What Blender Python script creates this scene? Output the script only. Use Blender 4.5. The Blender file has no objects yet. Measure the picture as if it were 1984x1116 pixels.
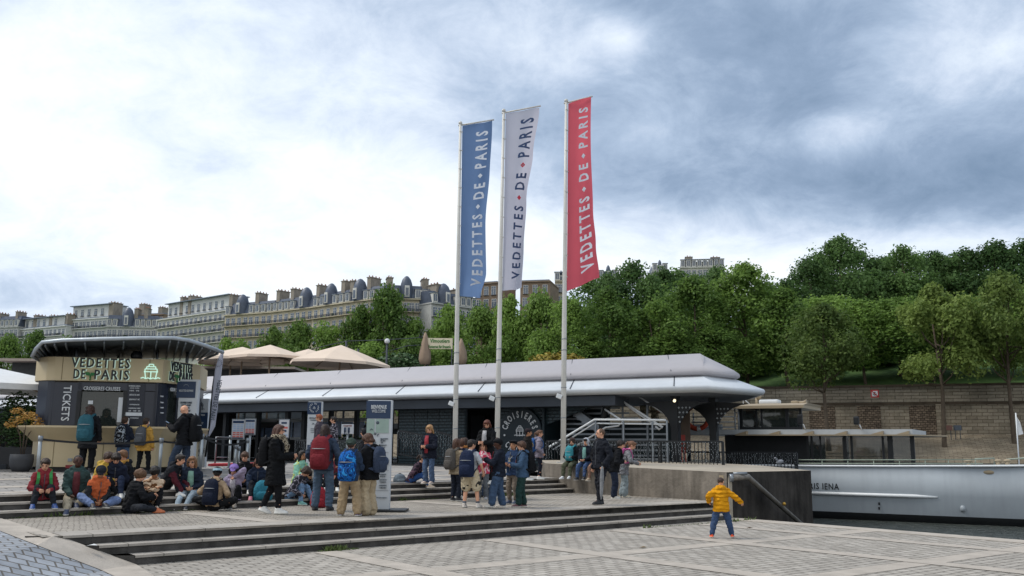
import bpy, bmesh, math, random
from mathutils import Vector, Matrix, noise as mnoise
V = Vector
SC = bpy.context.scene
# ------------------------------------------------------------------ camera, sky, sun, exposure
F, PITCH, ROLL, CAMH = 1800.0, math.atan(310 / 1800), math.radians(.5), 1.66
CAMROT = Matrix.Rotation(math.pi / 2 + PITCH, 3, 'X') @ Matrix.Rotation(ROLL, 3, 'Z')
cd = bpy.data.cameras.new('camera'); cam = bpy.data.objects.new('camera', cd); SC.collection.objects.link(cam)
cam.location = (0, 0, CAMH); cam.rotation_euler = CAMROT.to_euler()
cd.sensor_width = 36; cd.lens = 36 * F / 1984; cd.clip_start = .1; cd.clip_end = 6000
SC.camera = cam
SC.view_settings.view_transform = 'Standard'; SC.view_settings.look = 'None'
SC.view_settings.exposure = 0.25; SC.view_settings.gamma = 1.0
SC.cycles.max_bounces = 6; SC.cycles.transparent_max_bounces = 12; SC.cycles.caustics_reflective = False; SC.cycles.caustics_refractive = False
SUN_EL, SUN_AZ = math.radians(52), math.radians(-82)      # sun high on the left, behind thin cloud
def ray(px, py): return CAMROT @ V(((px - 992) / F, -(py - 558) / F, -1.0))
def G(px, py, z):
    d = ray(px, py); return V((0, 0, CAMH)) + d * ((z - CAMH) / d.z)
def P(px, py, D):
    d = ray(px, py); return V((0, 0, CAMH)) + d * (D / d.y)
def UV(u, v, z=0.0): return V((u * .777 - v * .629, u * .629 + v * .777, z))
def uvof(p): return p.x * .777 + p.y * .629, -p.x * .629 + p.y * .777

world = bpy.data.worlds.new('World'); SC.world = world; world.use_nodes = True
def build_sky():
    nt = world.node_tree; N = nt.nodes; L = nt.links; N.clear()
    def mth(op, a, b=None, c=None, clamp=False):
        n = N.new('ShaderNodeMath'); n.operation = op; n.use_clamp = clamp
        for i, x in enumerate((a, b, c)):
            if x is None: continue
            if isinstance(x, (int, float)): n.inputs[i].default_value = x
            else: L.new(x, n.inputs[i])
        return n.outputs[0]
    tc = N.new('ShaderNodeTexCoord'); sep = N.new('ShaderNodeSeparateXYZ'); L.new(tc.outputs['Generated'], sep.inputs[0])
    x, y, z = sep.outputs
    az = mth('ARCTAN2', x, y); el = mth('ARCSINE', z)
    zz = mth('ADD', mth('MAXIMUM', z, 0.0), .42)
    cmb = N.new('ShaderNodeCombineXYZ'); L.new(mth('DIVIDE', x, zz), cmb.inputs[0]); L.new(mth('DIVIDE', y, zz), cmb.inputs[1])
    def noise(scale, det, rough, dist, off):
        mp = N.new('ShaderNodeMapping'); mp.inputs['Location'].default_value = off; L.new(cmb.outputs[0], mp.inputs[0])
        n = N.new('ShaderNodeTexNoise'); n.inputs['Scale'].default_value = scale; n.inputs['Detail'].default_value = det
        n.inputs['Roughness'].default_value = rough; n.inputs['Distortion'].default_value = dist
        L.new(mp.outputs[0], n.inputs['Vector']); return n.outputs[0]
    n1 = noise(2.6, 10, .6, .25, (3.1, 1.7, 0)); n2 = noise(7.5, 10, .66, .35, (7.3, 2.2, 1)); n3 = noise(1.1, 3, .5, 0, (1.2, 9.4, 2))
    b = mth('MULTIPLY_ADD', n1, .62, .16)
    b = mth('ADD', b, mth('MULTIPLY_ADD', n2, .62, -.31)); b = mth('ADD', b, mth('MULTIPLY_ADD', n3, .3, -.15))
    # broad light and dark cloud banks, by compass direction and elevation
    for px, py, wx, wy, amp in SKY_LOBES:
        d = ray(px, py).normalized(); a0 = math.atan2(d.x, d.y); e0 = math.asin(d.z)
        qa = mth('MULTIPLY', mth('SUBTRACT', az, a0), F / wx); qe = mth('MULTIPLY', mth('SUBTRACT', el, e0), F / wy)
        g = mth('EXPONENT', mth('MULTIPLY', mth('ADD', mth('MULTIPLY', qa, qa), mth('MULTIPLY', qe, qe)), -.7))
        b = mth('MULTIPLY_ADD', g, amp, b)
    # brightness added to unseen cloud overhead and behind the viewer, filling camera-facing surfaces
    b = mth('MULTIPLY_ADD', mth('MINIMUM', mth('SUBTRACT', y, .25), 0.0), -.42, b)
    cr = N.new('ShaderNodeValToRGB'); L.new(b, cr.inputs[0]); e = cr.color_ramp.elements
    e[0].position = .12; e[0].color = (.18, .26, .38, 1); e[1].position = 1.0; e[1].color = (.97, .98, .98, 1)
    for pos, c in ((.32, (.27, .36, .50, 1)), (.47, (.40, .50, .65, 1)), (.60, (.57, .66, .80, 1)), (.74, (.74, .82, .92, 1)), (.87, (.87, .92, .97, 1))):
        q = e.new(pos); q.color = c
    sky = N.new('ShaderNodeTexSky'); sky.sky_type = 'NISHITA'; sky.sun_disc = False
    sky.sun_elevation = SUN_EL; sky.sun_rotation = SUN_AZ; sky.altitude = 50
    b1 = N.new('ShaderNodeBackground'); L.new(sky.outputs[0], b1.inputs[0]); b1.inputs[1].default_value = .1
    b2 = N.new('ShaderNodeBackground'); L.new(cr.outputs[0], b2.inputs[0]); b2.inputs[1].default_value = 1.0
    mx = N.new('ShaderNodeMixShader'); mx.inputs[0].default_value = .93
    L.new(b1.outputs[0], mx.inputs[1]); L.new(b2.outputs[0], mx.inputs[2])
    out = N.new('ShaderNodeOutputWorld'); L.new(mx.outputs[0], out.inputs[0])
SKY_LOBES = [(250, 420, 620, 330, .38), (150, 120, 500, 130, .28), (950, 90, 260, 100, .06), (1195, 70, 60, 40, .3), (1100, 120, 60, 40, .12),
             (1350, 455, 230, 60, .3), (1450, 530, 420, 40, .3), (1640, 260, 70, 50, .2), (1950, 60, 120, 90, .12), (700, 480, 260, 130, .16), (900, 420, 100, 90, .08),
             (1700, 390, 330, 75, -.18), (960, 250, 150, 60, -.14), (1480, 90, 260, 80, -.16), (1200, 360, 130, 50, -.16), (1450, 320, 300, 70, -.12), (1750, 230, 260, 90, -.1), (410, 315, 110, 40, -.2),
             (480, 200, 160, 60, -.14), (60, 560, 140, 40, -.25), (250, 230, 130, 40, -.13), (1900, 330, 200, 60, -.1), (1540, 200, 200, 50, -.1), (1800, 140, 110, 50, .08), (1820, 468, 260, 24, .2), (1900, 70, 150, 70, .08), (700, 250, 120, 50, -.12), (620, 90, 120, 40, -.08), (560, 400, 120, 30, -.1)]
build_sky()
sl = bpy.data.lights.new('sun', 'SUN'); sl.energy = 2.3; sl.angle = math.radians(22); sl.color = (1, .95, .87)
so = bpy.data.objects.new('sun', sl); SC.collection.objects.link(so)
sd = V((math.sin(SUN_AZ) * math.cos(SUN_EL), math.cos(SUN_AZ) * math.cos(SUN_EL), math.sin(SUN_EL)))
so.rotation_euler = (-sd).to_track_quat('-Z', 'Y').to_euler()

# ------------------------------------------------------------------ materials
def hx(h):
    h = h.lstrip('#'); c = [int(h[i:i + 2], 16) / 255 for i in (0, 2, 4)]
    return tuple(x / 12.92 if x <= .04045 else ((x + .055) / 1.055) ** 2.4 for x in c) + (1,)
MATS = {}
def mat(name, col, rough=.6, metal=0., var=.12, vscale=6., bump=0., bscale=40., spec=.4, emit=None, estr=1., trans=0., alpha=1., stain=0., streak=0.):
    """principled material with a little procedural tonal variation, grain and optional vertical dirt streaks"""
    if name in MATS: return MATS[name]
    m = bpy.data.materials.new(name); m.use_nodes = True; MATS[name] = m
    nt = m.node_tree; N, L = nt.nodes, nt.links; bs = N['Principled BSDF']
    c = hx(col) if isinstance(col, str) else tuple(col) + (1,)
    m.diffuse_color = c
    bs.inputs['Roughness'].default_value = rough; bs.inputs['Metallic'].default_value = metal; bs.inputs['Specular IOR Level'].default_value = spec
    if trans: bs.inputs['Transmission Weight'].default_value = trans
    if alpha < 1: bs.inputs['Alpha'].default_value = alpha
    tc = N.new('ShaderNodeTexCoord')
    if var:
        n = N.new('ShaderNodeTexNoise'); n.inputs['Scale'].default_value = vscale; n.inputs['Detail'].default_value = 6; n.inputs['Roughness'].default_value = .6
        L.new(tc.outputs['Object'], n.inputs['Vector'])
        r = N.new('ShaderNodeMapRange'); r.inputs[1].default_value = .3; r.inputs[2].default_value = .7
        r.inputs[3].default_value = 1 - var; r.inputs[4].default_value = 1 + var; L.new(n.outputs[0], r.inputs[0])
        mx = N.new('ShaderNodeVectorMath'); mx.operation = 'SCALE'; mx.inputs[0].default_value = c[:3]; L.new(r.outputs[0], mx.inputs['Scale'])
        last = mx.outputs[0]
        if streak:
            mp = N.new('ShaderNodeMapping'); mp.inputs['Scale'].default_value = (2.2, 2.2, .34); L.new(tc.outputs['Object'], mp.inputs[0])
            n2 = N.new('ShaderNodeTexNoise'); n2.inputs['Scale'].default_value = 2.2; n2.inputs['Detail'].default_value = 7; L.new(mp.outputs[0], n2.inputs['Vector'])
            r2 = N.new('ShaderNodeMapRange'); r2.inputs[1].default_value = .42; r2.inputs[2].default_value = .68; r2.inputs[3].default_value = 1; r2.inputs[4].default_value = 1 - streak
            L.new(n2.outputs[0], r2.inputs[0]); m2 = N.new('ShaderNodeVectorMath'); m2.operation = 'SCALE'; L.new(last, m2.inputs[0]); L.new(r2.outputs[0], m2.inputs['Scale']); last = m2.outputs[0]
        L.new(last, bs.inputs['Base Color'])
    else: bs.inputs['Base Color'].default_value = c
    if bump:
        n = N.new('ShaderNodeTexNoise'); n.inputs['Scale'].default_value = bscale; n.inputs['Detail'].default_value = 5; L.new(tc.outputs['Object'], n.inputs['Vector'])
        b = N.new('ShaderNodeBump'); b.inputs['Strength'].default_value = bump; b.inputs['Distance'].default_value = .03; L.new(n.outputs[0], b.inputs['Height']); L.new(b.outputs[0], bs.inputs['Normal'])
    if emit:
        bs.inputs['Emission Color'].default_value = hx(emit); bs.inputs['Emission Strength'].default_value = estr
    return m
def cloth(col, name=None, bscale=22):
    if name is None or name.startswith('pack_#'):      # worn fabric: a touch duller than the swatch
        c = hx(col); g = .3 * c[0] + .59 * c[1] + .11 * c[2]; c3 = tuple((x * .85 + g * .15) * .78 for x in c[:3])
        return mat(name or 'cloth_' + col, c3, .85, var=.2, vscale=9, bump=.6, bscale=bscale, spec=.15)
    return mat(name or 'cloth_' + col, col, .85, var=.16, vscale=9, bump=.55, bscale=bscale, spec=.15)
def brickmat(name, c1, c2, mortar, bw, rh, ms, rot=0., vert=None, rough=.8, offset=.5, wob=.02, bumpd=.02, dirt=.25, bias=0., vs=.6):
    """courses of stone; vert=(direction vector) lays them on a vertical wall running that way"""
    if name in MATS: return MATS[name]
    m = bpy.data.materials.new(name); m.use_nodes = True; MATS[name] = m
    nt = m.node_tree; N, L = nt.nodes, nt.links; bs = N['Principled BSDF']; bs.inputs['Roughness'].default_value = rough; bs.inputs['Specular IOR Level'].default_value = .25
    tc = N.new('ShaderNodeTexCoord'); src = tc.outputs['Object']
    if vert is not None:
        dt = N.new('ShaderNodeVectorMath'); dt.operation = 'DOT_PRODUCT'; L.new(src, dt.inputs[0]); dt.inputs[1].default_value = (vert[0], vert[1], 0)
        sp = N.new('ShaderNodeSeparateXYZ'); L.new(src, sp.inputs[0]); cb = N.new('ShaderNodeCombineXYZ'); L.new(dt.outputs['Value'], cb.inputs[0]); L.new(sp.outputs[2], cb.inputs[1]); src = cb.outputs[0]
    mp = N.new('ShaderNodeMapping'); mp.inputs['Rotation'].default_value = (0, 0, rot); L.new(src, mp.inputs[0])
    nz = N.new('ShaderNodeTexNoise'); nz.inputs['Scale'].default_value = 1.1 / max(bw, .01) * .35; nz.inputs['Detail'].default_value = 3; L.new(mp.outputs[0], nz.inputs['Vector'])
    ad = N.new('ShaderNodeVectorMath'); ad.operation = 'MULTIPLY_ADD'; L.new(nz.outputs['Color'], ad.inputs[0]); ad.inputs[1].default_value = (wob * 2,) * 3; L.new(mp.outputs[0], ad.inputs[2])
    b = N.new('ShaderNodeTexBrick'); L.new(ad.outputs[0], b.inputs['Vector']); b.offset = offset
    b.inputs['Color1'].default_value = hx(c1); b.inputs['Color2'].default_value = hx(c2); b.inputs['Mortar'].default_value = hx(mortar)
    b.inputs['Scale'].default_value = 1; b.inputs['Mortar Size'].default_value = ms; b.inputs['Mortar Smooth'].default_value = .3; b.inputs['Bias'].default_value = bias
    b.inputs['Brick Width'].default_value = bw; b.inputs['Row Height'].default_value = rh
    n2 = N.new('ShaderNodeTexNoise'); n2.inputs['Scale'].default_value = vs; n2.inputs['Detail'].default_value = 8; n2.inputs['Roughness'].default_value = .62; L.new(tc.outputs['Object'], n2.inputs['Vector'])
    r = N.new('ShaderNodeMapRange'); r.inputs[1].default_value = .32; r.inputs[2].default_value = .68; r.inputs[3].default_value = 1 - dirt; r.inputs[4].default_value = 1 + dirt * .5; L.new(n2.outputs[0], r.inputs[0])
    n3 = N.new('ShaderNodeTexNoise'); n3.inputs['Scale'].default_value = 9 * max(.25, vs); n3.inputs['Detail'].default_value = 6; L.new(tc.outputs['Object'], n3.inputs['Vector'])
    r3 = N.new('ShaderNodeMapRange'); r3.inputs[1].default_value = .3; r3.inputs[2].default_value = .7; r3.inputs[3].default_value = .85; r3.inputs[4].default_value = 1.12; L.new(n3.outputs[0], r3.inputs[0])
    mm = N.new('ShaderNodeMath'); mm.operation = 'MULTIPLY'; L.new(r.outputs[0], mm.inputs[0]); L.new(r3.outputs[0], mm.inputs[1])
    sc = N.new('ShaderNodeVectorMath'); sc.operation = 'SCALE'; L.new(b.outputs['Color'], sc.inputs[0]); L.new(mm.outputs[0], sc.inputs['Scale']); L.new(sc.outputs[0], bs.inputs['Base Color'])
    vo = N.new('ShaderNodeTexVoronoi'); vo.inputs['Scale'].default_value = 1.6; L.new(tc.outputs['Object'], vo.inputs['Vector'])
    rv = N.new('ShaderNodeMapRange'); rv.inputs[1].default_value = .035; rv.inputs[2].default_value = .06; rv.inputs[3].default_value = .62; rv.inputs[4].default_value = 1; L.new(vo.outputs['Distance'], rv.inputs[0])
    m5 = N.new('ShaderNodeMath'); m5.operation = 'MULTIPLY'; L.new(mm.outputs[0], m5.inputs[0]); L.new(rv.outputs[0], m5.inputs[1]); L.new(m5.outputs[0], sc.inputs['Scale'])
    h = N.new('ShaderNodeMath'); h.operation = 'MULTIPLY_ADD'; L.new(b.outputs['Fac'], h.inputs[0]); h.inputs[1].default_value = -1; L.new(n3.outputs[0], h.inputs[2])
    bp = N.new('ShaderNodeBump'); bp.inputs['Strength'].default_value = .7; bp.inputs['Distance'].default_value = bumpd; L.new(h.outputs[0], bp.inputs['Height']); L.new(bp.outputs[0], bs.inputs['Normal'])
    return m

# ------------------------------------------------------------------ object helpers
COL = SC.collection
def tag(o, label=None, cat=None, group=None, kind=None):
    if label: o['label'] = label
    if cat: o['category'] = cat
    if group: o['group'] = group
    if kind: o['kind'] = kind
    return o
def thing(name, label, cat, loc=(0, 0, 0), rz=0., group=None):
    o = bpy.data.objects.new(name, None); o.empty_display_size = .2; COL.objects.link(o); o.location = loc; o.rotation_euler = (0, 0, rz)
    return tag(o, label, cat, group)
def obj(name, bm, mats, parent=None, smooth=False, loc=None, auto=None):
    me = bpy.data.meshes.new(name)
    if not isinstance(bm, bpy.types.Mesh):
        if auto is not None:
            for e in bm.edges:
                e.smooth = not (len(e.link_faces) == 2 and e.calc_face_angle(0) > auto)
            smooth = True
        bmesh.ops.recalc_face_normals(bm, faces=bm.faces) if bm.faces else None
        bm.normal_update()
        if bm.faces and all(abs(f.normal.z) > .9 for f in bm.faces) and sum(f.normal.z for f in bm.faces) < 0: bmesh.ops.reverse_faces(bm, faces=bm.faces)
        elif name in ('plaza', 'paving_bands', 'ramp', 'ramp_kerb', 'upper_bands', 'middle_terrace', 'terrace_bands', 'upper_terrace', 'water'): bmesh.ops.reverse_faces(bm, faces=[f for f in bm.faces if f.normal.z < 0])
        if smooth:
            for f in bm.faces: f.smooth = True
        bm.to_mesh(me); bm.free()
    else: me = bm
    for m in (mats if isinstance(mats, (list, tuple)) else [mats]): me.materials.append(m)
    o = bpy.data.objects.new(name, me); COL.objects.link(o)
    if parent is not None: o.parent = parent
    if loc is not None: o.location = loc
    return o
def struct(name, bm, mats, **k):
    o = obj(name, bm, mats, **k); o['kind'] = 'structure'; return o
def dup(o, parent=None):
    c = o.copy(); COL.objects.link(c)
    if parent is not None: c.parent = parent
    for ch in o.children: dup(ch, c)
    return c
def BM(): return bmesh.new()
def face(bm, pts, mi=0):
    try:
        f = bm.faces.new([bm.verts.new(p) for p in pts]); f.material_index = mi; return f
    except ValueError: return None
def box(bm, c, s, mi=0, rot=None, bev=0.):
    """box centred on c with full sizes s"""
    m = Matrix.Translation(V(c)) @ (rot.to_4x4() if rot is not None else Matrix()) @ Matrix.Diagonal((*s, 1))
    r = bmesh.ops.create_cube(bm, size=1, matrix=m); fs = {f for v in r['verts'] for f in v.link_faces}
    for f in fs: f.material_index = mi
    if bev:
        es = {e for f in fs for e in f.edges}
        q = bmesh.ops.bevel(bm, geom=list(es), offset=bev, segments=2, profile=.6, affect='EDGES')
        for f in q['faces']: f.material_index = mi
    return fs
def bar(bm, a, b, w, h=None, mi=0, up=(0, 0, 1)):
    """rectangular bar from a to b, width w, height h"""
    a, b = V(a), V(b); d = b - a; h = h or w
    if d.length < 1e-6: return
    z = d.normalized(); x = z.cross(V(up))
    if x.length < 1e-4: x = z.cross(V((0, 1, 0)))
    x.normalize(); y = x.cross(z)
    R = Matrix((x, z, y)).transposed()
    return box(bm, (a + b) / 2, (w, d.length, h), mi, R)
def frame(d):
    z = d.normalized(); t = V((0, 0, 1)) if abs(z.z) < .9 else V((1, 0, 0)); x = z.cross(t).normalized(); return x, x.cross(z), z
def tube(bm, pts, r, n=8, mi=0, cap=True):
    pts = [V(p) for p in pts]; rs = r if isinstance(r, (list, tuple)) else [r] * len(pts); rings = []
    px = None
    for i, p in enumerate(pts):
        d = (pts[min(i + 1, len(pts) - 1)] - pts[max(i - 1, 0)]); x, y, z = frame(d if d.length > 1e-7 else V((0, 0, 1)))
        if px is not None:
            q = px - z * px.dot(z)
            if q.length > 1e-5: x = q.normalized(); y = x.cross(z)
        px = x
        rings.append([bm.verts.new(p + (x * math.cos(2 * math.pi * k / n) + y * math.sin(2 * math.pi * k / n)) * rs[i]) for k in range(n)])
    for a, b in zip(rings, rings[1:]):
        for k in range(n):
            f = bm.faces.new((a[k], a[(k + 1) % n], b[(k + 1) % n], b[k])); f.material_index = mi; f.smooth = True
    if cap:
        bm.faces.new(rings[0][::-1]).material_index = mi; bm.faces.new(rings[-1]).material_index = mi
    return rings
def loft(bm, rings, mi=0, cap=True, closed=True):
    rs = [[bm.verts.new(p) for p in r] for r in rings]; n = len(rs[0])
    for a, b in zip(rs, rs[1:]):
        for k in range(n if closed else n - 1):
            try: bm.faces.new((a[k], a[(k + 1) % n], b[(k + 1) % n], b[k])).material_index = mi
            except ValueError: pass
    if cap and closed:
        for q in (rs[0][::-1], rs[-1]):
            try: bm.faces.new(q).material_index = mi
            except ValueError: pass
    return rs
def prism(bm, poly, z0, z1, mi=0, top=None):
    """vertical prism over plan polygon; z0/z1 numbers or functions of (x,y)"""
    f0 = z0 if callable(z0) else (lambda x, y: z0); f1 = z1 if callable(z1) else (lambda x, y: z1)
    a = [bm.verts.new((p[0], p[1], f0(p[0], p[1]))) for p in poly]; b = [bm.verts.new((p[0], p[1], f1(p[0], p[1]))) for p in poly]
    n = len(poly)
    for k in range(n): bm.faces.new((a[k], a[(k + 1) % n], b[(k + 1) % n], b[k])).material_index = mi
    bm.faces.new(b).material_index = mi if top is None else top; bm.faces.new(a[::-1]).material_index = mi
def ell(bm, c, r, rot=None, mi=0, sub=2):
    m = Matrix.Translation(V(c)) @ (rot.to_4x4() if rot is not None else Matrix()) @ Matrix.Diagonal((*r, 1))
    q = bmesh.ops.create_icosphere(bm, subdivisions=sub, radius=1, matrix=m)
    for f in {f for v in q['verts'] for f in v.link_faces}: f.material_index = mi; f.smooth = True
def text_bm(s, size=1., sx=1., bold=0., depth=.02, space=1., align='CENTER'):
    """lettering in the XZ plane facing -Y, centred on the origin, cap height ~size"""
    c = bpy.data.curves.new('txt', 'FONT'); c.body = s; c.size = size / .73; c.extrude = depth / 2; c.offset = bold * size; c.align_x = align; c.align_y = 'CENTER'
    c.space_character = space; c.resolution_u = 2
    o = bpy.data.objects.new('txt', c); me = o.to_mesh(); bm = BM(); bm.from_mesh(me); o.to_mesh_clear(); bpy.data.objects.remove(o); bpy.data.curves.remove(c)
    bmesh.ops.remove_doubles(bm, verts=bm.verts, dist=size * .003)
    if bm.verts:
        zs = [v.co.y for v in bm.verts]; mid = (min(zs) + max(zs)) / 2; xs = [v.co.x for v in bm.verts]; mx = (min(xs) + max(xs)) / 2 if align == 'CENTER' else 0
        for v in bm.verts: v.co = V(((v.co.x - mx) * sx, -v.co.z, v.co.y - mid))
    return bm
def merge(bm, src, M=None, mi=None):
    me = bpy.data.meshes.new('tmp'); src.to_mesh(me); src.free()
    n = len(bm.faces); bm.from_mesh(me); bm.verts.ensure_lookup_table(); bm.faces.ensure_lookup_table()
    fs = bm.faces[n:]
    if M is not None:
        vs = {v for f in fs for v in f.verts}
        for v in vs: v.co = M @ v.co
    if mi is not None:
        for f in fs: f.material_index = mi
    bpy.data.meshes.remove(me)
def facing(origin, right, up=(0, 0, 1)):
    """matrix that carries the XZ plane (facing -Y) onto a plane with the given right and up axes"""
    r = V(right).normalized(); u = V(up).normalized(); b = u.cross(r) ; return Matrix.Translation(V(origin)) @ Matrix((r, b, u)).transposed().to_4x4()
RND = random.Random(7)
# ------------------------------------------------------------------ ground: two terraces with steps, a ramp, the quay, water
L1, L2E = .4, .77
def L2(x, y):
    u, v = -0, -x * .629 + y * .777
    return .77 + .024 * min(max(v - 19.5, 0), 8.0)
def upv(u): return 18.05 + (u - 3.5) * .148          # foot line of the upper flight
ang = -math.atan2(.629, .777)
m_cob = brickmat('cobble_lower', '#aaa49b', '#989289', '#6b655e', .27, .16, .016, rot=ang, wob=.05, dirt=.16, bumpd=.012)
m_cob1 = brickmat('cobble_middle', '#a49d92', '#928b82', '#6c655c', .17, .12, .011, rot=ang + .25, wob=.04, dirt=.2, bumpd=.01)
m_cob2 = brickmat('paving_upper', '#a5a19c', '#8b8783', '#5f5b57', .62, .3, .02, rot=ang, wob=.02, dirt=.22)
m_slate = brickmat('slate_setts', '#9b9fa5', '#898e95', '#625e59', .24, .17, .014, rot=ang + .02, wob=.02, dirt=.18)
m_stone = mat('light_stone', '#a69e94', .8, var=.16, vscale=2.5, bump=.3, bscale=30, spec=.2)
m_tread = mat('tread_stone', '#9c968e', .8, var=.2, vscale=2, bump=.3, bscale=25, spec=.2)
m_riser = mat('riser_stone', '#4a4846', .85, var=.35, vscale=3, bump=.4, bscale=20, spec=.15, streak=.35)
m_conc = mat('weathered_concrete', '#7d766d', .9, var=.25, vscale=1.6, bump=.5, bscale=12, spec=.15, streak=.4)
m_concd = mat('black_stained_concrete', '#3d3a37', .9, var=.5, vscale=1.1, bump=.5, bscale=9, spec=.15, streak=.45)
# lower plaza and terraces; each a sheet laid to the edges of the next
bm = BM(); face(bm, [UV(*q) for q in ((-12, -30, 0), (19.1, -30, 0), (19.1, 15.0, 0), (19.1, 16.0, 0), (-12, 16, 0))]); struct('plaza', bm, m_cob)
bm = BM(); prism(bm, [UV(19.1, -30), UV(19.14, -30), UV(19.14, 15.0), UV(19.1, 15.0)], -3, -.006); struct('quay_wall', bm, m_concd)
bm = BM()
prism(bm, [UV(18.55, -30), UV(19.16, -30), UV(19.16, 15.0), UV(18.55, 15.0)], .003, .012); struct('quay_edge_stone', bm, m_stone)
def bandu(v, u0, u1, w=.42, z=.004): return [UV(u0, v - w / 2, z), UV(u1, v - w / 2, z), UV(u1, v + w / 2, z), UV(u0, v + w / 2, z)]
def bandv(u, v0, v1, w=.42, z=.008): return [UV(u - w / 2, v0, z), UV(u + w / 2, v0, z), UV(u + w / 2, v1, z), UV(u - w / 2, v1, z)]
bm = BM()
for v, u0, u1 in ((10.95, 4.9, 18.55), (7.4, 6, 18.55), (3.8, 6, 18.55)): face(bm, bandu(v, u0, u1))
for u, v1 in ((7.35, 13.75), (10.75, 13.85), (14.1, 13.95), (16.95, 14.0)): face(bm, bandv(u, 0, v1))
struct('paving_bands', bm, m_stone)
# flights of steps: risers dark, treads pale, noses slightly proud
def flight(name, left, right, dirback, zs, tread, shift=0.):
    bm = BM(); n = len(zs) - 1; a, b = V(left), V(right); d = V(dirback); sh = (b - a).normalized() * shift
    for i in range(n):
        a0, b0 = a + d * tread * i + sh * i, b + d * tread * i; z0, z1 = zs[i], zs[i + 1]
        face(bm, [(*a0.xy, z0), (*b0.xy, z0), (*b0.xy, z1 - .035), (*a0.xy, z1 - .035)], 1)
        an, bn = a0 - d * .025, b0 - d * .025
        face(bm, [(*a0.xy, z1 - .035), (*b0.xy, z1 - .035), (*bn.xy, z1 - .035), (*an.xy, z1 - .035)], 1)
        face(bm, [(*an.xy, z1 - .035), (*bn.xy, z1 - .035), (*bn.xy, z1), (*an.xy, z1)], 2)
        back = tread if i < n - 1 else .62
        face(bm, [(*an.xy, z1), (*bn.xy, z1), *[((q + d * back).x, (q + d * back).y, z1) for q in (b0, a0)]], 0)
        for e0, e1, sg in ((a0, a0 + d * tread + sh, 1), (b0, b0 + d * (back + .2), 1)): face(bm, [(*e0.xy, z0 - .14), (*e0.xy, z1 - .003), (*e1.xy, z1 - .003), (*e1.xy, z0 - .14)], 1)
        Lg = (bn - an).length; rr = random.Random(i); x = .4
        while x < Lg - .3:      # joints between the long step stones
            p0 = an + (bn - an) * (x / Lg); w = (bn - an).normalized() * .009; q0 = p0 - d * .003; q1 = p0 + d * min(back, tread) 
            face(bm, [(*q0.xy, z1 + .002), (*(q0 + w).xy, z1 + .002), (*(q1 + w).xy, z1 + .002), (*q1.xy, z1 + .002)], 1); face(bm, [(*q0.xy, z0), (*(q0 + w).xy, z0), (*(q0 + w).xy, z1 + .002), (*q0.xy, z1 + .002)], 1); x += rr.uniform(1.0, 1.7)
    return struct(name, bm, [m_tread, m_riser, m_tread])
lo_l, lo_r = UV(4.4, 13.79), UV(18.7, 14.6); dlo = UV(0, 1)
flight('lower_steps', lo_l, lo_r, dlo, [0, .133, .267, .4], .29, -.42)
up_l, up_r = UV(-8, upv(-8)), UV(19.3, upv(19.3)); dup_ = UV(-.146, .989)
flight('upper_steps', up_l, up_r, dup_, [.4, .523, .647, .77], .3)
bm = BM(); face(bm, [UV(3.3, 14.3, .396), UV(19.0, 14.9, .396), UV(19.0, 21, .396), UV(-8, 17.5, .396), UV(-8, 17.3, .396), UV(3.3, 17.3, .396)]); struct('middle_terrace', bm, m_cob1)
bm = BM()
for uc, v0, v1 in ((6.9, 15.0, 17.9), (12.6, 15.1, 19.0)): face(bm, [UV(uc, v0, .402), UV(uc + .4, v0, .402), UV(uc - .5 + .4, v1, .402), UV(uc - .5, v1, .402)])
for uc, v0, v1 in ((14.6, 16.6, 19.1),): face(bm, [UV(uc, v1, .402), UV(uc + .3, v1 + .05, .402), UV(18.8, 15.6, .402), UV(18.4, 15.4, .402)])
struct('terrace_bands', bm, m_stone)
bm = BM()   # upper terrace: gentle fall towards the steps
gu = [-20, -8, 0, 6, 12, 18.7, 24]; gv = [0, .9, 3, 5, 8, 12, 20, 34]
vs = {}
for i, u in enumerate(gu):
    for j, dv in enumerate(gv):
        p = UV(u, upv(u) + dv + .58); vs[i, j] = bm.verts.new((p.x, p.y, L2(p.x, p.y) - .004))
for i in range(len(gu) - 1):
    for j in range(len(gv) - 1):
        if gu[i] >= 18 and gv[j] < 3: continue
        bm.faces.new((vs[i, j], vs[i + 1, j], vs[i + 1, j + 1], vs[i, j + 1]))
struct('upper_terrace', bm, m_cob2, smooth=True)
bm = BM()
for dv in (1.1, 2.7, 5.2):
    a, b = UV(-9, upv(-9) + dv), UV(18.2, upv(18.2) + dv); c, d = UV(18.2, upv(18.2) + dv + .5), UV(-9, upv(-9) + dv + .5)
    q = [a.lerp(b, k / 12) for k in range(13)]; r = [d.lerp(c, k / 12) for k in range(13)]
    for k in range(12): face(bm, [(p.x, p.y, L2(p.x, p.y) + .003) for p in (q[k], q[k + 1], r[k + 1], r[k])])
struct('upper_bands', bm, m_stone)
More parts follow.
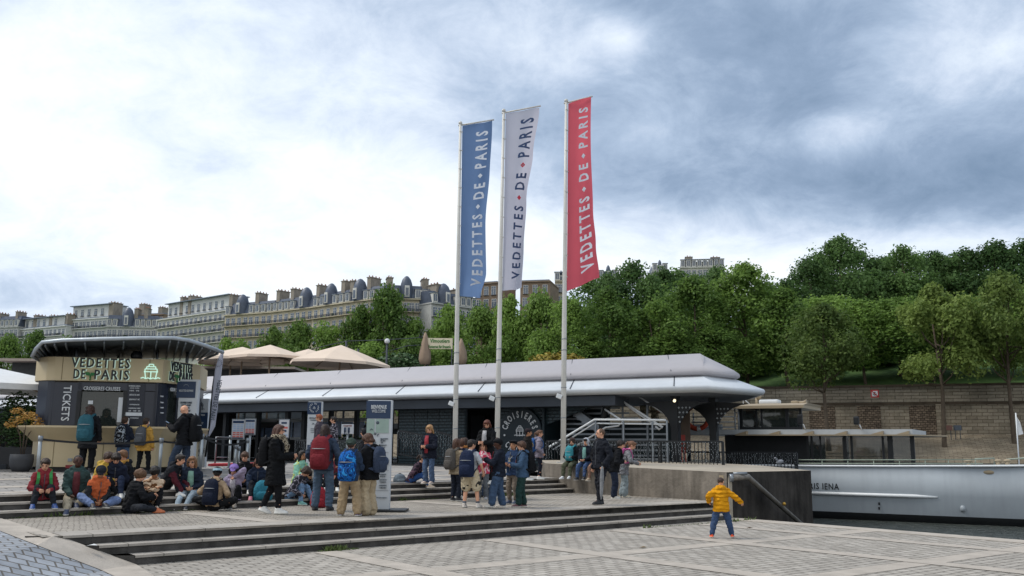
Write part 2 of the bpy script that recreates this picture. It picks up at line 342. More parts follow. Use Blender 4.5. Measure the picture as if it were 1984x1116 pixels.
# ramp at the left: a pale kerb strip that the steps die into, slate setts beyond
R = [G(-160, 955, .4), G(0, 1005, .4), UV(3.5, 14.42, .4), UV(4.42, 13.77, 0), G(330, 1137, 0), G(420, 1190, 0)]
Lp = [G(-160, 972, .4), G(0, 1030, .41), G(72, 1058, .33), G(196, 1106, 0), G(262, 1137, 0), G(330, 1190, 0)]
bm = BM()
for k in range(5):
    for a_ in range(5):
        for b_ in range(3): face(bm, [(R[k].lerp(R[k + 1], x_)).lerp(Lp[k].lerp(Lp[k + 1], x_), y_) + V((0, 0, .012)) for x_, y_ in ((a_ / 5, b_ / 3), ((a_ + 1) / 5, b_ / 3), ((a_ + 1) / 5, (b_ + 1) / 3), (a_ / 5, (b_ + 1) / 3))])
struct('ramp_kerb', bm, m_stone)
bm = BM(); Q_ = V((-6.5, 5.0, 0)); Lz = [p + V((0, 0, .005)) for p in Lp]
for k in range(5): face(bm, [Lz[k], Lz[k + 1], Q_])
face(bm, [Lz[5], V((-3.5, 3, 0)), Q_]); face(bm, [Lz[0], Q_, V((-24, 9, .2)), V((-24, 16, .4))])
bmesh.ops.recalc_face_normals(bm, faces=bm.faces)
struct('ramp', bm, m_slate)
# weeds in the joints at the foot of the steps
def weeds(name, pts, n, h, label):
    bm = BM(); r = random.Random(len(pts) * 7 + n)
    for _ in range(n):
        a, b = r.choice(pts); p = a.lerp(b, r.random()) + V((r.gauss(0, .03), r.gauss(0, .03), 0)); g = r.uniform(.5, 1) * h * (1 if mnoise.noise(p * 1.7) > 0 else .35)
        t = r.uniform(0, 6.28); w = V((math.cos(t), math.sin(t), 0)) * g * .22; tip = p + V((r.gauss(0, g * .5), r.gauss(0, g * .5), g))
        face(bm, [p - w, p + w, tip])
    o = obj(name, bm, mat('weed_green', '#4a5a2c', .8, var=.3)); tag(o, label, 'weeds', kind='stuff'); return o
m = lambda u, v, z: UV(u, v, z)
weeds('weeds', [(m(3.6, upv(3.6) - .03, .4), m(7, upv(7) - .03, .4)), (m(12.3, upv(12.3) - .03, .4), m(13.5, upv(13.5) - .03, .4)), (m(15.6, upv(15.6) - .03, .4), m(16.8, upv(16.8) - .03, .4)),
                (m(15, 14.05, 0), m(19, 14.18, 0)), (m(7.3, 13.85, 0), m(8, 13.87, 0)), (m(18.2, 14.6, 0), m(19, 14.9, 0))], 1500, .1, 'green weeds sprouting at the foot of the stone steps')
# concrete dock block
def BZ(x, y): return 1.11 + .0165 * min(max(-x * .629 + y * .777 - 15, 0), 8)
def _ku():
    lo, hi = 20., 26.
    for _ in range(40):
        u = (lo + hi) / 2; p = UV(u, 15.25, 1.11) - V((0, 0, CAMH)); q = CAMROT.transposed() @ p
        if 992 + F * q.x / -q.z < 1571: lo = u
        else: hi = u
    return lo
KU = _ku()
BLK = [(19.1, 15.0), (KU, 15.25), (KU + 2.4, 18.6), (29.0, 26.0), (22, 25.5), (18.72, 21.45)]
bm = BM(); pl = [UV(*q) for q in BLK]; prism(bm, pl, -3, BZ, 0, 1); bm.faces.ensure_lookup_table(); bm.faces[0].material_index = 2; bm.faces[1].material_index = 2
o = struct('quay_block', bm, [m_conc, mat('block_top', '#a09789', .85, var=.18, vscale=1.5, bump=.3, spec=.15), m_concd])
# river
mw = bpy.data.materials.new('river_water'); mw.use_nodes = True
def water_nodes():
    nt = mw.node_tree; N, L = nt.nodes, nt.links; bs = N['Principled BSDF']; bs.inputs['Base Color'].default_value = (.075, .088, .08, 1); bs.inputs['Roughness'].default_value = .2
    tc = N.new('ShaderNodeTexCoord'); h = None
    for sc, dist, st in (((1.0, 2.2, 1), 1.2, 1), ((3, 6, 1), .5, 1)):
        mp = N.new('ShaderNodeMapping'); mp.inputs['Scale'].default_value = sc; mp.inputs['Rotation'].default_value = (0, 0, .5); L.new(tc.outputs['Object'], mp.inputs[0])
        n = N.new('ShaderNodeTexNoise'); n.inputs['Scale'].default_value = .9; n.inputs['Detail'].default_value = 5; n.inputs['Distortion'].default_value = .8; L.new(mp.outputs[0], n.inputs['Vector'])
        b = N.new('ShaderNodeBump'); b.inputs['Strength'].default_value = st; b.inputs['Distance'].default_value = dist; L.new(n.outputs[0], b.inputs['Height'])
        if h is not None: L.new(h, b.inputs['Normal'])
        h = b.outputs[0]
    L.new(h, bs.inputs['Normal'])
water_nodes()
WZ = -1.0
bm = BM(); face(bm, [(-700, -60, WZ), (900, -60, WZ), (900, 420, WZ), (-700, 420, WZ)]); struct('water', bm, mw)
# ------------------------------------------------------------------ far bank: quay wall, slope, hill
W0, W1, WL = V((78, 275, 0)), V((175, 234.6, 0)), V((-230, 338, 0))
def wallline(x): return 275 - (x - 78) * (.4167 if x > 78 else .205)
wdir = (W1 - W0).normalized(); wn = V((wdir.y, -wdir.x, 0)); wn = wn if wn.y < 0 else -wn     # towards the viewer
m_ash = brickmat('ashlar', '#938a7a', '#7b7263', '#554c41', 2.6, .95, .07, vert=wdir, wob=.06, bumpd=.1, dirt=.4, vs=.09)
m_ash2 = brickmat('ashlar_parapet', '#8c8578', '#787164', '#4b453b', 4.2, .9, .08, vert=wdir, wob=.06, bumpd=.1, dirt=.4, vs=.07)
m_rub = brickmat('rubble_infill', '#807161', '#5a4e43', '#383129', 1.1, .62, .1, vert=wdir, wob=.35, bumpd=.12, dirt=.35, vs=.25)
def along(x): return V((x, wallline(x), 0))
t = thing('embankment_wall', 'long stone embankment wall across the river below the wooded park', 'wall', along(110))
def wq(x, z, off=0): p = along(x) + wn * off; return V((p.x, p.y, z)) - t.location
def wslab(bm, x0, x1, z0, z1, off, th=.6, mi=0):
    a, b = wq(x0, z0, off), wq(x1, z0, off); c, d = wq(x1, z0, off - th), wq(x0, z0, off - th)
    prism(bm, [a.xy, b.xy, c.xy, d.xy], z0, z1, mi)
bm = BM(); wslab(bm, 78, 175, 1, 14.6, 0, 3); wslab(bm, -230, 77.9, 1, 14.6, 0, 3); obj('wall_face', bm, m_ash, t)
bm = BM(); wslab(bm, 78, 175, 14.6, 19.6, .05, 2.6); wslab(bm, -230, 77.9, 14.6, 19.6, .05, 2.6); obj('parapet', bm, m_ash2, t)
bm = BM(); wslab(bm, 78, 175, 14.55, 15.2, .4, .5); wslab(bm, 78, 175, 19.6, 20.2, .4, 3.4); wslab(bm, -230, 77.9, 19.6, 20.2, .4, 3.4); obj('cornice', bm, mat('cornice_stone', '#463f37', .95, var=.3, vscale=.3, spec=.02), t)
for x0, x1 in ((1500, 1560), (1575, 1634), (1657, 1712), (1742, 1803)):
    bm = BM(); A, B = P(x0, 800, 268), P(x1, 800, 262); wslab(bm, A.x, B.x, 5, 14.3, .12, .4); obj('rubble_panel', bm, m_rub, t)
bm = BM(); wslab(bm, P(1821, 800, 258).x - .8, P(1821, 800, 258).x + .8, 4, 14.6, .5, .9); obj('pilaster', bm, m_ash, t)
# sloping lower quay with a low retaining step
m_slope = brickmat('quay_slope', '#8f8472', '#786d5d', '#4d463d', 2.0, .9, .06, rot=.39, wob=.1, bumpd=.08, dirt=.35, vs=.1)
bm = BM(); xs = [-230, -100, 0, 78, 100, 120, 140, 160, 175]
for a, b in zip(xs, xs[1:]):
    A, B = along(a), along(b)
    q = lambda p, o, z: V((p.x, p.y, z)) + wn * o
    for (o0, z0), (o1, z1) in (((0, 6.2), (4, 5.6)), ((4, 5.6), (22, .4)), ((22, .4), (23, -1.6))): face(bm, [q(A, o0, z0), q(B, o0, z0), q(B, o1, z1), q(A, o1, z1)])
struct('quay_slope', bm, m_slope)
bm = BM(); a = P(1858, 862, 249); b = P(2010, 862, 242); prism(bm, [a.xy, b.xy, b.xy + wn.xy * -3, a.xy + wn.xy * -3], 1, a.z); struct('quay_step', bm, m_ash2)
def hillz(x, y):
    d = max(0, y - wallline(x) - 4); k = .03 + .22 * min(1, max(0, (x + 10) / 90)); z = 19.3 + min(d, 8) * .02 + max(0, d - 8) * k + 1.2 * mnoise.noise(V((x * .03, y * .03, 0)))
    if x < 20: z += max(0, d - 60) * .22 * min(1, (20 - x) / 60)
    return min(z, 60)
bm = BM(); gx = [-330 + 20 * i for i in range(34)]; vv = {}
for i, x in enumerate(gx):
    for j in range(15):
        y = wallline(x) + 1.5 + [0, 3, 8, 14, 22, 32, 45, 60, 75, 90, 110, 135, 165, 200, 260][j]; vv[i, j] = bm.verts.new((x, y, hillz(x, y)))
for i in range(len(gx) - 1):
    for j in range(14): bm.faces.new((vv[i, j], vv[i + 1, j], vv[i + 1, j + 1], vv[i, j + 1]))
struct('hill', bm, mat('park_grass', '#415c2a', .9, var=.35, vscale=.15, bump=.3, bscale=2), smooth=True)
# ------------------------------------------------------------------ trees
def leafmat(name, c, c2):
    m = bpy.data.materials.new(name); m.use_nodes = True; nt = m.node_tree; N, L = nt.nodes, nt.links; bs = N['Principled BSDF']
    tc = N.new('ShaderNodeTexCoord'); n = N.new('ShaderNodeTexNoise'); n.inputs['Scale'].default_value = .45; n.inputs['Detail'].default_value = 4; L.new(tc.outputs['Object'], n.inputs['Vector'])
    oi = N.new('ShaderNodeObjectInfo'); ad = N.new('ShaderNodeMath'); ad.operation = 'MULTIPLY_ADD'; L.new(oi.outputs['Random'], ad.inputs[0]); ad.inputs[1].default_value = .34; ad.inputs[2].default_value = -.17
    a2 = N.new('ShaderNodeMath'); a2.operation = 'ADD'; L.new(n.outputs[0], a2.inputs[0]); L.new(ad.outputs[0], a2.inputs[1])
    mr = N.new('ShaderNodeMapRange'); mr.inputs[1].default_value = .3; mr.inputs[2].default_value = .75; L.new(a2.outputs[0], mr.inputs[0])
    mx = N.new('ShaderNodeMix'); mx.data_type = 'RGBA'; L.new(mr.outputs[0], mx.inputs[0]); mx.inputs[6].default_value = hx(c); mx.inputs[7].default_value = hx(c2)
    L.new(mx.outputs[2], bs.inputs['Base Color']); bs.inputs['Roughness'].default_value = .6; bs.inputs['Specular IOR Level'].default_value = .25
    tr = N.new('ShaderNodeBsdfTranslucent'); L.new(mx.outputs[2], tr.inputs[0]); ms = N.new('ShaderNodeMixShader'); ms.inputs[0].default_value = .48
    L.new(bs.outputs[0], ms.inputs[1]); L.new(tr.outputs[0], ms.inputs[2]); L.new(ms.outputs[0], N['Material Output'].inputs[0]); return m
leaf_a = leafmat('plane_leaves', '#4b662e', '#88a652'); leaf_b = leafmat('dark_leaves', '#3c5730', '#6a884c'); leaf_c = leafmat('olive_leaves', '#4f6432', '#82954d')
bark = mat('bark', '#4f453a', .9, var=.3, vscale=1, bump=.5, bscale=6)
def crown_bm(r, h, rx, z0, z1, nl, nq, size, flat=1.0):
    """leaf clumps spread on lobes through an uneven crown volume"""
    bm = BM(); lobes = []
    for k in range(nl):
        t = r.random(); a = r.uniform(0, 6.283); zz = z0 + (z1 - z0) * t
        prof = math.sin(math.pi * min(1, max(.06, (t * .88 + .14)))) ** .65; rad = rx * prof * math.sqrt(r.uniform(.12, 1)) * .82
        lobes.append((V((math.cos(a) * rad, math.sin(a) * rad, zz)), rx * r.uniform(.2, .4) * (.75 + .5 * prof)))
    vs = []; fs = []
    for c, R in lobes:
        for _ in range(nq // nl):
            d = V((r.gauss(0, 1), r.gauss(0, 1), r.gauss(0, .85) + .25)).normalized(); p = c + d * R * (r.random() ** .4) * r.uniform(.75, 1.12); p.z = max(p.z, z0 * .9)
            nrm = (d * .9 + V((r.gauss(0, .6), r.gauss(0, .6), r.gauss(0, .6) + .35))).normalized(); x, y, _z = frame(nrm); s = size * r.uniform(.55, 1.25); tw = r.uniform(0, 3.14)
            u = (x * math.cos(tw) + y * math.sin(tw)) * s * .5; w = (y * math.cos(tw) - x * math.sin(tw)) * s * .34
            i = len(vs); vs += [p - u, p + w + nrm * s * .12, p + u, p - w + nrm * s * .06]; fs.append((i, i + 1, i + 2, i + 3))
    me = bpy.data.meshes.new('crown'); me.from_pydata(vs, [], fs); bm.free(); return me, lobes
def trunk_bm(r, h, lobes, z0, rb):
    bm = BM(); top = V((r.gauss(0, .02) * h, r.gauss(0, .02) * h, h * .72)); mid = V((r.gauss(0, .012) * h, r.gauss(0, .012) * h, h * .35))
    tube(bm, [(0, 0, -1.5), (0, 0, .3), mid, top], [rb * 1.4, rb, rb * .75, rb * .3], 8)
    for c, R in r.sample(lobes, min(12, len(lobes))):
        s = V((0, 0, 0)).lerp(mid, 1) if c.z < h * .55 else mid.lerp(top, r.uniform(.1, .7)); m_ = s.lerp(c, .55) + V((0, 0, -.03 * h))
        tube(bm, [s, m_, c], [rb * .4, rb * .25, rb * .08], 5)
    return bm
TREES = []
for k, (rx, z0, nl, nq, lm) in enumerate([(.36, .13, 38, 8600, 0), (.33, .1, 34, 8000, 0), (.40, .14, 44, 9200, 0), (.34, .12, 38, 8400, 1), (.42, .14, 48, 9600, 1), (.31, .42, 30, 11000, 2), (.3, .4, 28, 10500, 2), (.40, .24, 46, 9600, 0), (.36, .2, 42, 9000, 0)]):
    r = random.Random(100 + k); h = 30.0; cm, lobes = crown_bm(r, h, rx * h, z0 * h, .93 * h, nl, nq, .92 if k not in (5, 6) else .72)
    cm.materials.append((leaf_a, leaf_b, leaf_c)[lm])
    tb = trunk_bm(r, h, lobes, z0 * h, .42); tm = bpy.data.meshes.new('trunk'); tb.to_mesh(tm); tb.free(); tm.materials.append(bark); TREES.append((cm, tm))
def tree(kind, px, ytop, D, label, group, zb=None, wid=None):
    top = P(px, ytop, D); zb = hillz(top.x, top.y) if zb is None else zb; s = (top.z - zb) / 29.5
    o = thing('tree', label, 'tree', (top.x, top.y, zb), RND.uniform(0, 6.28), group); w = s if wid is None else wid / (1800 / D) / (2 * 30 * (.36, .33, .4, .34, .42, .31, .3, .4, .36)[kind])
    o.scale = (w, w, s)
    for nm, me in (('crown', TREES[kind][0]), ('trunk', TREES[kind][1])):
        c = bpy.data.objects.new(nm, me); COL.objects.link(c); c.parent = o
gp = 'trees of the riverside park'
rowa = [(1105, 578, 290, 2, 150), (1180, 556, 283, 0, 150), (1262, 570, 282, 1, 150), (1345, 535, 286, 2, 190), (1440, 508, 288, 0, 200), (1520, 562, 280, 8, 170), (1600, 572, 290, 7, 190), (1668, 585, 284, 8, 170), (1735, 575, 290, 7, 190), (1800, 590, 278, 8, 170), (1865, 572, 282, 7, 190), (1930, 580, 274, 8, 170), (1995, 560, 268, 7, 200)]
for i, (x, y, D, k, w) in enumerate(rowa): tree(k, x, y, D, f'broad leafy tree directly above the embankment wall, number {i+1} from the pavilion end', gp, wid=w)
rowb = [(1140, 530, 345, 3, 150), (1225, 507, 340, 4, 170), (1310, 520, 350, 3, 150), (1390, 515, 352, 3, 140), (1480, 545, 330, 3, 150), (1565, 500, 335, 4, 150), (1625, 458, 340, 4, 190), (1690, 500, 345, 3, 150), (1745, 474, 338, 3, 150), (1810, 488, 344, 4, 160), (1870, 480, 336, 3, 150), (1925, 468, 332, 4, 170), (1985, 462, 328, 3, 160), (2040, 470, 325, 4, 170), (1590, 492, 356, 4, 160), (1655, 484, 360, 3, 150), (1718, 496, 356, 4, 160), (1778, 494, 354, 3, 150), (1842, 500, 350, 4, 160), (1900, 490, 350, 3, 150), (1955, 486, 346, 4, 160), (1520, 540, 330, 3, 150), (1284, 517, 340, 3, 120), (1178, 526, 338, 3, 110), (1260, 534, 330, 4, 160), (1200, 545, 326, 3, 150)]
for i, (x, y, D, k, w) in enumerate(rowb): tree(k, x, y, D, 'dark tall tree on the hilltop skyline of the park', gp, wid=w)
rowc = [(700, 590, 330, 0, 120), (752, 556, 326, 2, 165), (815, 600, 320, 1, 120), (868, 590, 316, 0, 140), (930, 592, 310, 2, 140), (990, 572, 306, 0, 140), (1045, 566, 302, 2, 150), (640, 612, 332, 1, 130), (580, 622, 330, 2, 120), (530, 632, 334, 0, 110), (480, 645, 336, 1, 110), (440, 655, 338, 0, 110),
        (20, 650, 350, 2, 110), (75, 640, 348, 0, 110), (125, 640, 346, 1, 90), (-30, 655, 350, 1, 110), (-80, 650, 350, 0, 130), (-150, 655, 352, 2, 130), (-230, 652, 354, 1, 140), (-310, 655, 356, 0, 140), (-400, 650, 358, 2, 150)]
for i, (x, y, D, k, w) in enumerate(rowc): tree(k, x, y, D, ('leafy tree on the bank below the apartment houses' if x > 300 else 'leafy tree below the houses at the far left'), 'trees below the apartment houses', zb=3, wid=w)
low = [(560, 668, 316, 0, 120), (500, 672, 318, 1, 110), (620, 672, 312, 1, 130), (720, 660, 308, 0, 140), (800, 655, 304, 2, 130), (880, 655, 300, 0, 140), (960, 640, 296, 1, 130), (1050, 640, 290, 2, 150), (1135, 640, 282, 1, 130), (1300, 640, 280, 0, 150), (1385, 632, 278, 2, 150)] + [(x_, 676 + (i_ % 3) * 8, 312 + (i_ % 2) * 10, 3 + i_ % 2, 130) for i_, x_ in enumerate(range(1440, 2010, 62))]
for x, y, D, k, w in low: tree(k, x, y, D, 'lower rounded tree in front of the taller ones', 'lower trees on the bank', zb=4 if x < 1100 else None, wid=w)
for x, y, D, k, w, lb in ((1592, 590, 250, 5, 175, 'slim tree on the lower quay just right of the boat wheelhouse'), (1808, 545, 246, 6, 190, 'olive green tree on the lower quay with straight trunk left of the electrical boxes'), (1938, 530, 243, 5, 190, 'olive green tree on the lower quay with leaning trunk near the picture edge')):
    tree(k, x, y, D, lb, 'young trees on the lower quay', zb=3.5, wid=w)
# ------------------------------------------------------------------ houses on the hill
m_slate2 = mat('slate_roof', '#4a5363', .5, var=.2, vscale=.8); m_zinc = mat('zinc_roof', '#6c7683', .45, var=.15, vscale=.5); m_glass = mat('window_pane', '#4d5866', .12, var=.3, vscale=.3, spec=.8)
m_frame = mat('window_frame_white', '#c9c8c2', .6, var=.05); m_iron = mat('balcony_iron', '#30333a', .6, var=.1); m_pot = mat('chimney_pot', '#8a5a44', .8, var=.2)
walls = {'cream': mat('cream_render', '#c2c1b8', .85, var=.14, vscale=.3, streak=.2), 'yellow': mat('yellow_stone', '#b9af98', .85, var=.16, vscale=.3, streak=.25), 'grey': mat('grey_stone', '#b3b4b2', .85, var=.14, vscale=.3, streak=.25), 'white': mat('white_render', '#c3c4c2', .8, var=.1, vscale=.3), 'brown': mat('brown_brick', '#857362', .9, var=.2, vscale=.5)}
m_stack = mat('chimney_stone', '#8f877b', .9, var=.18, vscale=.4, streak=.25)
def window_mesh(w, h, shutter=False):
    bm = BM(); box(bm, (0, -.06, 0), (w + .3, .12, h + .3), 0); box(bm, (0, -.13, 0), (w, .06, h), 1); box(bm, (0, -.17, 0), (.12, .06, h), 0); box(bm, (0, -.17, h * .22), (w, .06, .1), 0)
    box(bm, (0, -.25, -h / 2 - .2), (w + .6, .5, .15), 2)
    me = bpy.data.meshes.new('window'); bm.to_mesh(me); bm.free()
    for m_ in (m_frame, m_glass, m_iron): me.materials.append(m_)
    return me
def house(label, xl, yl, xr, yr, Dl, fh, nf, wall, roof, nb, depth=18, chim=(), rh=5.0, balc=(0, 1), dome=None, penthouse=None, group='apartment houses on the hill', name='apartment_house'):
    """facade from pixel column xl to xr, cornice at yl/yr seen from the quay"""
    A = P(xl, yl, Dl); hr = 868 + .0087 * (xr - 992) - yr; hl = 868 + .0087 * (xl - 992) - yl; B = P(xr, yr, Dl * hl / hr)
    d = V((B.x - A.x, B.y - A.y, 0)); Lg = d.length; d.normalize(); yaw = math.atan2(d.y, d.x); zc = A.z; zb = zc - fh * nf - 34
    t = thing(name, label, 'building', (A.x, A.y, zb), yaw, group); Hh = zc - zb
    wm = walls[wall]; bm = BM(); box(bm, (Lg / 2, depth / 2, Hh / 2), (Lg, depth, Hh)); obj('wall', bm, wm, t)
    bm = BM(); box(bm, (Lg / 2, depth / 2 - .4, Hh + .25), (Lg + .4, depth + .8, .5)); obj('cornice', bm, wm, t)
    nb = round(nb * 1.35); me = window_mesh(1.75, fh * .64); st = Lg / nb
    for f in range(nf):
        z = Hh - fh * (f + .55)
        for b in range(nb):
            o = bpy.data.objects.new('window', me); COL.objects.link(o); o.parent = t; o.location = (st * (b + .5) + (.25 if (b + f) % 3 == 0 else 0), -.01, z)
        if f in balc:
            bm = BM(); zz = z - fh * .36; box(bm, (Lg / 2, -.75, zz), (Lg, 1.5, .25)); box(bm, (Lg / 2, -1.42, zz + 1.15), (Lg, .1, .1), 1)
            for k in range(int(Lg / .4)): box(bm, (.2 + k * .4, -1.42, zz + .6), (.16, .07, 1.1), 1)
            for k in range(nb // 3 + 1):
                if (f + k) % 2: ell(bm, (st * (k * 3 + .5), -.9, zz + .7), (.9, .4, .7), None, 2, 1)
            obj('balcony', bm, [wm, m_iron, mat('balcony_plants', '#3c5230', .9, var=.4, vscale=3)], t)
    if roof == 'mansard':
        bm = BM(); e = 1.6; lo = [V((.1, 0, Hh + .5)), V((Lg - .1, 0, Hh + .5)), V((Lg - .1, depth, Hh + .5)), V((.1, depth, Hh + .5))]
        hi = [V((.2, e, Hh + rh)), V((Lg - .2, e, Hh + rh)), V((Lg - .2, depth - e, Hh + rh)), V((.2, depth - e, Hh + rh))]; loft(bm, [lo, hi]); obj('roof', bm, m_slate2, t)
        for b in range(nb):
            if dome and abs((b + .5) / nb - dome) < .16: continue
            bm = BM(); x = st * (b + .5); box(bm, (x, .6, Hh + 2.3), (2.1, 2.2, 3.3), 0); box(bm, (x, -.55, Hh + 2.3), (1.4, .1, 2.5), 1); box(bm, (x, -.6, Hh + 2.3), (.12, .08, 2.5), 0); box(bm, (x, .5, Hh + 4.05), (2.5, 2.6, .25), 2)
            obj('dormer', bm, [m_frame, m_glass, m_zinc], t)
        if dome:
            x = Lg * dome; bm = BM(); R = min(2.7, Lg * .13)
            loft(bm, [[V((x + R * s * math.cos(a), 1.2 + R * s * math.sin(a), Hh + .5 + z)) for a in [k * math.pi / 6 for k in range(12)]] for s, z in ((1, 0), (1, rh * .7), (.93, rh), (.7, rh * 1.3), (.3, rh * 1.5), (.05, rh * 1.55))])
            box(bm, (x, 1.1 - R, Hh + rh * .55), (1.7, .5, rh * .75), 1); box(bm, (x, .85 - R, Hh + rh * .5), (1.1, .1, rh * .55), 2); obj('dome', bm, [m_slate2, m_frame, m_glass], t, auto=.6)
    elif roof == 'flat':
        bm = BM(); box(bm, (Lg / 2, depth / 2, Hh + .8), (Lg - 1, depth - 1, .6)); obj('roof', bm, m_zinc, t)
    if penthouse:
        a, b, h = penthouse; bm = BM(); box(bm, (Lg * (a + b) / 2, 6, Hh + .5 + h / 2), (Lg * (b - a), 9, h)); box(bm, (Lg * (a + b) / 2, 5.4, Hh + .6 + h), (Lg * (b - a) + 1.4, 11, .3), 1); obj('penthouse', bm, [walls['white'] if wall != 'brown' else wm, m_zinc], t)
        for k in range(max(1, int(Lg * (b - a) / 4.5))):
            o = bpy.data.objects.new('window', me); COL.objects.link(o); o.parent = t; o.location = (Lg * a + 2.2 + k * 4.5, 1.48, Hh + .5 + h * .5)
    for cx, cw, ch in chim:
        cw *= .8; bm = BM(); box(bm, (Lg * cx, 3.9, Hh + ch / 2), (cw, 5.4, ch), 0); box(bm, (Lg * cx, 3.9, Hh + ch + .15), (cw + .5, 5.8, .3), 0)
        for k in range(6): tube(bm, [(Lg * cx + (k % 2 - .5) * cw * .4, 1.7 + k * .9, Hh + ch + .3), (Lg * cx + (k % 2 - .5) * cw * .4, 1.7 + k * .9, Hh + ch + 1.0)], .2, 6, 1)
        obj('chimney', bm, [m_stack, m_pot], t)
    return t
house('grey slate roofed house at the far left edge of the hill row', -60, 638, 36, 634, 470, 4.8, 3, 'grey', 'mansard', 8, chim=((.2, 2, 7), (.55, 2, 7.5), (.9, 2, 8)), rh=6)
house('pale apartment house with white blinds along its top balcony', 40, 640, 128, 632, 462, 4.8, 3, 'white', 'flat', 8, chim=((.25, 3, 7), (.6, 2.4, 6), (.95, 2, 6)), penthouse=(.02, .9, 5.0))
house('white modern apartment house stepped up with roof terraces', 131, 622, 214, 616, 450, 4.8, 3, 'white', 'flat', 8, chim=((.95, 4, 7.5),), penthouse=(.05, .95, 6.5))
house('stone corner house with dark mansard roof and brown brick panels', 206, 634, 304, 636, 432, 5.2, 2, 'grey', 'mansard', 7, chim=((.55, 2.2, 9), (.75, 2.2, 9.5)), rh=6, dome=.4)
house('small far house with brown gable behind the corner house', 262, 612, 318, 610, 470, 5, 2, 'brown', 'flat', 4, chim=((.15, 4, 6), (.8, 3, 4)))
house('tall cream modern apartment house with long balconies and roof greenery', 306, 622, 442, 602, 424, 4.5, 4, 'cream', 'flat', 11, chim=((.3, 2.6, 9.5), (.42, 2.6, 9.5)), penthouse=(.1, .98, 6.8), balc=(0, 1, 2, 3))
house('yellow stone house with one dark dome next to the cream modern block', 436, 613, 528, 606, 388, 5.0, 3, 'yellow', 'mansard', 6, chim=((.06, 2.4, 9), (.62, 2.4, 9)), rh=5.5, dome=.32)
house('yellow stone house with a dark dome and twin chimney walls', 528, 606, 606, 597, 375, 5.0, 3, 'yellow', 'mansard', 5, chim=((.06, 2.4, 9), (.42, 2.4, 9)), rh=5.5, dome=.78)
house('yellow stone house with red awnings on its balconies', 606, 597, 668, 588, 360, 5.0, 3, 'yellow', 'mansard', 4, chim=((.06, 2.4, 9), (.85, 2.6, 9)), rh=5.5, dome=.5)
house('yellow stone house half hidden behind the tall round tree', 668, 588, 752, 578, 347, 5.0, 3, 'yellow', 'mansard', 5, chim=((.1, 2.4, 8.5), (.5, 2.4, 9)), rh=5.5, dome=.3)
house('domed corner house with big slate dome above the tree', 746, 579, 838, 583, 333, 5.0, 3, 'yellow', 'mansard', 6, chim=((.1, 2.6, 8), (.85, 3, 8)), rh=5.5, dome=.45)
house('grey mansard house behind the blue flag', 836, 588, 922, 600, 330, 5.0, 3, 'grey', 'mansard', 6, chim=((.2, 3, 7.5), (.7, 2.6, 7)), rh=5, dome=.3)
house('blank brown brick house between the blue and white flags', 921, 552, 964, 549, 360, 5, 4, 'brown', 'flat', 2, balc=())
house('low brown brick house between the white and red flags', 1008, 548, 1066, 546, 360, 5, 4, 'brown', 'flat', 2, balc=())
house('stone house with turret just left of the red flag foot', 1076, 546, 1098, 546, 380, 5, 4, 'yellow', 'mansard', 2, balc=(), rh=3, dome=.5)
house('roof of a house with small slate turret peeping over the trees', 1160, 541, 1196, 540, 420, 5, 4, 'grey', 'mansard', 3, balc=(), rh=4, dome=.5)
house('slim slate turret house showing over the hilltop trees', 1264, 527, 1294, 527, 430, 5, 3, 'grey', 'mansard', 2, balc=(), rh=3.6, dome=.5)
house('pale stone house with dormers at the crest right of the red flag', 1318, 520, 1404, 518, 430, 4.6, 3, 'cream', 'mansard', 6, balc=(), rh=3.4, chim=((.2, 4, 5.5), (.8, 5, 5)))
# ------------------------------------------------------------------ landing-stage pavilion
PB = V((6.7, 31.9, 0)); PS = V((.853, -.522, 0)); PT = V((.522, .853, 0)); EZ = 3.78; FZ = .97
def pv(s, t, z): return PB + PS * s + PT * t + V((0, 0, z))
PM = Matrix.Translation(PB) @ Matrix((PS, PT, V((0, 0, 1)))).transposed().to_4x4()
PYAW = math.atan2(PS.y, PS.x)
SL, PW = -52, 9.5
m_skirt = mat('roof_skirt_white', '#c3c8cd', .45, var=.06, vscale=.8, bump=.05, bscale=3, streak=.04); m_tier = mat('roof_tier_grey', '#a6a3a6', .6, var=.035, vscale=.5, streak=.03)
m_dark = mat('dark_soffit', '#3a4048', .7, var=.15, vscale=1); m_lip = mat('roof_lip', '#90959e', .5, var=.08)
m_navy = mat('deep_green_panel', '#17272d', .55, var=.2, vscale=2); m_blk = mat('black_steel', '#101418', .5, var=.2); m_steel = mat('brushed_steel', '#9aa0a3', .35, metal=.7, var=.08)
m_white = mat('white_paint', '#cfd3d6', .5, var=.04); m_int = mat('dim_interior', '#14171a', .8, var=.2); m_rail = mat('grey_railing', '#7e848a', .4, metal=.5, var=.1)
pav = thing('pavilion', 'long low landing-stage pavilion with two-tiered pale metal roof and dark scalloped walls', 'pavilion', PB, PYAW)
def pobj(name, bm, m, parent=None, **k): return obj(name, bm, m, parent or pav, **k)
def ringo(inset, z):
    """plan outline with a blunt chamfered nose at the right end"""
    i = inset
    return [V((SL, i, z)), V((-i * .45, i, z)), V((1.07 - i * .95, 3.2 + i * .1, z)), V((-.2 - i * .95, 6.0, z)), V((-2.5 - i * .6, PW - i, z)), V((SL, PW - i, z))]
def pat(px, py, t):
    """local (s, z) of the point at depth-line t seen in pixel column px"""
    d = ray(px, py); o = V((0, 0, CAMH)); k = (t - (o - PB).dot(PT)) / d.dot(PT); w = o + d * k; return (w - PB).dot(PS), w.z
ZT = EZ - .3
def sx(px, t=1.6): return pat(px, 850, t)[0]
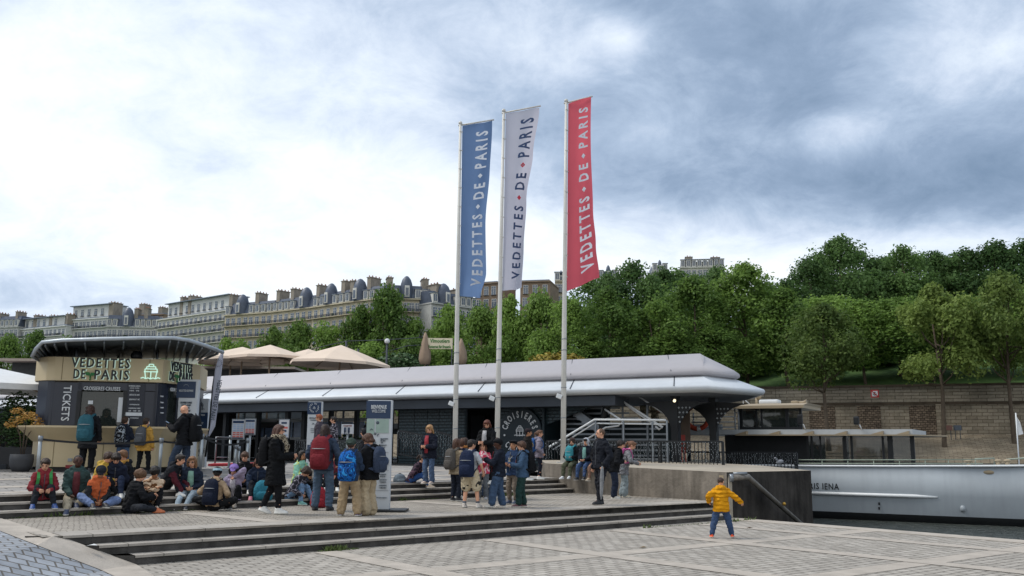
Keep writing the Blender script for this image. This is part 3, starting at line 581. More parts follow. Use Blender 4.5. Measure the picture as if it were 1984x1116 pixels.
# outlines use local axes: x along the front, y into the depth, z up (world height)
bm = BM(); loft(bm, [ringo(.35, EZ - .16), ringo(.04, EZ - .1), ringo(0, EZ), ringo(.05, EZ + .07), ringo(1.25, EZ + .5)], 0, cap=False); r = loft(bm, [ringo(1.25, EZ + .5), ringo(1.6, EZ + .5)], 0, cap=False)
pobj('roof_skirt', bm, [m_skirt], auto=.22)
bm = BM(); loft(bm, [ringo(1.35, EZ + .46), ringo(1.0, EZ + .55), ringo(1.02, EZ + .66), ringo(1.25, EZ + .82), ringo(2.5, EZ + 1.42), ringo(3.4, EZ + 1.5)], 0); pobj('roof_top', bm, [m_tier], auto=.22)
bm = BM()
for s in [-1.2 - 4.1 * k for k in range(12)]:
    bar(bm, (s, .02, EZ + .075), (s - .45, 1.22, EZ + .492), .035, .014); bar(bm, (s - .5, 1.03, EZ + .68), (s - 1.2, 2.5, EZ + 1.425), .025, .012)
pobj('roof_seam', bm, m_dark)
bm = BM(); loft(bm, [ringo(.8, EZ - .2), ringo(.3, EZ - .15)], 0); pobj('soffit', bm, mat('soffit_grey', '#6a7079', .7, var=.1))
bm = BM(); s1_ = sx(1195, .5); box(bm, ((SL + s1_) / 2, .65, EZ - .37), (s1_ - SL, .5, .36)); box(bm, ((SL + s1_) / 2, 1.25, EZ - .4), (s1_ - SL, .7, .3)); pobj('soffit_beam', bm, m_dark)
# floor pontoon the pavilion stands on
bm = BM(); box(bm, (SL / 2 - .4, PW / 2 - .9, FZ - .75), (-SL + .8, PW + 2.6, 1.5)); pobj('pontoon_deck', bm, m_blk)
# scalloped wall bays (front wall line t=1.6): from pixel columns
m_scal = bpy.data.materials.new('scalloped_panel'); m_scal.use_nodes = True
def scal_nodes():
    nt = m_scal.node_tree; N, L = nt.nodes, nt.links; bs = N['Principled BSDF']; bs.inputs['Roughness'].default_value = .4
    tc = N.new('ShaderNodeTexCoord'); mp = N.new('ShaderNodeMapping'); mp.inputs['Rotation'].default_value = (math.pi / 2, 0, 0); L.new(tc.outputs['Object'], mp.inputs[0])
    b = N.new('ShaderNodeTexBrick'); b.offset = .5; b.inputs['Scale'].default_value = 1; b.inputs['Brick Width'].default_value = .22; b.inputs['Row Height'].default_value = .13; b.inputs['Mortar Size'].default_value = .024; b.inputs['Mortar Smooth'].default_value = .8
    L.new(mp.outputs[0], b.inputs['Vector']); b.inputs['Color1'].default_value = hx('#1d3036'); b.inputs['Color2'].default_value = hx('#263b42'); b.inputs['Mortar'].default_value = hx('#121d22')
    L.new(b.outputs[0], bs.inputs['Base Color']); bp = N.new('ShaderNodeBump'); bp.inputs['Strength'].default_value = .8; bp.inputs['Distance'].default_value = .03; bp.invert = True; L.new(b.outputs['Fac'], bp.inputs['Height']); L.new(bp.outputs[0], bs.inputs['Normal'])
scal_nodes()
def wall(px0, px1, t, z0, z1, m, name='wall_panel', th=.12):
    a, b = sx(px0, t), sx(px1, t); bm = BM(); box(bm, ((a + b) / 2, t + th / 2, (z0 + z1) / 2), (b - a, th, z1 - z0)); return pobj(name, bm, m)
edges = [772, 802, 827, 850, 874, 900]
for a, b in zip(edges, edges[1:]): wall(a + .4, b - .4, 1.6, FZ, ZT - .05, m_scal)
edges = [966, 990, 1012, 1034, 1058]
for a, b in zip(edges, edges[1:]): wall(a + .4, b - .4, 1.6, FZ, ZT - .05, m_scal)
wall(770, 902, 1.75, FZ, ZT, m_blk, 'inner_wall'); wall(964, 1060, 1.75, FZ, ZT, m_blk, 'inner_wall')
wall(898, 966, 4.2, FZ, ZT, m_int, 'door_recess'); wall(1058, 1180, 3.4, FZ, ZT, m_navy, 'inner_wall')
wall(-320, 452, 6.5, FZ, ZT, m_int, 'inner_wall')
wall(912, 938, 4.1, FZ, FZ + 2.1, mat('inner_door', '#2a2c33', .6), 'door')
bm = BM(); a = sx(1056); b = sx(1086); box(bm, (a, 2.4, (FZ + ZT) / 2), (.1, 1.9, ZT - FZ)); pobj('inner_wall', bm, m_navy)
# slanted dark fascia over the stair opening
bm = BM(); a, b = sx(1058), sx(1150)
for tri in ([(a, 1.62, ZT), (b, 1.62, ZT), (b, 1.62, ZT - .2), (a, 1.62, ZT - .9)],): 
    v = [V(q) for q in tri]; loft(bm, [v, [q + V((0, .1, 0)) for q in v]])
pobj('stair_fascia', bm, m_scal)
# round emblem with curved lettering
es, ez = pat(1009, 838, 1.5); ER = .98
bm = BM(); tube(bm, [(es, 1.56, ez), (es, 1.44, ez)], ER, 48); emb = pobj('emblem_disc', bm, mat('emblem_navy', '#14232b', .5, var=.1))
def ring_text(bm, s, R, h, cx, cz, y, a0, da, flip=False, sxx=.62, bold=.02, mi=0):
    for i, ch in enumerate(s):
        if ch == ' ': continue
        a = a0 + (i - (len(s) - 1) / 2) * da * (-1 if flip else 1); tb = text_bm(ch, h, sxx, bold, .02)
        rot = Matrix.Rotation(a + (math.pi if flip else 0), 4, 'Y'); merge(bm, tb, Matrix.Translation((cx + R * math.sin(a), y, cz + R * math.cos(a))) @ rot, mi)
def ship_icon(bm, c, w, y, th=.03, mi=0):
    """front view of a small boat over waves, in lines"""
    S = w / 2; q = lambda x, z: V((c[0] + x * S, y, c[1] + z * S)); L = []
    L += [[(-.62, .0), (-.5, -.72)], [(.62, 0), (.5, -.72)], [(-.72, 0), (.72, 0)], [(-.62, 0), (-.62, .3), (.62, .3), (.62, 0)], [(-.48, .3), (-.45, .55), (.45, .55), (.48, .3)], [(-.25, .55), (-.22, .8), (.22, .8), (.25, .55)], [(0, .0), (0, -.75)],
          [(-1, -.72), (-.75, -.62), (-.5, -.76), (-.25, -.66), (0, -.78), (.25, -.66), (.5, -.76), (.75, -.62), (1, -.72)]]
    for l in L:
        for a, b in zip(l, l[1:]): bar(bm, q(*a), q(*b), th, .02, mi, up=(0, 1, 0))
bm = BM(); ring_text(bm, 'CROISIERES', .72, .27, es, ez, 1.42, 0, .285, bold=.03); ring_text(bm, 'CRUISES', .72, .27, es, ez, 1.42, math.pi, .29, True, bold=.03)
for q in (-1, 1): tube(bm, [(es + q * .72 * math.sin(1.72), 1.44, ez + .72 * math.cos(1.72)), (es + q * .72 * math.sin(1.72), 1.41, ez + .72 * math.cos(1.72))], .04, 10)
ship_icon(bm, (es, ez + .06), .5, 1.42, .03); pobj('emblem_lettering', bm, m_white, emb)
# columns with perforated curved brackets
def column(px, t, side=1):
    s = sx(px, t); bm = BM(); box(bm, (s, t, (FZ + EZ) / 2 - .2), (.26, .3, EZ - FZ)); c = pobj('column', bm, m_blk)
    bm = BM()
    for sd in (-1, 1):
        pts = [V((s + sd * .13, t, EZ - 1.5))]
        for k in range(7): a = k / 6 * math.pi / 2; pts.append(V((s + sd * (.13 + 1.25 * (1 - math.cos(a))), t, EZ - 1.5 + 1.05 * math.sin(a))))
        pts += [V((s + sd * .13, t, EZ - .35))]
        v = [p + V((0, -.12, 0)) for p in pts]; loft(bm, [v, [p + V((0, .12, 0)) for p in v]])
    pobj('bracket', bm, m_blk, c)
    bm = BM()
    for i in range(4):
        for j in range(4 - i): 
            x, z = .18 + j * .14 + (i % 2) * .03, EZ - .62 - i * .17; box(bm, (s + x, t - .13, z), (.055, .03, .055), 0, Matrix.Rotation(.785, 3, 'Y'))
    pobj('bracket_hole', bm, mat('pierced_light', '#8b9297', .6), c)
for px, t in ((1310, 1.7), (1384, 3.2)): column(px, t)
for px, t in ((436, 1.5), (556, 1.5), (588, 3), (640, 5), (690, 5), (756, 1.5), (500, 6)):
    s = sx(px, t); bm = BM(); box(bm, (s, t, (FZ + EZ) / 2 - .2), (.2, .2, EZ - FZ)); pobj('column', bm, m_blk)
# back range of the pavilion: counters, bright blue window strips, planting
t_ = 8.6
for px0, px1 in ((455, 548), (548, 640), (640, 752)):
    a, b = sx(px0, t_), sx(px1, t_)
    bm = BM(); box(bm, ((a + b) / 2, t_, FZ + .5), (b - a - .1, .3, 1.0)); box(bm, ((a + b) / 2, t_, FZ + 2.15), (b - a - .05, .25, .18), 1); box(bm, ((a + b) / 2, t_ - .05, FZ + 1.12), (b - a - .05, .4, .14), 1)
    pobj('counter', bm, [m_int, m_white])
    n = 5
    for k in range(n):
        bm = BM(); x = a + (b - a) * (k + .5) / n; box(bm, (x, t_ + .05, FZ + 1.62), ((b - a) / n * .8, .05, .85)); pobj('window_pane', bm, mat('blue_window', ('#6d7f9c', '#41506b')[k % 2], .25, var=.4, vscale=2, spec=.7))
def shrub_bm(r, c, rad, n, size, mi=0, bm=None):
    bm = bm or BM()
    for _ in range(n):
        d = V((r.gauss(0, 1), r.gauss(0, 1), r.gauss(0, 1))).normalized(); p = V(c) + V((d.x * rad[0], d.y * rad[1], d.z * rad[2])) * r.random() ** .45
        x, y, z = frame((d + V((r.gauss(0, .7), r.gauss(0, .7), r.gauss(0, .7)))).normalized()); s = size * r.uniform(.6, 1.3)
        face(bm, [p - x * s, p + y * s * .5, p + x * s, p - y * s * .5], mi)
    return bm
m_leafd = mat('shrub_leaves', '#35502a', .6, var=.45, vscale=3)
bm = shrub_bm(random.Random(3), (sx(668, 5), 5, FZ + .75), (1.6, .5, .6), 700, .09); tag(obj('hedge', bm, m_leafd, None), 'clipped green hedge inside the open bay of the pavilion', 'hedge').matrix_world = PM
# interior desk screens and rack
for px, z0, z1, c in ((470, FZ, 2.8, '#1b1e22'), (716, FZ, 2.7, '#15181b'), (546, FZ + 1.5, 2.95, '#111')):
    s = sx(px, 4.5); bm = BM(); box(bm, (s, 4.5, (z0 + z1) / 2), (.55, .3, z1 - z0), bev=.03); pobj('cabinet', bm, mat('cab' + c, c + '000' if len(c) == 4 else c, .6))
# ceiling lamps of the soffit
for px in (790, 824, 1190, 1316):
    s = sx(px, .9); bm = BM(); tube(bm, [(s, .55, EZ - .4), (s, .5, EZ - .44)], .05, 10); pobj('ceiling_lamp', bm, mat('lamp_glow', '#fff3d0', .4, emit='#ffe9c0', estr=1.2))
# ------------------------------------------------------------------ railings hung with string lights
m_bulb = mat('string_light', '#7d8488', .35, var=.1)
def light_fence(a, b, z0a, z0b, h, label, n=None, slope=0):
    """dark railing from a to b (world xy) with curtains of little unlit bulbs"""
    a, b = V(a), V(b); d = b - a; Ln = d.length; r = random.Random(int(Ln * 100)); yaw = math.atan2(d.y, d.x); nrm = V((d.y, -d.x)).normalized()
    t = thing('railing', label, 'railing', (*a, z0a), yaw, 'railings hung with string lights'); dz = lambda x: (z0b - z0a) * x / Ln
    bm = BM(); bar(bm, (0, 0, h), (Ln, 0, h + dz(Ln)), .09, .07); bar(bm, (0, 0, .08), (Ln, 0, .08 + dz(Ln)), .05); 
    obj('top_rail', bm, m_blk, t)
    k = 0; np_ = max(1, round(Ln / 2.2))
    for k in range(np_ + 1): bm = BM(); x = Ln * k / np_; bar(bm, (x, 0, dz(x)), (x, 0, h + dz(x)), .08); obj('post', bm, m_blk, t)
    bm = BM()
    for k in range(int(Ln / .13)): x = .06 + k * .13; bar(bm, (x, 0, .08 + dz(x)), (x, 0, h + dz(x)), .022)
    obj('bars', bm, m_blk, t)
    bm = BM(); x = 0
    while x < Ln:
        ln = h * r.uniform(.35, .95); 
        for j in range(int(ln / .055)): 
            s = r.uniform(.011, .02); box(bm, (x + r.gauss(0, .018), -.05 + r.gauss(0, .012), h - .03 - j * .055 + dz(x)), (s, s, s * 1.7))
        x += r.uniform(.07, .14)
    o = obj('string_lights', bm, m_bulb, t); o['kind'] = 'stuff'; return t
def pw(px, t): w = PM @ V((sx(px, t), t, 0)); return w.xy
light_fence(pw(1060, -.6), pw(1400, -.6), FZ, FZ, .95, 'dark railing strung with small bulbs between the steel stair and the dock')
light_fence(pw(838, -.6), pw(900, -.6), FZ + .35, FZ, 1.0, 'sloping railing with bulbs right of the girl with the red top')
light_fence(pw(772, -.6), pw(832, -.6), FZ + .35, FZ + .1, 1.0, 'sloping railing with bulbs between the welcome totem and the girl with the red top')
light_fence(pw(574, .2), pw(704, .2), FZ, FZ, .95, 'level railing with bulbs left of the welcome totem')
light_fence(pw(648, -.5), pw(712, -.5), FZ, FZ, .9, 'short railing with bulbs hidden behind the schoolchildren')
b0, b1, b2 = P(1544, 905, 33.5), P(1243, 893, 38), 0
light_fence(b1.xy, b0.xy, .55, .55, 1.02, 'long dark railing with bulbs running along the back of the concrete dock')
# ------------------------------------------------------------------ steel stair and landing rails right of the emblem
st = thing('steel_staircase', 'steel staircase with white handrails and slatted side beneath the pavilion roof', 'staircase', PB, PYAW)
bm = BM()
T = 2.3; a, b = sx(1092, T), sx(1292, T)
for k in range(13):
    z = FZ + .25 + k * .2; x1 = b - (.0 if k < 5 else (k - 5) * .38); box(bm, ((a + x1) / 2, T, z), (max(.3, x1 - a), .03, .07))
for px in (1168, 1208, 1256): box(bm, (sx(px, T), T - .05, FZ + 1.2), (.06, .06, 2.4))
obj('slatted_side', bm, m_rail, st)
bm = BM(); box(bm, ((a + b) / 2, T + 1.2, FZ + .85), (b - a, .06, 1.7)); obj('back_screen', bm, m_navy, st)
def hr(pts, t, r=.035, nm='handrail'):
    bm = BM(); tube(bm, [V((pat(x, y, t)[0], t, pat(x, y, t)[1])) for x, y in pts], r, 8); obj(nm, bm, m_white, st)
hr([(1195, 770), (1284, 828), (1277, 832), (1270, 826)], 1.2, .04); hr([(1199, 774), (1266, 822)], 1.3, .035); hr([(1236, 767), (1288, 802)], 1.8, .035)
hr([(1063, 870), (1064, 866), (1152, 813), (1290, 814)], .3, .04); hr([(1072, 871), (1152, 820), (1290, 822)], .35, .03)
hr([(1172, 793), (1207, 816), (1198, 825), (1174, 828), (1110, 868)], .8, .035); hr([(1143, 774), (1162, 787)], 2.0, .03)
bm = BM()
for x0, y0, x1, y1, t in ((1100, 788, 1160, 832, 1.9), (1104, 786, 1165, 829, 2.6)):
    s0, z0 = pat(x0, y0, t); s1, z1 = pat(x1, y1, t); bar(bm, (s0, t, z0), (s1, t, z1), .06, .28)
for k in range(9):
    s0, z0 = pat(1100, 788, 2.2); s1, z1 = pat(1166, 836, 2.2); f = k / 8; box(bm, (s0 + (s1 - s0) * f, 2.25, z0 + (z1 - z0) * f - .02), (.3, .75, .05))
obj('flight', bm, m_rail, st)
bm = BM()
for x in (1154, 1208, 1264, 1292): s, z = pat(x, 814, .3); bar(bm, (s, .3, FZ), (s, .3, z), .05)
bar(bm, (pat(1152, 850, .3)[0], .3, FZ + .35), (pat(1292, 850, .3)[0], .3, FZ + .35), .04); obj('landing_post', bm, m_rail, st)
bm = BM()
s0, z0 = pat(1130, 800, 1.2)
pts = [V((pat(1178 + 22 * (1 - math.sin(a)), 0, 1.4)[0], 1.4, FZ + .2 + 2.3 * math.cos(a))) for a in [k * .17 for k in range(1)]]
sA, zA = pat(1166, 830, 1.4)
ptsL = [V((sA + .9 * (1 - math.cos(a)), 1.4, FZ + 1.3 + 1.45 * math.sin(a))) for a in [k * math.pi / 2 / 8 for k in range(9)]]
tube(bm, [V((sA, 1.4, FZ))] + ptsL, .13, 8); obj('arched_stay', bm, m_blk, st)
bm = BM(); s0, s1 = sx(1130, 2.7), sx(1166, 2.7); v = [V((s0 - .6, 2.7, FZ)), V((s1, 2.7, FZ)), V((s1, 2.7, FZ + .9)), V((s0 - .6, 2.7, FZ + 1.9))]; loft(bm, [v, [q + V((0, .04, 0)) for q in v]]); obj('mesh_screen', bm, m_navy, st)
# deck chair, life ring and menu board near the right columns
def on_pav(o): o.matrix_world = PM @ o.matrix_basis; return o
def ring_bm(c, R, r, n=20, mi=(0, 1)):
    bm = BM(); rs = []
    for k in range(n):
        a = 2 * math.pi * k / n; o = V((math.cos(a), 0, math.sin(a))); rs.append([bm.verts.new(V(c) + o * (R + r * math.cos(q)) + V((0, r * math.sin(q), 0))) for q in [2 * math.pi * j / 8 for j in range(8)]])
    for k in range(n):
        for j in range(8): f = bm.faces.new((rs[k][j], rs[(k + 1) % n][j], rs[(k + 1) % n][(j + 1) % 8], rs[k][(j + 1) % 8])); f.material_index = mi[1] if k % 5 == 0 else mi[0]; f.smooth = True
    return bm
s, z = pat(1351, 808, 6); o = obj('life_ring', ring_bm((s, 6, z), .48, .1), [mat('life_ring_red', '#a8432f', .6), m_white]); tag(o, 'red life ring hanging on the rail between the two black columns', 'life ring'); o.matrix_world = PM
s, z = pat(1322, 845, 2.6); o = obj('menu_board', (lambda b: (box(b, (s, 2.6, 2.35), (.62, .06, 1.5)), box(b, (s - .1, 2.56, 3.0), (.3, .05, .3)), b)[-1])(BM()), mat('board_brown', '#4f443c', .8)); tag(o, 'brown upright board beside the right-hand black column', 'board'); o.matrix_world = PM
t = thing('bar_stool', 'red metal bar stool standing behind the black column under the roof', 'stool'); t.matrix_world = PM
s, z = pat(1316, 870, 2.4); mr_ = mat('red_metal', '#8e3128', .5)
bm = BM(); box(bm, (s, 2.4, FZ + .75), (.38, .38, .05), bev=.01); obj('seat', bm, mr_, t)
for i in (-1, 1):
    for j in (-1, 1): bm = BM(); bar(bm, (s + i * .2, 2.4 + j * .2, FZ), (s + i * .15, 2.4 + j * .15, FZ + .75), .03); obj('leg', bm, mr_, t)
bm = BM(); box(bm, (s, 2.58, FZ + 1.05), (.36, .03, .35)); obj('backrest', bm, mr_, t)
# ------------------------------------------------------------------ terrace boat with parasols behind the roof
m_can = mat('beige_canvas', '#cdbcab', .85, var=.06, vscale=1); m_wood = mat('pole_wood', '#8b7a68', .7); m_canl = mat('white_canvas', '#cdcfd1', .8, var=.05)
def parasol(px, ytop, D, R, rise, label, canvas=None, n=8, rot=0., zg=3.0):
    p = P(px, ytop, D); t = thing('parasol', label, 'parasol', (p.x, p.y, zg), rot, 'large open parasols'); H = p.z - zg; cm = canvas or m_can
    bm = BM(); top = bm.verts.new((0, 0, H)); e = []; mids = []
    for k in range(n):
        a = 2 * math.pi * (k + .5) / n; rr = R / math.cos(math.pi / n) if n == 4 else R
        mids.append(bm.verts.new((rr * .5 * math.cos(a), rr * .5 * math.sin(a), H - rise * .47))); e.append(bm.verts.new((rr * math.cos(a), rr * math.sin(a), H - rise)))
    for k in range(n): bm.faces.new((top, mids[k], mids[(k + 1) % n])); bm.faces.new((mids[k], e[k], e[(k + 1) % n], mids[(k + 1) % n]))
    lo = [bm.verts.new(v.co + V((0, 0, -.16))) for v in e]
    for k in range(n): bm.faces.new((e[k], lo[k], lo[(k + 1) % n], e[(k + 1) % n]))
    obj('canopy', bm, cm, t)
    bm = BM(); tube(bm, [(0, 0, 0), (0, 0, H - .1)], .06, 8); obj('pole', bm, m_wood, t)
    for k in range(n): bm = BM(); a = 2 * math.pi * (k + .5) / n; rr = R / math.cos(math.pi / n) if n == 4 else R; bar(bm, (.05 * math.cos(a), .05 * math.sin(a), H - .12), (rr * .97 * math.cos(a), rr * .97 * math.sin(a), H - rise - .03), .04); obj('rib', bm, m_wood, t)
    bm = BM(); box(bm, (0, 0, .08), (.9, .9, .16), bev=.03); obj('base', bm, m_dark, t); return t
parasol(470, 672, 60, 2.9, .85, 'beige parasol farthest left on the terrace, half behind its neighbour', rot=.2)
parasol(524, 668, 58, 2.5, .8, 'beige parasol second from the left with its two-tone pole showing below', rot=.1)
parasol(598, 676, 62, 2.2, .7, 'beige parasol mostly hidden behind the largest one', rot=.5)
parasol(655, 668, 56, 3.1, 1.15, 'largest beige parasol tilted to the right over the pavilion roof', n=8, rot=.3).rotation_euler = (0, .04, .3)
parasol(448, 684, 64, 2.3, .6, 'low beige parasol tucked under the others beside the kiosk roof', rot=.3)
for px, lb in ((823, 'closed beige parasol left of the restaurant signboard'), (893, 'closed beige parasol right of the restaurant signboard')):
    a = P(px, 644 if px < 850 else 656, 60); b = P(px, 706, 60); t = thing('closed_parasol', lb, 'parasol', (b.x, b.y, 4.5), 0, 'closed parasols'); H = a.z - 4.5; z1 = b.z - 4.5
    bm = BM(); loft(bm, [[V((r_ * (1 + .2 * (-1) ** k) * math.cos(k * .3927), r_ * (1 + .2 * (-1) ** k) * math.sin(k * .3927), z)) for k in range(16)] for r_, z in ((.26, z1), (.34, z1 + .35), (.3, z1 + .8), (.15, H - .35), (.04, H))]); obj('canopy', bm, mat('brown_canvas', '#94816f', .85, var=.1, vscale=2), t, auto=.5)
    bm = BM(); tube(bm, [(0, 0, 0), (0, 0, z1 + .1)], .05, 8); obj('pole', bm, m_wood, t)
# terrace building with dark glazing, its people-height parapet hidden by the roof in front
def block_thing(name, label, cat, x0, x1, ytop, D, depth, z0, panes, roofm, wallm):
    A, B = P(x0, ytop, D), P(x1, ytop, D); t = thing(name, label, cat, (A.x, A.y, z0)); Lg = B.x - A.x; H = A.z - z0
    bm = BM(); box(bm, (Lg / 2, depth / 2, H / 2), (Lg, depth, H)); obj('wall', bm, wallm, t)
    bm = BM(); box(bm, (Lg / 2, depth / 2 - .4, H + .08), (Lg + 1.0, depth + 1.6, .16)); obj('roof', bm, roofm, t)
    n = panes
    for k in range(n): bm = BM(); box(bm, (Lg * (k + .5) / n, -.03, H * .55), (Lg / n * .86, .06, min(1.6, H * .7))); obj('window', bm, mat('terrace_glass', '#3d4a50', .1, var=.5, vscale=.8, spec=.9), t)
    return t
m_tw = mat('terrace_wall', '#37393a', .7, var=.2)
block_thing('terrace_bar', 'dark glazed terrace bar under the beige parasols behind the roof', 'building', 395, 565, 716, 66, 4, 1, 8, mat('terrace_roof', '#9b8f84', .7), m_tw)
block_thing('terrace_cabin', 'small dark glazed cabin left of the ticket kiosk roof', 'building', 24, 104, 702, 62, 5, 1, 5, mat('terrace_roof', '#9b8f84', .7), m_tw)
o = obj('boat_terrace_deck', (lambda b: (prism(b, [P(-150, 700, 54).xy, P(1000, 700, 54).xy, P(1000, 700, 78).xy, P(-150, 700, 78).xy], 2.7, 3.0), b)[-1])(BM()), m_tw); tag(o, 'raised terrace deck behind the pavilion roof carrying the parasols', 'deck')
# mast with lamp and signboard and cable
t = thing('signboard', 'cream restaurant signboard with green writing between two closed parasols', 'sign', P(853, 700, 60)); p0 = V(t.location)
A, B = P(828, 655, 60), P(877, 655, 60); C_ = P(828, 676, 60)
bm = BM(); box(bm, (V(((A.x + B.x) / 2, 60, (A.z + C_.z) / 2)) - p0), (B.x - A.x, .08, A.z - C_.z)); obj('board', bm, mat('cream_board', '#d8cdb2', .7, var=.05), t)
bm = BM(); q = (V(((A.x + B.x) / 2, 60, (A.z + C_.z) / 2)) - p0)
merge(bm, text_bm('Vimoutiers', .26, .8, .02, .02), Matrix.Translation(q + V((0, -.06, .18)))); merge(bm, text_bm('Restaurant Bar Brasserie', .2, .52, .02, .02), Matrix.Translation(q + V((0, -.06, -.2)))); obj('lettering', bm, mat('sign_green', '#3f7a3c', .6), t)
for x in (829, 876): bm = BM(); e = P(x, 655, 60) - p0; tube(bm, [(e.x, .05, e.z), (e.x, .05, 3.0 - p0.z)], .05, 6); obj('post', bm, m_dark, t)
def cable(pts, r, label):
    bm = BM(); tube(bm, [P(*q) for q in pts], r, 5); tag(obj('cable', bm, m_dark), label, 'cable', 'cables over the terrace')
cable([(604, 676, 60), (640, 668, 60), (671, 661, 60), (730, 659, 60), (790, 656, 60), (822, 653, 60)], .025, 'thin cable strung above the largest parasol to the signboard')
cable([(740, 684, 60), (790, 670, 60), (822, 668, 60)], .025, 'thin lower cable running from the parasol to the signboard')
for px, y0, lb in ((671, 660, 'thin dark mast beside the largest parasol'), (750, 664, 'dark mast with a pale globe lamp between parasol and signboard'), (694, 676, 'short thick dark mast in front of the largest parasol')):
    a, b = P(px, y0, 60), P(px, 720, 60); t = thing('mast', lb, 'mast', (a.x, a.y, 3.0), 0, 'masts on the terrace'); bm = BM(); tube(bm, [(0, 0, 0), (0, 0, a.z - 3.0)], .07, 6); obj('pole', bm, m_dark, t)
    if px == 750: bm = BM(); ell(bm, (0, 0, a.z - 2.9), (.18, .18, .18)); obj('globe', bm, m_canl, t)
t = thing('autumn_shrub', 'yellowing shrub showing over the pavilion roof behind the flagpoles', 'shrub', P(1078, 700, 70)); bm = shrub_bm(random.Random(9), (0, 0, 0), (2.2, 1.2, .75), 900, .16); obj('foliage', bm, mat('yellow_leaves', '#8a7a2c', .7, var=.4, vscale=2), t)
bm = BM(); tube(bm, [(0, 0, -3), (0, 0, .2)], .08, 6); obj('stem', bm, bark, t)
t = thing('autumn_shrub', 'dark green shrub between the closed parasols and the pavilion roof', 'shrub', P(780, 702, 70)); bm = shrub_bm(random.Random(19), (0, 0, 0), (2.0, 1.0, .8), 900, .16); obj('foliage', bm, m_leafd, t)
bm = BM(); tube(bm, [(0, 0, -3), (0, 0, .2)], .08, 6); obj('stem', bm, bark, t)
# ------------------------------------------------------------------ white river boat
BO = V((12.3, 38.0, 0)); BS = V((.863, -.505, 0)); BT = V((.505, .863, 0))
BMX = Matrix.Translation(BO) @ Matrix((BS, BT, V((0, 0, 1)))).transposed().to_4x4()
def bpt(px, py, t=0.):
    d = ray(px, py); o = V((0, 0, CAMH)); k = (t - (o - BO).dot(BT)) / d.dot(BT); w = o + d * k; return (w - BO).dot(BS), w.z
def bx(px, t=0.): return bpt(px, 870, t)[0]
m_hull = mat('hull_paint', '#949ca3', .4, var=.1, vscale=.35, streak=.06, spec=.5); m_cream = mat('cream_paint', '#94866f', .5, var=.06); m_rope = mat('pale_green_tube', '#8d988c', .4)
m_gls = bpy.data.materials.new('cabin_glass'); m_gls.use_nodes = True
_b = m_gls.node_tree.nodes['Principled BSDF']; _b.inputs['Base Color'].default_value = (.03, .038, .035, 1); _b.inputs['Alpha'].default_value = .52; _b.inputs['Specular IOR Level'].default_value = .9; _b.inputs['Roughness'].default_value = .04
boat = thing('river_boat', 'white passenger boat with glazed cabin and upper wheelhouse moored behind the dock', 'boat', BO, math.atan2(BS.y, BS.x))
def bobj(name, bm, m, parent=None, **k): return obj(name, bm, m, parent or boat, **k)
def bbox(name, px0, px1, t0, t1, z0, z1, m, bev=0, parent=None):
    a, b = bx(px0, t0), bx(px1, t0); bm = BM(); box(bm, ((a + b) / 2, (t0 + t1) / 2, (z0 + z1) / 2), (b - a, t1 - t0, z1 - z0), bev=bev); return bobj(name, bm, m, parent)
def sheer(s): return 1.0 + .0009 * max(0, s + 6) ** 2
stn = [-34, -30, -20, -10, -4, 0, 4, 8, 12, 15, 17.5]; BW = 5.6
def half(s): return 1 if s < 6 else max(.02, 1 - ((s - 6) / 11.6) ** 2)
def sec(s, z, fl):
    w = BW / 2 * half(s) * fl; c = BW / 2; return [V((s + (z + 1) * .35 * (s > 12), c - w, z)), V((s + (z + 1) * .35 * (s > 12), c + w, z))]
bm = BM(); rows = []
for s in stn:
    zt = sheer(s); rows.append([sec(s, -1.3, .9)[0], sec(s, -.72, .955)[0], sec(s, .0, .985)[0], sec(s, zt, 1)[0], sec(s, zt, 1)[1], sec(s, .0, .985)[1], sec(s, -.72, .955)[1], sec(s, -1.3, .9)[1]])
rs = loft(bm, rows); bm.faces.ensure_lookup_table()
for f in bm.faces:
    if max(v.co.z for v in f.verts) < -.6: f.material_index = 1
bobj('hull', bm, [m_hull, mat('boot_stripe', '#14171a', .5, var=.3)], auto=.5)
bm = BM(); a, b = bx(1500, -.03), bx(1810, -.03); tube(bm, [(a, .02, -.02), (b - .8, .02, -.02), (b, .05, -.03)], [.07, .07, .03], 8); bobj('rubbing_strake', bm, m_white)
bm = BM(); tube(bm, [(s, BW / 2 - BW / 2 * half(s), sheer(s) + .02) for s in [-20, -10, -5, 0, 3, 6, 8, 10, 12, 14, 16]], .05, 6); bobj('gunwale', bm, m_white)
s, z = bpt(1625, 943, 0); bm = BM(); merge(bm, text_bm('PARIS IENA', .25, .78, .012, .01, 1.15, align='RIGHT'), Matrix.Translation((s, .02, z))); bobj('name_lettering', bm, m_blk)
s, z = bpt(1915, 915, 0); bm = BM(); ell(bm, (s, .1, z), (.24, .08, .1)); bobj('fairlead', bm, m_cream)
bm = BM()
for y in (976, 985): s, z = bpt(1703, y, 0); box(bm, (s, .05, z), (.06, .04, .1))
bobj('draught_marks', bm, m_blk)
s, z = bpt(1865, 986, 0); bm = BM(); ell(bm, (s, .1, z), (.1, .08, .13)); bobj('outlet', bm, m_hull)
bm = BM(); box(bm, (-8, BW / 2, 1.02), (42, BW - .7, .06)); bobj('deck', bm, mat('deck_grey', '#6b6f72', .7))
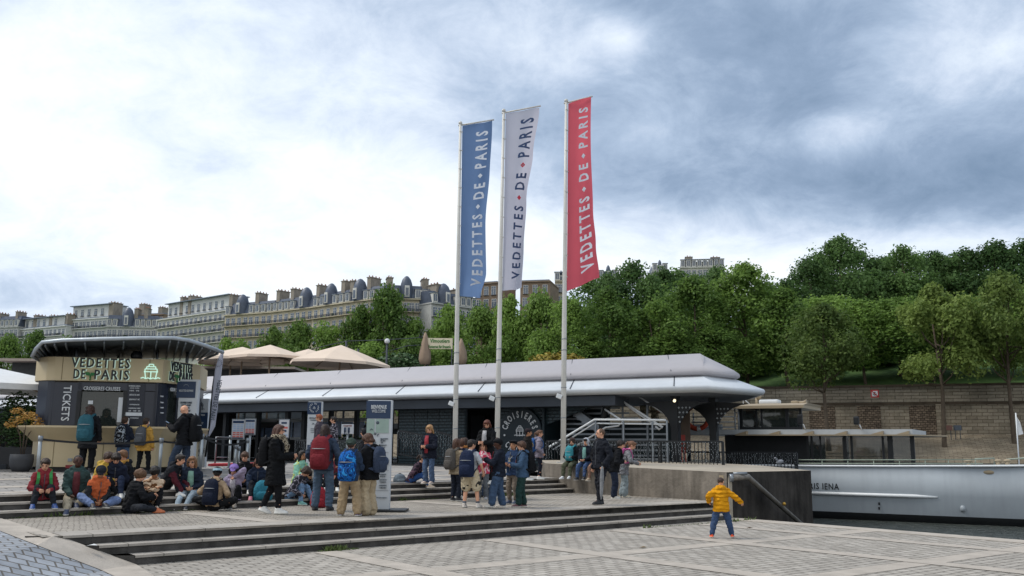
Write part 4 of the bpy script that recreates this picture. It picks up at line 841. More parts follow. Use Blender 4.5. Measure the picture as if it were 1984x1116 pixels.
# cabin
CT = .9
z_r = bpt(1600, 843, CT)[1]; z_f = bpt(1600, 832, CT)[1]
bbox('cabin_wall', 1405, 1563, CT, CT + 3.6, 1.0, z_r, m_int)
bbox('roof_fascia', 1330, 1770, CT - .1, CT + 4.2, z_r + .02, z_f, mat('roof_white', '#a5abb0', .5, var=.06))
bm = BM(); a, b, c = bx(1425, CT - .5), bx(1770, CT - .5), bx(1832, CT + .4); v = [V((a, CT - .5, z_r - .03)), V((b, CT - .5, z_r - .03)), V((c, CT + 1.6, z_r - .03)), V((c - .2, CT + 2.6, z_r - .03)), V((b, CT + 4.6, z_r - .03)), V((a, CT + 4.6, z_r - .03))]; loft(bm, [v, [q + V((0, 0, .05)) for q in v]]); bobj('eave', bm, m_cream)
for px in (1437, 1500, 1565, 1630, 1700, 1750): bm = BM(); s = bx(px, CT - .3); v = [V((s - .2, CT - .42, z_r + .03)), V((s + .25, CT - .42, z_r + .03)), V((s + .25, CT - .42, z_r + .16))]; loft(bm, [v, [q + V((0, .3, 0)) for q in v]]); bobj('bracket', bm, m_cream)
muls = [(1563, 1567), (1571, 1575), (1588, 1591), (1633, 1640), (1648, 1652), (1709, 1713), (1720, 1730), (1764, 1772)]
for x0, x1 in muls: bbox('mullion', x0, x1, CT, CT + .12, 1.0, z_r, m_blk)
for x0, x1 in ((1567, 1588), (1591, 1633), (1640, 1709), (1713, 1720), (1730, 1764)): bbox('window', x0, x1, CT + .03, CT + .06, 1.05, z_r, m_gls)
bbox('cabin_sill', 1563, 1772, CT - .02, CT + .1, .95, 1.12, m_blk)
for x0, x1 in ((1575, 1600), (1640, 1655), (1725, 1760)): bbox('mullion', x0, x0 + 4, CT + 3.6, CT + 3.7, 1.0, z_r, m_blk)
# wheelhouse
WT = 1.4; zw0 = z_f; zw1 = bpt(1480, 791, WT)[1]
for x0, x1 in ((1432, 1440), (1466, 1469), (1476, 1479), (1524, 1530), (1551, 1556)): bbox('mullion', x0, x1, WT, WT + .1, zw0, zw1, m_blk)
bbox('wheelhouse_sill', 1432, 1556, WT - .02, WT + .08, zw0, zw0 + .12, m_blk)
for x0, x1 in ((1440, 1466), (1469, 1476), (1479, 1524), (1530, 1551)): bbox('window', x0, x1, WT + .03, WT + .06, zw0 + .1, zw1, m_gls)
bbox('console', 1445, 1545, WT + 1.4, WT + 2.2, zw0, zw0 + .55, m_int); bbox('wheelhouse_back', 1436, 1466, WT + 2.2, WT + 2.3, zw0, zw1, m_int)
a, b = bx(1478, WT + .15), bx(1526, WT + .15); zt, zb_ = bpt(1500, 792, WT)[1], bpt(1500, 813, WT)[1]
bm = BM(); cols = []
for i in range(15):
    f = i / 14; cols.append([bm.verts.new((a + (b - a) * f, WT + .2 + .05 * math.sin(i * 2.1), zt)), bm.verts.new((a + (b - a) * f, WT + .2 + .08 * math.sin(i * 2.1 + .5), zb_ + (.12 if 9 < i < 13 else 0)))])
for p, q in zip(cols, cols[1:]): bm.faces.new((p[0], q[0], q[1], p[1]))
bobj('sun_blind', bm, mat('blind_cloth', '#b5b49a', .8), smooth=True)
bm = BM(); a, b = bx(1408, WT - .4), bx(1560, WT - .4); loft(bm, [[V((a - .3 * k, WT - .4 + i, z)), V((b - .1 * k, WT - .4 + i, z)), V((b - .1 * k, WT + 2.9 - i, z)), V((a - .3 * k, WT + 2.9 - i, z))] for z, i, k in ((zw1 - .02, 0, 0), (zw1 + .1, 0, 0), (zw1 + .2, .35, -1.2))]); bobj('wheelhouse_roof', bm, m_cream)
s, z = bpt(1492, 779, WT + 1); bm = BM(); box(bm, (s, WT + 1, z), (.85, .6, .2), bev=.07); bobj('air_unit', bm, m_white)
s, z = bpt(1540, 780, WT + .6); bm = BM(); box(bm, (s, WT + .6, z), (.3, .22, .16), bev=.05); tube(bm, [(s + .1, WT + .6, z), (s + .35, WT + .6, z), (s + .5, WT + .6, z)], [.05, .06, .14], 10); tube(bm, [(s, WT + .6, z - .25), (s, WT + .6, z)], .05, 6); bobj('horn', bm, m_cream)
s, z = bpt(1466, 770, WT + 1.4); bm = BM(); tube(bm, [(s, WT + 1.4, zw1), (s, WT + 1.4, z)], .06, 6); ell(bm, (s + .08, WT + 1.4, z + .05), (.14, .14, .16)); bobj('mast', bm, m_cream)
bm = BM(); s0, z0 = bpt(1440, 772, WT); s1, z1 = bpt(1456, 784, WT); tube(bm, [(s0, WT, zw1), (s0, WT, z0), (s1, WT, zw1 + .1)], .03, 6); bobj('grab_rail', bm, m_white)
for px, y0, y1 in ((1550, 803, 822), (1659, 807, 823)):
    s, z = bpt(px, (y0 + y1) / 2, .6); h = bpt(px, y0, .6)[1] - bpt(px, y1, .6)[1]; bm = BM(); box(bm, (s, .6, z), (.22, .12, h), bev=.05); tube(bm, [(s + .1, .7, z - h * .5), (s + .15, .8, z_f)], .025, 6, 1); bobj('mirror', bm, [m_blk, m_white])
bm = BM()
for px in (1426, 1433): s = bx(px, WT - .2); tube(bm, [(s, WT - .2, z_f - .3), (s, WT - .2, zw1)], .035, 6)
for k in range(5): a, b = bx(1426, WT - .2), bx(1433, WT - .2); tube(bm, [(a, WT - .2, z_f + k * .25), (b, WT - .2, z_f + k * .25)], .025, 6)
bobj('ladder', bm, m_rail)
bm = BM(); 
for y in (808, 818, 828): (a, z), b = bpt(1340, y, WT - .2), bx(1426, WT - .2); tube(bm, [(a, WT - .2, z), (b, WT - .2, z)], .03, 6)
for px in (1345, 1385): s = bx(px, WT - .2); tube(bm, [(s, WT - .2, z_f), (s, WT - .2, z_f + .75)], .03, 6)
bobj('upper_rail', bm, m_rail)
bbox('upper_bulwark', 1300, 1400, WT, WT + .1, z_r, z_f + .25, m_hull)
bm = BM()
for zo in (.26, .12):
    pts = [(s_, .12 + BW / 2 - BW / 2 * half(s_), sheer(s_) + zo) for s_ in [bx(1545), 0, 3, 6, bx(1860)]]; pts.append((bx(1868), pts[-1][1] + .05, sheer(bx(1868)) - .0)) if zo > .2 else None; tube(bm, pts, .022, 6)
for px in (1590, 1640, 1690, 1740, 1790, 1835): s = bx(px); tube(bm, [(s, .14, sheer(s)), (s, .14, sheer(s) + .26)], .022, 6)
a, b = bx(1886), bx(1922); tube(bm, [(a, .5, sheer(a)), (a, .5, sheer(a) + .28), (b, .8, sheer(b) + .3), (b, .8, sheer(b))], .03, 6); tube(bm, [(b + .4, .9, sheer(b) + .26), (b + 4, 2.2, sheer(b) + .6)], .03, 6)
bobj('guard_rail', bm, m_rope)
for px in (1875, 1932, 1950): s = bx(px, .8); bm = BM(); tube(bm, [(s, .8, sheer(s) - .05), (s, .8, sheer(s) + .2)], .08, 8); ell(bm, (s, .8, sheer(s) + .2), (.14, .1, .07)); bobj('bollard', bm, m_cream)
bm = BM(); s, z = bpt(1968, 800, 2); s2, z2 = bpt(1974, 892, 2); tube(bm, [(s2, 2, 1.1), (s, 2, z)], .025, 6); stf = bobj('flagstaff', bm, m_white)
bm = BM(); v = [(s, 2, z - .1), (s + .12, 1.95, z - .35), (s + .2, 2.05, z - .8), (s + .03, 2, z - .85)]; face(bm, v); bobj('pennant', bm, m_canl, stf)
# ------------------------------------------------------------------ three tall banner flags
m_pole = mat('flagpole_white', '#c4c3be', .45, var=.06, vscale=2, streak=.1)
def flagcloth(name, c):
    m = mat(name, c, .75, var=.06, vscale=2, spec=.1); nt = m.node_tree; N, L = nt.nodes, nt.links; bs = N['Principled BSDF']; tr = N.new('ShaderNodeBsdfTranslucent'); tr.inputs[0].default_value = hx(c)
    ms = N.new('ShaderNodeMixShader'); ms.inputs[0].default_value = .55; L.new(bs.outputs[0], ms.inputs[1]); L.new(tr.outputs[0], ms.inputs[2]); L.new(ms.outputs[0], N['Material Output'].inputs[0]); return m
def banner(label, base, top, D, arm, edge, bl, cloth_c, text_c, dot_c, seed, zb):
    b = P(*base, D); b.z = zb; tp = P(*top, D); root = thing('banner_flag', label, 'flag', b, 0, 'tall banner flags'); L0 = lambda p: p - b
    bm = BM(); pt = lambda f: L0(b.lerp(tp, f)); tube(bm, [pt(0), pt(.3), pt(.62), pt(1)], [.085, .08, .06, .045], 12); ell(bm, pt(1) + V((0, 0, .03)), (.07, .07, .07))
    for f in (.12, .2, .3, .33): tube(bm, [pt(f) - V((0, 0, .012)), pt(f) + V((0, 0, .012))], .09, 12, 1)
    box(bm, (0, 0, .03), (.4, .4, .06)); pole = obj('pole', bm, [m_pole, m_rail], root)
    at_ = P(*arm, D); Wf = 1.16; A = pt(1) + V((.05, 0, -.03)); E = L0(at_); dx = E.x - A.x; E = V((E.x, A.y + math.sqrt(max(.01, Wf ** 2 - dx * dx)) * .55, E.z))
    bm = BM(); tube(bm, [A + V((-.12, 0, -.03)), E + V((.03, 0, .02))], .028, 8); obj('arm', bm, m_pole, root)
    zl = L0(P(bl[0], bl[1], D)).z; zs = [L0(P(x, y, D)).z for x, y in edge]; xs = [L0(P(x, y, D)).x for x, y in edge]
    def ex(z):
        for i in range(len(zs) - 1):
            if zs[i] >= z >= zs[i + 1]: f = (zs[i] - z) / (zs[i] - zs[i + 1]); f = f * f * (3 - 2 * f); return xs[i] + (xs[i + 1] - xs[i]) * f
        return xs[-1] if z < zs[-1] else xs[0]
    zt0 = A.z; zt1 = E.z; zb1 = zs[-1]
    def S(a, c):
        """a across from the pole, c from top to bottom"""
        zl_ = zt0 - .04 + (zl - zt0) * c; zr = zt1 - .03 + (zb1 - zt1) * c; z = zl_ * (1 - a) + zr * a
        fr = (b.z + zl_ - b.z) / (tp.z - b.z); x0 = (tp.x - b.x) * min(1, fr) + .07; x1 = ex(zr); w = x1 - x0; dep = math.sqrt(max(.01, Wf ** 2 - w * w)) * (.55 + .2 * c)
        wv = (.06 + .2 * c * c) * a * math.sin(3.1 * a + 5.2 * c + seed) + .055 * a * math.sin(10 * a + 4 * c + seed * 2) * (.4 + 1.3 * c)
        return V((x0 + w * a + .02 * math.sin(8 * c + seed) * a, dep * a ** 1.3 * .8 + wv, z))
    bm = BM(); na, nc = 16, 60; g = [[bm.verts.new(S(i / na, j / nc)) for i in range(na + 1)] for j in range(nc + 1)]
    for j in range(nc):
        for i in range(na): bm.faces.new((g[j][i], g[j][i + 1], g[j + 1][i + 1], g[j + 1][i]))
    cl = obj('cloth', bm, cloth_c, root, smooth=True)
    parts = [('VEDETTES', 0), ('DE', 0), ('PARIS', 0)]; full = text_bm('VEDETTES·DE·PARIS'.replace('·', '  '), 1, .62, .04, .001, 1.55)
    xs_ = [v.co.x for v in full.verts]; W_ = max(xs_) - min(xs_); x0_ = min(xs_)
    sx_ = sorted(xs_); gaps_ = [(q_ - p_, (p_ + q_) / 2) for p_, q_ in zip(sx_, sx_[1:])]
    for k in range(1, 90): bmesh.ops.bisect_plane(full, geom=full.verts[:] + full.edges[:] + full.faces[:], plane_co=(x0_ + W_ * k / 90, 0, 0), plane_no=(1, 0, 0))
    for k in range(-2, 3): bmesh.ops.bisect_plane(full, geom=full.verts[:] + full.edges[:] + full.faces[:], plane_co=(0, 0, k * .2), plane_no=(0, 0, 1))
    def put(src, mi_):
        for v in src.verts:
            c = .94 - (v.co.x - x0_) / W_ * .89; a = .66 - v.co.z * .4; p = S(a, c); e = 1e-3; n = (S(a + e, c) - p).cross(S(a, c + e) - p).normalized(); n = n if n.y < 0 else -n; v.co = p + n * (.008 if v.co.y < 0 else .003)
        return src
    lt = obj('lettering', put(full, 0), text_c, cl)
    bm = BM()
    for f in (.515, .672):
        pass
    dots = BM()
    gx_ = sorted(gaps_)[-2:]
    for q in [g_[1] for g_ in gx_]:
        vs = [dots.verts.new((q + dx_, dy_, dz_)) for dx_, dz_ in ((0, .22), (.2, 0), (0, -.22), (-.2, 0)) for dy_ in (-.001,)]; dots.faces.new(vs)
    obj('diamond', put(dots, 0), dot_c, cl); bm.free()
    for k in range(9): bm = BM(); z = A.z - .25 - k * (A.z - zl) / 9; f = z / pt(1).z; p = pt(min(1, f)); tube(bm, [p + V((-.02, -.06, 0)), p + V((.09, -.02, -.03))], .016, 5); obj('clip', bm, m_pole, root)
    return root
c_blue, c_wht, c_red = flagcloth('flag_blue', '#6d87ae'), flagcloth('flag_white', '#c9cad6'), flagcloth('flag_red', '#dc6672')
i_w, i_b, i_r = mat('print_white', '#d5dbe4', .7, var=0), mat('print_blue', '#34496f', .7, var=0), mat('print_red', '#c2384a', .7, var=0)
banner('blue banner flag with white lettering, leftmost of the three', (881, 905), (892, 240), 30.5, (955, 228), [(953, 230), (948, 330), (941, 430), (940, 520), (928, 568)], (889, 572), c_blue, i_w, i_w, .3, .85)
banner('white banner flag with blue lettering and red diamonds, the middle one', (962, 905), (976, 216), 29.8, (1046, 205), [(1044, 207), (1034, 290), (1021, 380), (1014, 470), (1011, 552)], (969, 561), c_wht, i_b, i_r, 1.7, .85)
banner('red banner flag with white lettering planted on the concrete dock end', (1091, 897), (1097, 197), 29.2, (1148, 178), [(1147, 180), (1148, 290), (1150, 400), (1156, 470), (1163, 535)], (1099, 562), c_red, i_w, i_w, 3.0, 1.19)
# floodlights on the poles
for px, py, D in ((876, 782, 30.4), (955, 772, 29.7), (1085, 768, 29.1)):
    p = P(px, py, D); t = thing('floodlight', {876: 'small white floodlight clamped on the blue flag pole', 955: 'small white floodlight clamped on the white flag pole', 1085: 'small white floodlight clamped on the red flag pole'}[px], 'lamp', p, 0, 'floodlights on the flagpoles')
    bm = BM(); box(bm, (-.03, -.02, 0), (.17, .1, .14), 0, Matrix.Rotation(.4, 3, 'Y'), bev=.02); obj('housing', bm, m_white, t); bm = BM(); tube(bm, [(.02, .03, 0), (.1, .05, -.02)], .02, 6); obj('bracket', bm, m_rail, t)
# ------------------------------------------------------------------ ticket kiosk
KZ = .93; F0 = P(100, 800, 24.75); F1 = P(307, 800, 25.3); F2 = P(376, 800, 26.9); KD = V((F1.x - F0.x, F1.y - F0.y, 0)); KL = KD.length; KD.normalize(); KN = V((KD.y, -KD.x, 0))
KR = V((F2.x - F1.x, F2.y - F1.y, 0)); KRL = KR.length; KR.normalize(); KRN = V((KR.y, -KR.x, 0))
m_gold = mat('beige_panel', '#b7a888', .5, var=.06, vscale=1.5); m_kn = mat('kiosk_navy', '#1a2130', .35, var=.15, vscale=1, spec=.5); m_glow = mat('sign_glow', '#3a423e', .5, emit='#d4f2e4', estr=.42, var=0); m_ink = mat('sign_black', '#0b0f14', .4, var=0); m_leafg = mat('leaf_green', '#1f6a34', .5)
m_rib = mat('canopy_underside', '#4c535b', .55, var=.1)
F0f, F1f = V((F0.x, F0.y, 0)), V((F1.x, F1.y, 0)); F2f = V((F2.x, F2.y, 0))
back = -KN * 3.4; lc = F0f - KD * .5 - KN * .45
def koutline(off):
    pts = [(F0f - KD * .62 - KN * 1.0, -KD), (F0f - KD * .5 - KN * .42, (-KD * .8 + KN * .5).normalized()), (F0f - KD * .18 - KN * .08, (-KD * .3 + KN).normalized()), (F0f, KN), (F1f, (KN + KRN).normalized()), (F2f, (KRN + KR).normalized()), (F2f + back * .6, (KD - KN).normalized()), (F0f - KD * .62 + back, (-KD - KN).normalized())]
    return [(p + n * off) for p, n in pts]
def kz(px, py, which=0):
    d = ray(px, py); o = V((0, 0, CAMH)); Q, Nn, Dr = ((F0f, KN, KD), (F1f, KRN, KR))[which]; k = (Q - o).dot(Nn) / d.dot(Nn); w = o + d * k; return (w - Q).dot(Dr), w.z
zt = kz(200, 694)[1]; zf = kz(200, 739)[1]; zc = kz(200, 826)[1]; zl = kz(200, 856)[1]
kio = thing('ticket_kiosk', 'beige and navy ticket kiosk with curved ribbed canopy and backlit sign letters', 'kiosk', (F0f.x, F0f.y, KZ)); KO = V(kio.location)
def kobj(name, bm, m, parent=None, **k):
    for v in bm.verts: v.co -= KO
    return obj(name, bm, m, parent or kio, **k)
def kprism(name, off, z0, z1, m, off2=None, **k):
    bm = BM(); loft(bm, [[V((p.x, p.y, z0)) for p in koutline(off)], [V((p.x, p.y, z1)) for p in koutline(off if off2 is None else off2)]]); return kobj(name, bm, m, **k)
fas = kprism('fascia', .1, zf, zt, m_gold); kprism('plinth', -.12, KZ - .15, KZ + .14, m_blk); kprism('base_panel', .0, KZ + .14, zl, m_gold)
kprism('counter', .02, zl, zc - .05, m_gold, .42); kprism('counter_top', .44, zc - .05, zc, m_gold)
bm = BM()
for px in (124, 212, 252, 292): a, z = kz(px, 700); q = F0f + KD * a + KN * .102; box(bm, (q.x, q.y, (zt + zf) / 2), (.012, .012, zt - zf - .02))
for px in (104, 200, 290): a, z = kz(px, 870); q = F0f + KD * a + KN * .002; box(bm, (q.x, q.y, (zl + KZ + .14) / 2), (.012, .012, zl - KZ - .14))
kobj('panel_joint', bm, mat('joint', '#6f6548', .7))
# middle storey: navy panels round a window opening
def kquad(name, x0, y0, x1, y1, off, m, which=0, th=.03, parent=None, mi=0):
    Q, Nn, Dr = ((F0f, KN, KD), (F1f, KRN, KR))[which]; a0, z1 = kz(x0, y0, which); a1, z0 = kz(x1, y1, which); c = Q + Dr * ((a0 + a1) / 2) + Nn * off; bm = BM()
    box(bm, (c.x, c.y, (z0 + z1) / 2), (abs(a1 - a0), th, abs(z1 - z0)), 0, Matrix.Rotation(math.atan2(Dr.y, Dr.x), 3, 'Z')); return kobj(name, bm, m, parent)
def kmid(i0, i1):
    o = koutline(0); bm = BM()
    for a, b in zip(o[i0:i1], o[i0 + 1:i1 + 1]): loft(bm, [[V((a.x, a.y, zc)), V((b.x, b.y, zc))], [V((a.x, a.y, zf)), V((b.x, b.y, zf))]], closed=False, cap=False)
    return bm
kobj('corner_panel', kmid(0, 3), m_kn, smooth=True)
bm = kmid(5, 7); o_ = koutline(0); kobj('rear_panel', bm, m_kn)
kquad('front_panel', 100, 740, 152, 826, -.02, m_kn); kquad('header_panel', 152, 740, 307, 758, -.02, m_kn); kquad('front_panel', 241, 758, 307, 826, -.02, m_kn)
win = kquad('window', 152, 758, 241, 826, -.04, m_gls)
kquad('window_frame', 150.5, 757, 152.5, 826, 0, m_blk, 0, .05, win); kquad('window_frame', 240, 757, 242.5, 826, 0, m_blk, 0, .05, win)
bm = BM(); c = F0f + KD * 1.3 - KN * 1.7; box(bm, (c.x, c.y, (zc + zf) / 2), (2.6, .05, zf - zc), 0, Matrix.Rotation(math.atan2(KD.y, KD.x), 3, 'Z')); kobj('inner_wall', bm, mat('kiosk_inside', '#5f6156', .8, var=.1))
kquad('side_panel', 307.5, 742, 321, 832, -.02, m_kn, 1); kquad('side_window', 321, 752, 345, 832, -.03, m_gls, 1); kquad('side_panel', 345, 742, 375, 832, -.02, m_kn, 1); kquad('side_header', 321, 742, 345, 752, -.02, m_kn, 1)
def klabel(parent, s, px, py, h, w, m, which=0, off=.03, bold=.02, sp=1., rot=0., glow=False):
    """lettering centred at a pixel, cap height and width in metres"""
    Q, Nn, Dr = ((F0f, KN, KD), (F1f, KRN, KR))[which]; a, z = kz(px, py, which); tb = text_bm(s, h, 1, bold, .03, sp); xs = [v.co.x for v in tb.verts]; k = w / (max(xs) - min(xs))
    for v in tb.verts: v.co.x *= k
    if rot:
        for v in tb.verts: v.co = Matrix.Rotation(rot, 3, 'Y') @ v.co
    c = Q + Dr * a + Nn * off; bm = BM(); merge(bm, tb, facing((c.x, c.y, z), Dr)); return kobj('lettering', bm, m, parent)
for (s, px, py, w, wh) in (('VEDETTES', 198, 704, 1.46, 0), ('DE', 157, 725, .29, 0), ('PARIS', 219, 727, .86, 0), ('VEDETTES', 342, 712, .98, 1), ('DE', 323, 729, .22, 1), ('PARIS', 350, 731, .62, 1)):
    klabel(fas, s, px, py, .255, w, m_ink, wh, .17, .03, 1.25); klabel(fas, s, px + 1.3, py + .5, .26, w * 1.006, m_glow, wh, .135, .034, 1.25)
for wh, px, py in ((0, 177.5, 727), (1, 334, 731)):
    Q, Nn, Dr = ((F0f, KN, KD), (F1f, KRN, KR))[wh]; a, z = kz(px, py, wh); c = Q + Dr * a + Nn * .15; c.z = z; bm = BM(); u = V((0, 0, 1))
    for sgn, ln in ((-1, .13), (1, .11)):
        b0_ = c + u * -.03; tip = b0_ + Dr * sgn * ln + u * ln * .8; mid = (b0_ + tip) / 2; off_ = (u - Dr * sgn) * .045; v = [b0_, mid - off_ * .6 + Dr * sgn * .02, tip, mid + off_]; loft(bm, [v, [q + Nn * .02 for q in v]])
    tube(bm, [c + u * -.15, c + u * -.03], .02, 5); kobj('leaf_emblem', bm, m_leafg, fas)
bm = BM(); a, z = kz(294, 721); tb = BM(); ship_icon(tb, (0, 0), .5, 0, .028); c = F0f + KD * a + KN * .13; merge(bm, tb, facing((c.x, c.y, z + .0), KD)); kobj('boat_emblem', bm, mat('emblem_glow', '#9fb5aa', .5, emit='#c4f0dc', estr=.6, var=0), fas)
m_pw = mat('panel_print', '#c3c8cd', .6, var=.05)
klabel(kio, 'TICKETS', 129, 781, .2, .93, m_pw, 0, .01, .012, 1.05, math.pi / 2); klabel(kio, 'CROISIERES·CRUISES', 198, 753, .105, .92, m_pw, 0, .01, .012, 1.05)
klabel(kio, 'CROISIERES·CRUISES', 345, 756, .1, .75, m_pw, 1, .01, .012, 1.05)
bd = kquad('price_board', 247, 742, 276, 825, .0, mat('board_navy', '#151c2a', .4)); bd2 = kquad('price_board', 301, 742, 306.5, 826, .0, mat('board_navy', '#151c2a', .4)); bd3 = kquad('price_board', 308, 744, 316, 830, .0, MATS['board_navy'], 1)
for s, py, h, w in (('CROISIERES GUIDEES', 748, .035, .3), ('GUIDED CRUISES', 752, .025, .24), ('18€  9€', 757, .035, .24), ('ADULTE 20€', 765, .04, .26), ('ENFANT 9€', 774, .04, .26), ('EXPERIENCES', 784, .03, .24), ('CHAMPAGNE  BIERE', 791, .03, .3), ('6€  12€  5€', 796, .04, .3), ('FORMULE', 810, .03, .2)): klabel(bd, s, 261, py, h, w, m_pw, 0, .02)
for y0, y1, x0, x1 in ((799, 806, 243, 275), (810, 821, 244, 250), (814, 822, 282, 290)): kquad('notice', x0, y0, x1, y1, .02, m_pw, 0, .01)
kquad('notice', 302, 800, 306, 806, .02, m_pw, 0, .01); kquad('notice', 230, 770, 240, 818, -.01, m_pw, 0, .01); kquad('notice', 171, 776, 180, 783, .0, m_pw, 0, .01)
kquad('red_skirt', 128, 901, 153, 907, .03, mat('red_cloth', '#7a2a2e', .7), 0, .05); kquad('socket_box', 132, 888, 140, 894, .02, m_rail)
# side face also repeats price board entries
for py in (768, 780, 790, 800): klabel(bd3, 'TARIF', 312, py, .035, .14, m_pw, 1, .02)
# canopy: a curved shell with ribs under it, swept down at both ends
cpx = [(62, 692, 24.0), (70, 676, 23.9), (82, 664, 23.8), (120, 660, 23.7), (200, 657.5, 23.7), (280, 655.5, 23.8), (335, 655.5, 24.0), (365, 660, 24.4), (400, 671, 25.0), (432, 683.5, 25.8)]
fe = [P(*q) for q in cpx]
be = [P(*q) for q in ((94, 706, 26.6), (97, 704, 27.4), (106, 702, 27.8), (132, 700, 28), (200, 697, 28), (275, 695, 28), (326, 694, 28.1), (352, 694, 28.2), (378, 695, 28.3), (403, 691, 28.4))]
bm = BM(); loft(bm, [[p for p in fe], [p.lerp(q, .5) + V((0, 0, .05)) for p, q in zip(fe, be)], be], closed=False, cap=False); 
top = BM(); me_ = bpy.data.meshes.new('t'); bm.to_mesh(me_); top.from_mesh(me_); bpy.data.meshes.remove(me_); bm.free()
bmesh.ops.solidify(top, geom=top.faces[:], thickness=-.06); can = kobj('canopy', top, [m_rib], smooth=False)
bm = BM()
for i in range(19):
    f = .03 + .94 * i / 18; k = f * (len(fe) - 1); j = min(int(k), len(fe) - 2); g = k - j; a = fe[j].lerp(fe[j + 1], g); b = be[j].lerp(be[j + 1], g); bar(bm, a.lerp(b, .02) + V((0, 0, -.06)), b + V((0, 0, -.06)), .035, .06)
kobj('canopy_rib', bm, mat('rib_metal', '#6b737c', .5, metal=.1), can)
bm = BM(); tube(bm, [p + V((0, 0, .01)) for p in fe], .05, 6); kobj('canopy_edge', bm, mat('edge_metal', '#a3abb2', .4, metal=.3), can)
for px, off in ((128, 1.0), (287, 1.4), (345, 1.8), (190, 2.6)):
    a, z = kz(px, 700); c = F0f + KD * a - KN * off; bm = BM(); tube(bm, [(c.x, c.y, zt - .3), (c.x, c.y, zt + .62)], .045, 8); kobj('canopy_post', bm, m_rail)
kprism('kiosk_roof', -.02, zt - .3, zt - .24, m_dark)
bm = BM(); c = F0f + KD * 1.95 - KN * .3; ell(bm, (c.x, c.y, zt + .1), (.16, .16, .16)); kobj('security_camera', bm, m_blk)
# ------------------------------------------------------------------ totems, notices, posts and belts
m_sgn = mat('totem_white', '#b9bec3', .5, var=.04); m_sgnn = mat('totem_navy', '#1e3350', .45, var=.06); m_ptx = mat('print_grey', '#4a545e', .7, var=0); m_map = mat('map_green', '#8fa39a', .6, var=.1, vscale=4)
def totem(name, label, x0, x1, ytop, ybase, D, zb, head, cat='totem', th=.18, foot=.0):
    """upright panel; returns (thing, place) where place(px,py) gives local x,z on its face"""
    A = P(x0, (ytop + ybase) / 2, D); B = P(x1, (ytop + ybase) / 2, D); w = B.x - A.x; c = (A.x + B.x) / 2; H = P(x0, ytop, D).z - zb; t = thing(name, label, cat, (c, D, zb))
    bm = BM(); box(bm, (0, th / 2, H / 2 + .02), (w, th, H - .04), bev=.008); obj('panel', bm, m_sgn, t)
    def pl(px, py): q = P(px, py, D); return q.x - c, q.z - zb
    for y0, y1, xa, xb in head:
        (a, z1), (b, z0) = pl(xa, y0), pl(xb, y1); bm = BM(); box(bm, ((a + b) / 2, -.006, (z0 + z1) / 2), (b - a, .012, z1 - z0)); obj('header', bm, m_sgnn, t)
    if foot: bm = BM(); box(bm, (.12, .1, .02), (w + foot, .7, .04)); obj('foot_plate', bm, m_blk, t)
    return t, pl
def tlabel(t, pl, s, px, py, h, w, m, bold=.015, y=-.02, nm='lettering'):
    x, z = pl(px, py); tb = text_bm(s, h, 1, bold, .012); xs = [v.co.x for v in tb.verts]; k = w / (max(xs) - min(xs))
    for v in tb.verts: v.co.x *= k
    bm = BM(); merge(bm, tb, Matrix.Translation((x, y, z))); return obj(nm, bm, m, t)
def trect(t, pl, x0, y0, x1, y1, m, y=-.008, nm='print'):
    (a, z1), (b, z0) = pl(x0, y0), pl(x1, y1); bm = BM(); box(bm, ((a + b) / 2, y, (z0 + z1) / 2), (b - a, .012, z1 - z0)); return obj(nm, bm, m, t)
def tring(t, pl, px, py, R, h, m, s='VEDETTES DE PARIS ', y=-.02):
    x, z = pl(px, py); bm = BM(); ring_text(bm, s, R, h, x, z, y, 0, 6.283 / len(s), sxx=.8, bold=.02); ship_icon(bm, (x, z), R * .7, y, h * .12); return obj('ring_emblem', bm, m, t)
t, pl = totem('welcome_totem', 'tall grey and navy welcome totem reading BIENVENUE WELCOME on the middle terrace', 709.5, 757, 775, 984, 18.9, .4, [(776.5, 811, 710.5, 756.5)], foot=.45)
tlabel(t, pl, 'BIENVENUE', 734.5, 788.5, .075, .31, m_pw, .03); tlabel(t, pl, 'WELCOME', 734, 796.5, .065, .28, m_pw, .0)
trect(t, pl, 711, 812, 725, 841, m_map, nm='map'); trect(t, pl, 729, 812, 753, 839, m_map, nm='map'); tlabel(t, pl, '^', 720, 832, .06, .07, m_ptx, .02)
bm = BM(); x, z = pl(732, 819); ell(bm, (x, -.01, z), (.035, .02, .035)); obj('map_pin', bm, m_ptx, t)
tring(t, pl, 724, 857, .17, .045, m_ptx)
for s, px, py, w in (('CROISIERES', 744.5, 850, .16), ('CRUISES', 742, 854, .1), ('CONCEPT', 743, 862.5, .14), ('STORE', 741, 867, .1), ('BATEAUX', 742, 919, .14), ('BOATS', 741.5, 923, .1), ('DEPARTS', 742, 929.5, .15), ('TICKETS', 742, 934, .13), ('HORAIRES', 742, 940.5, .15), ('TIMETABLE', 742, 945, .14), ('Francaise', 739.5, 964, .2)): tlabel(t, pl, s, px, py, .022, w, m_ptx, .03)
for y in (876, 911, 950): trect(t, pl, 713, y, 753, y + .6, m_ptx, -.004, 'rule')
x, z = pl(743, 894); o = obj('round_mark', ring_bm((x, -.015, z), .075, .035, 24, (0, 0)), m_sgnn, t)
t, pl = totem('price_totem', 'white price totem with navy header standing behind the bald man', 342, 379, 735, 925, 25.9, L2(*P(352, 925, 25.9).xy), [(739, 771, 344, 378), (905, 924, 342.5, 378.5)])
tlabel(t, pl, 'VEDETTES·DE·PARIS', 361, 757, .06, .4, m_pw, .01); x, z = pl(361, 750); bm = BM(); ring_text(bm, 'oooooo', .07, .02, x, z, -.02, 0, .45); obj('ring_emblem', bm, m_pw, t)
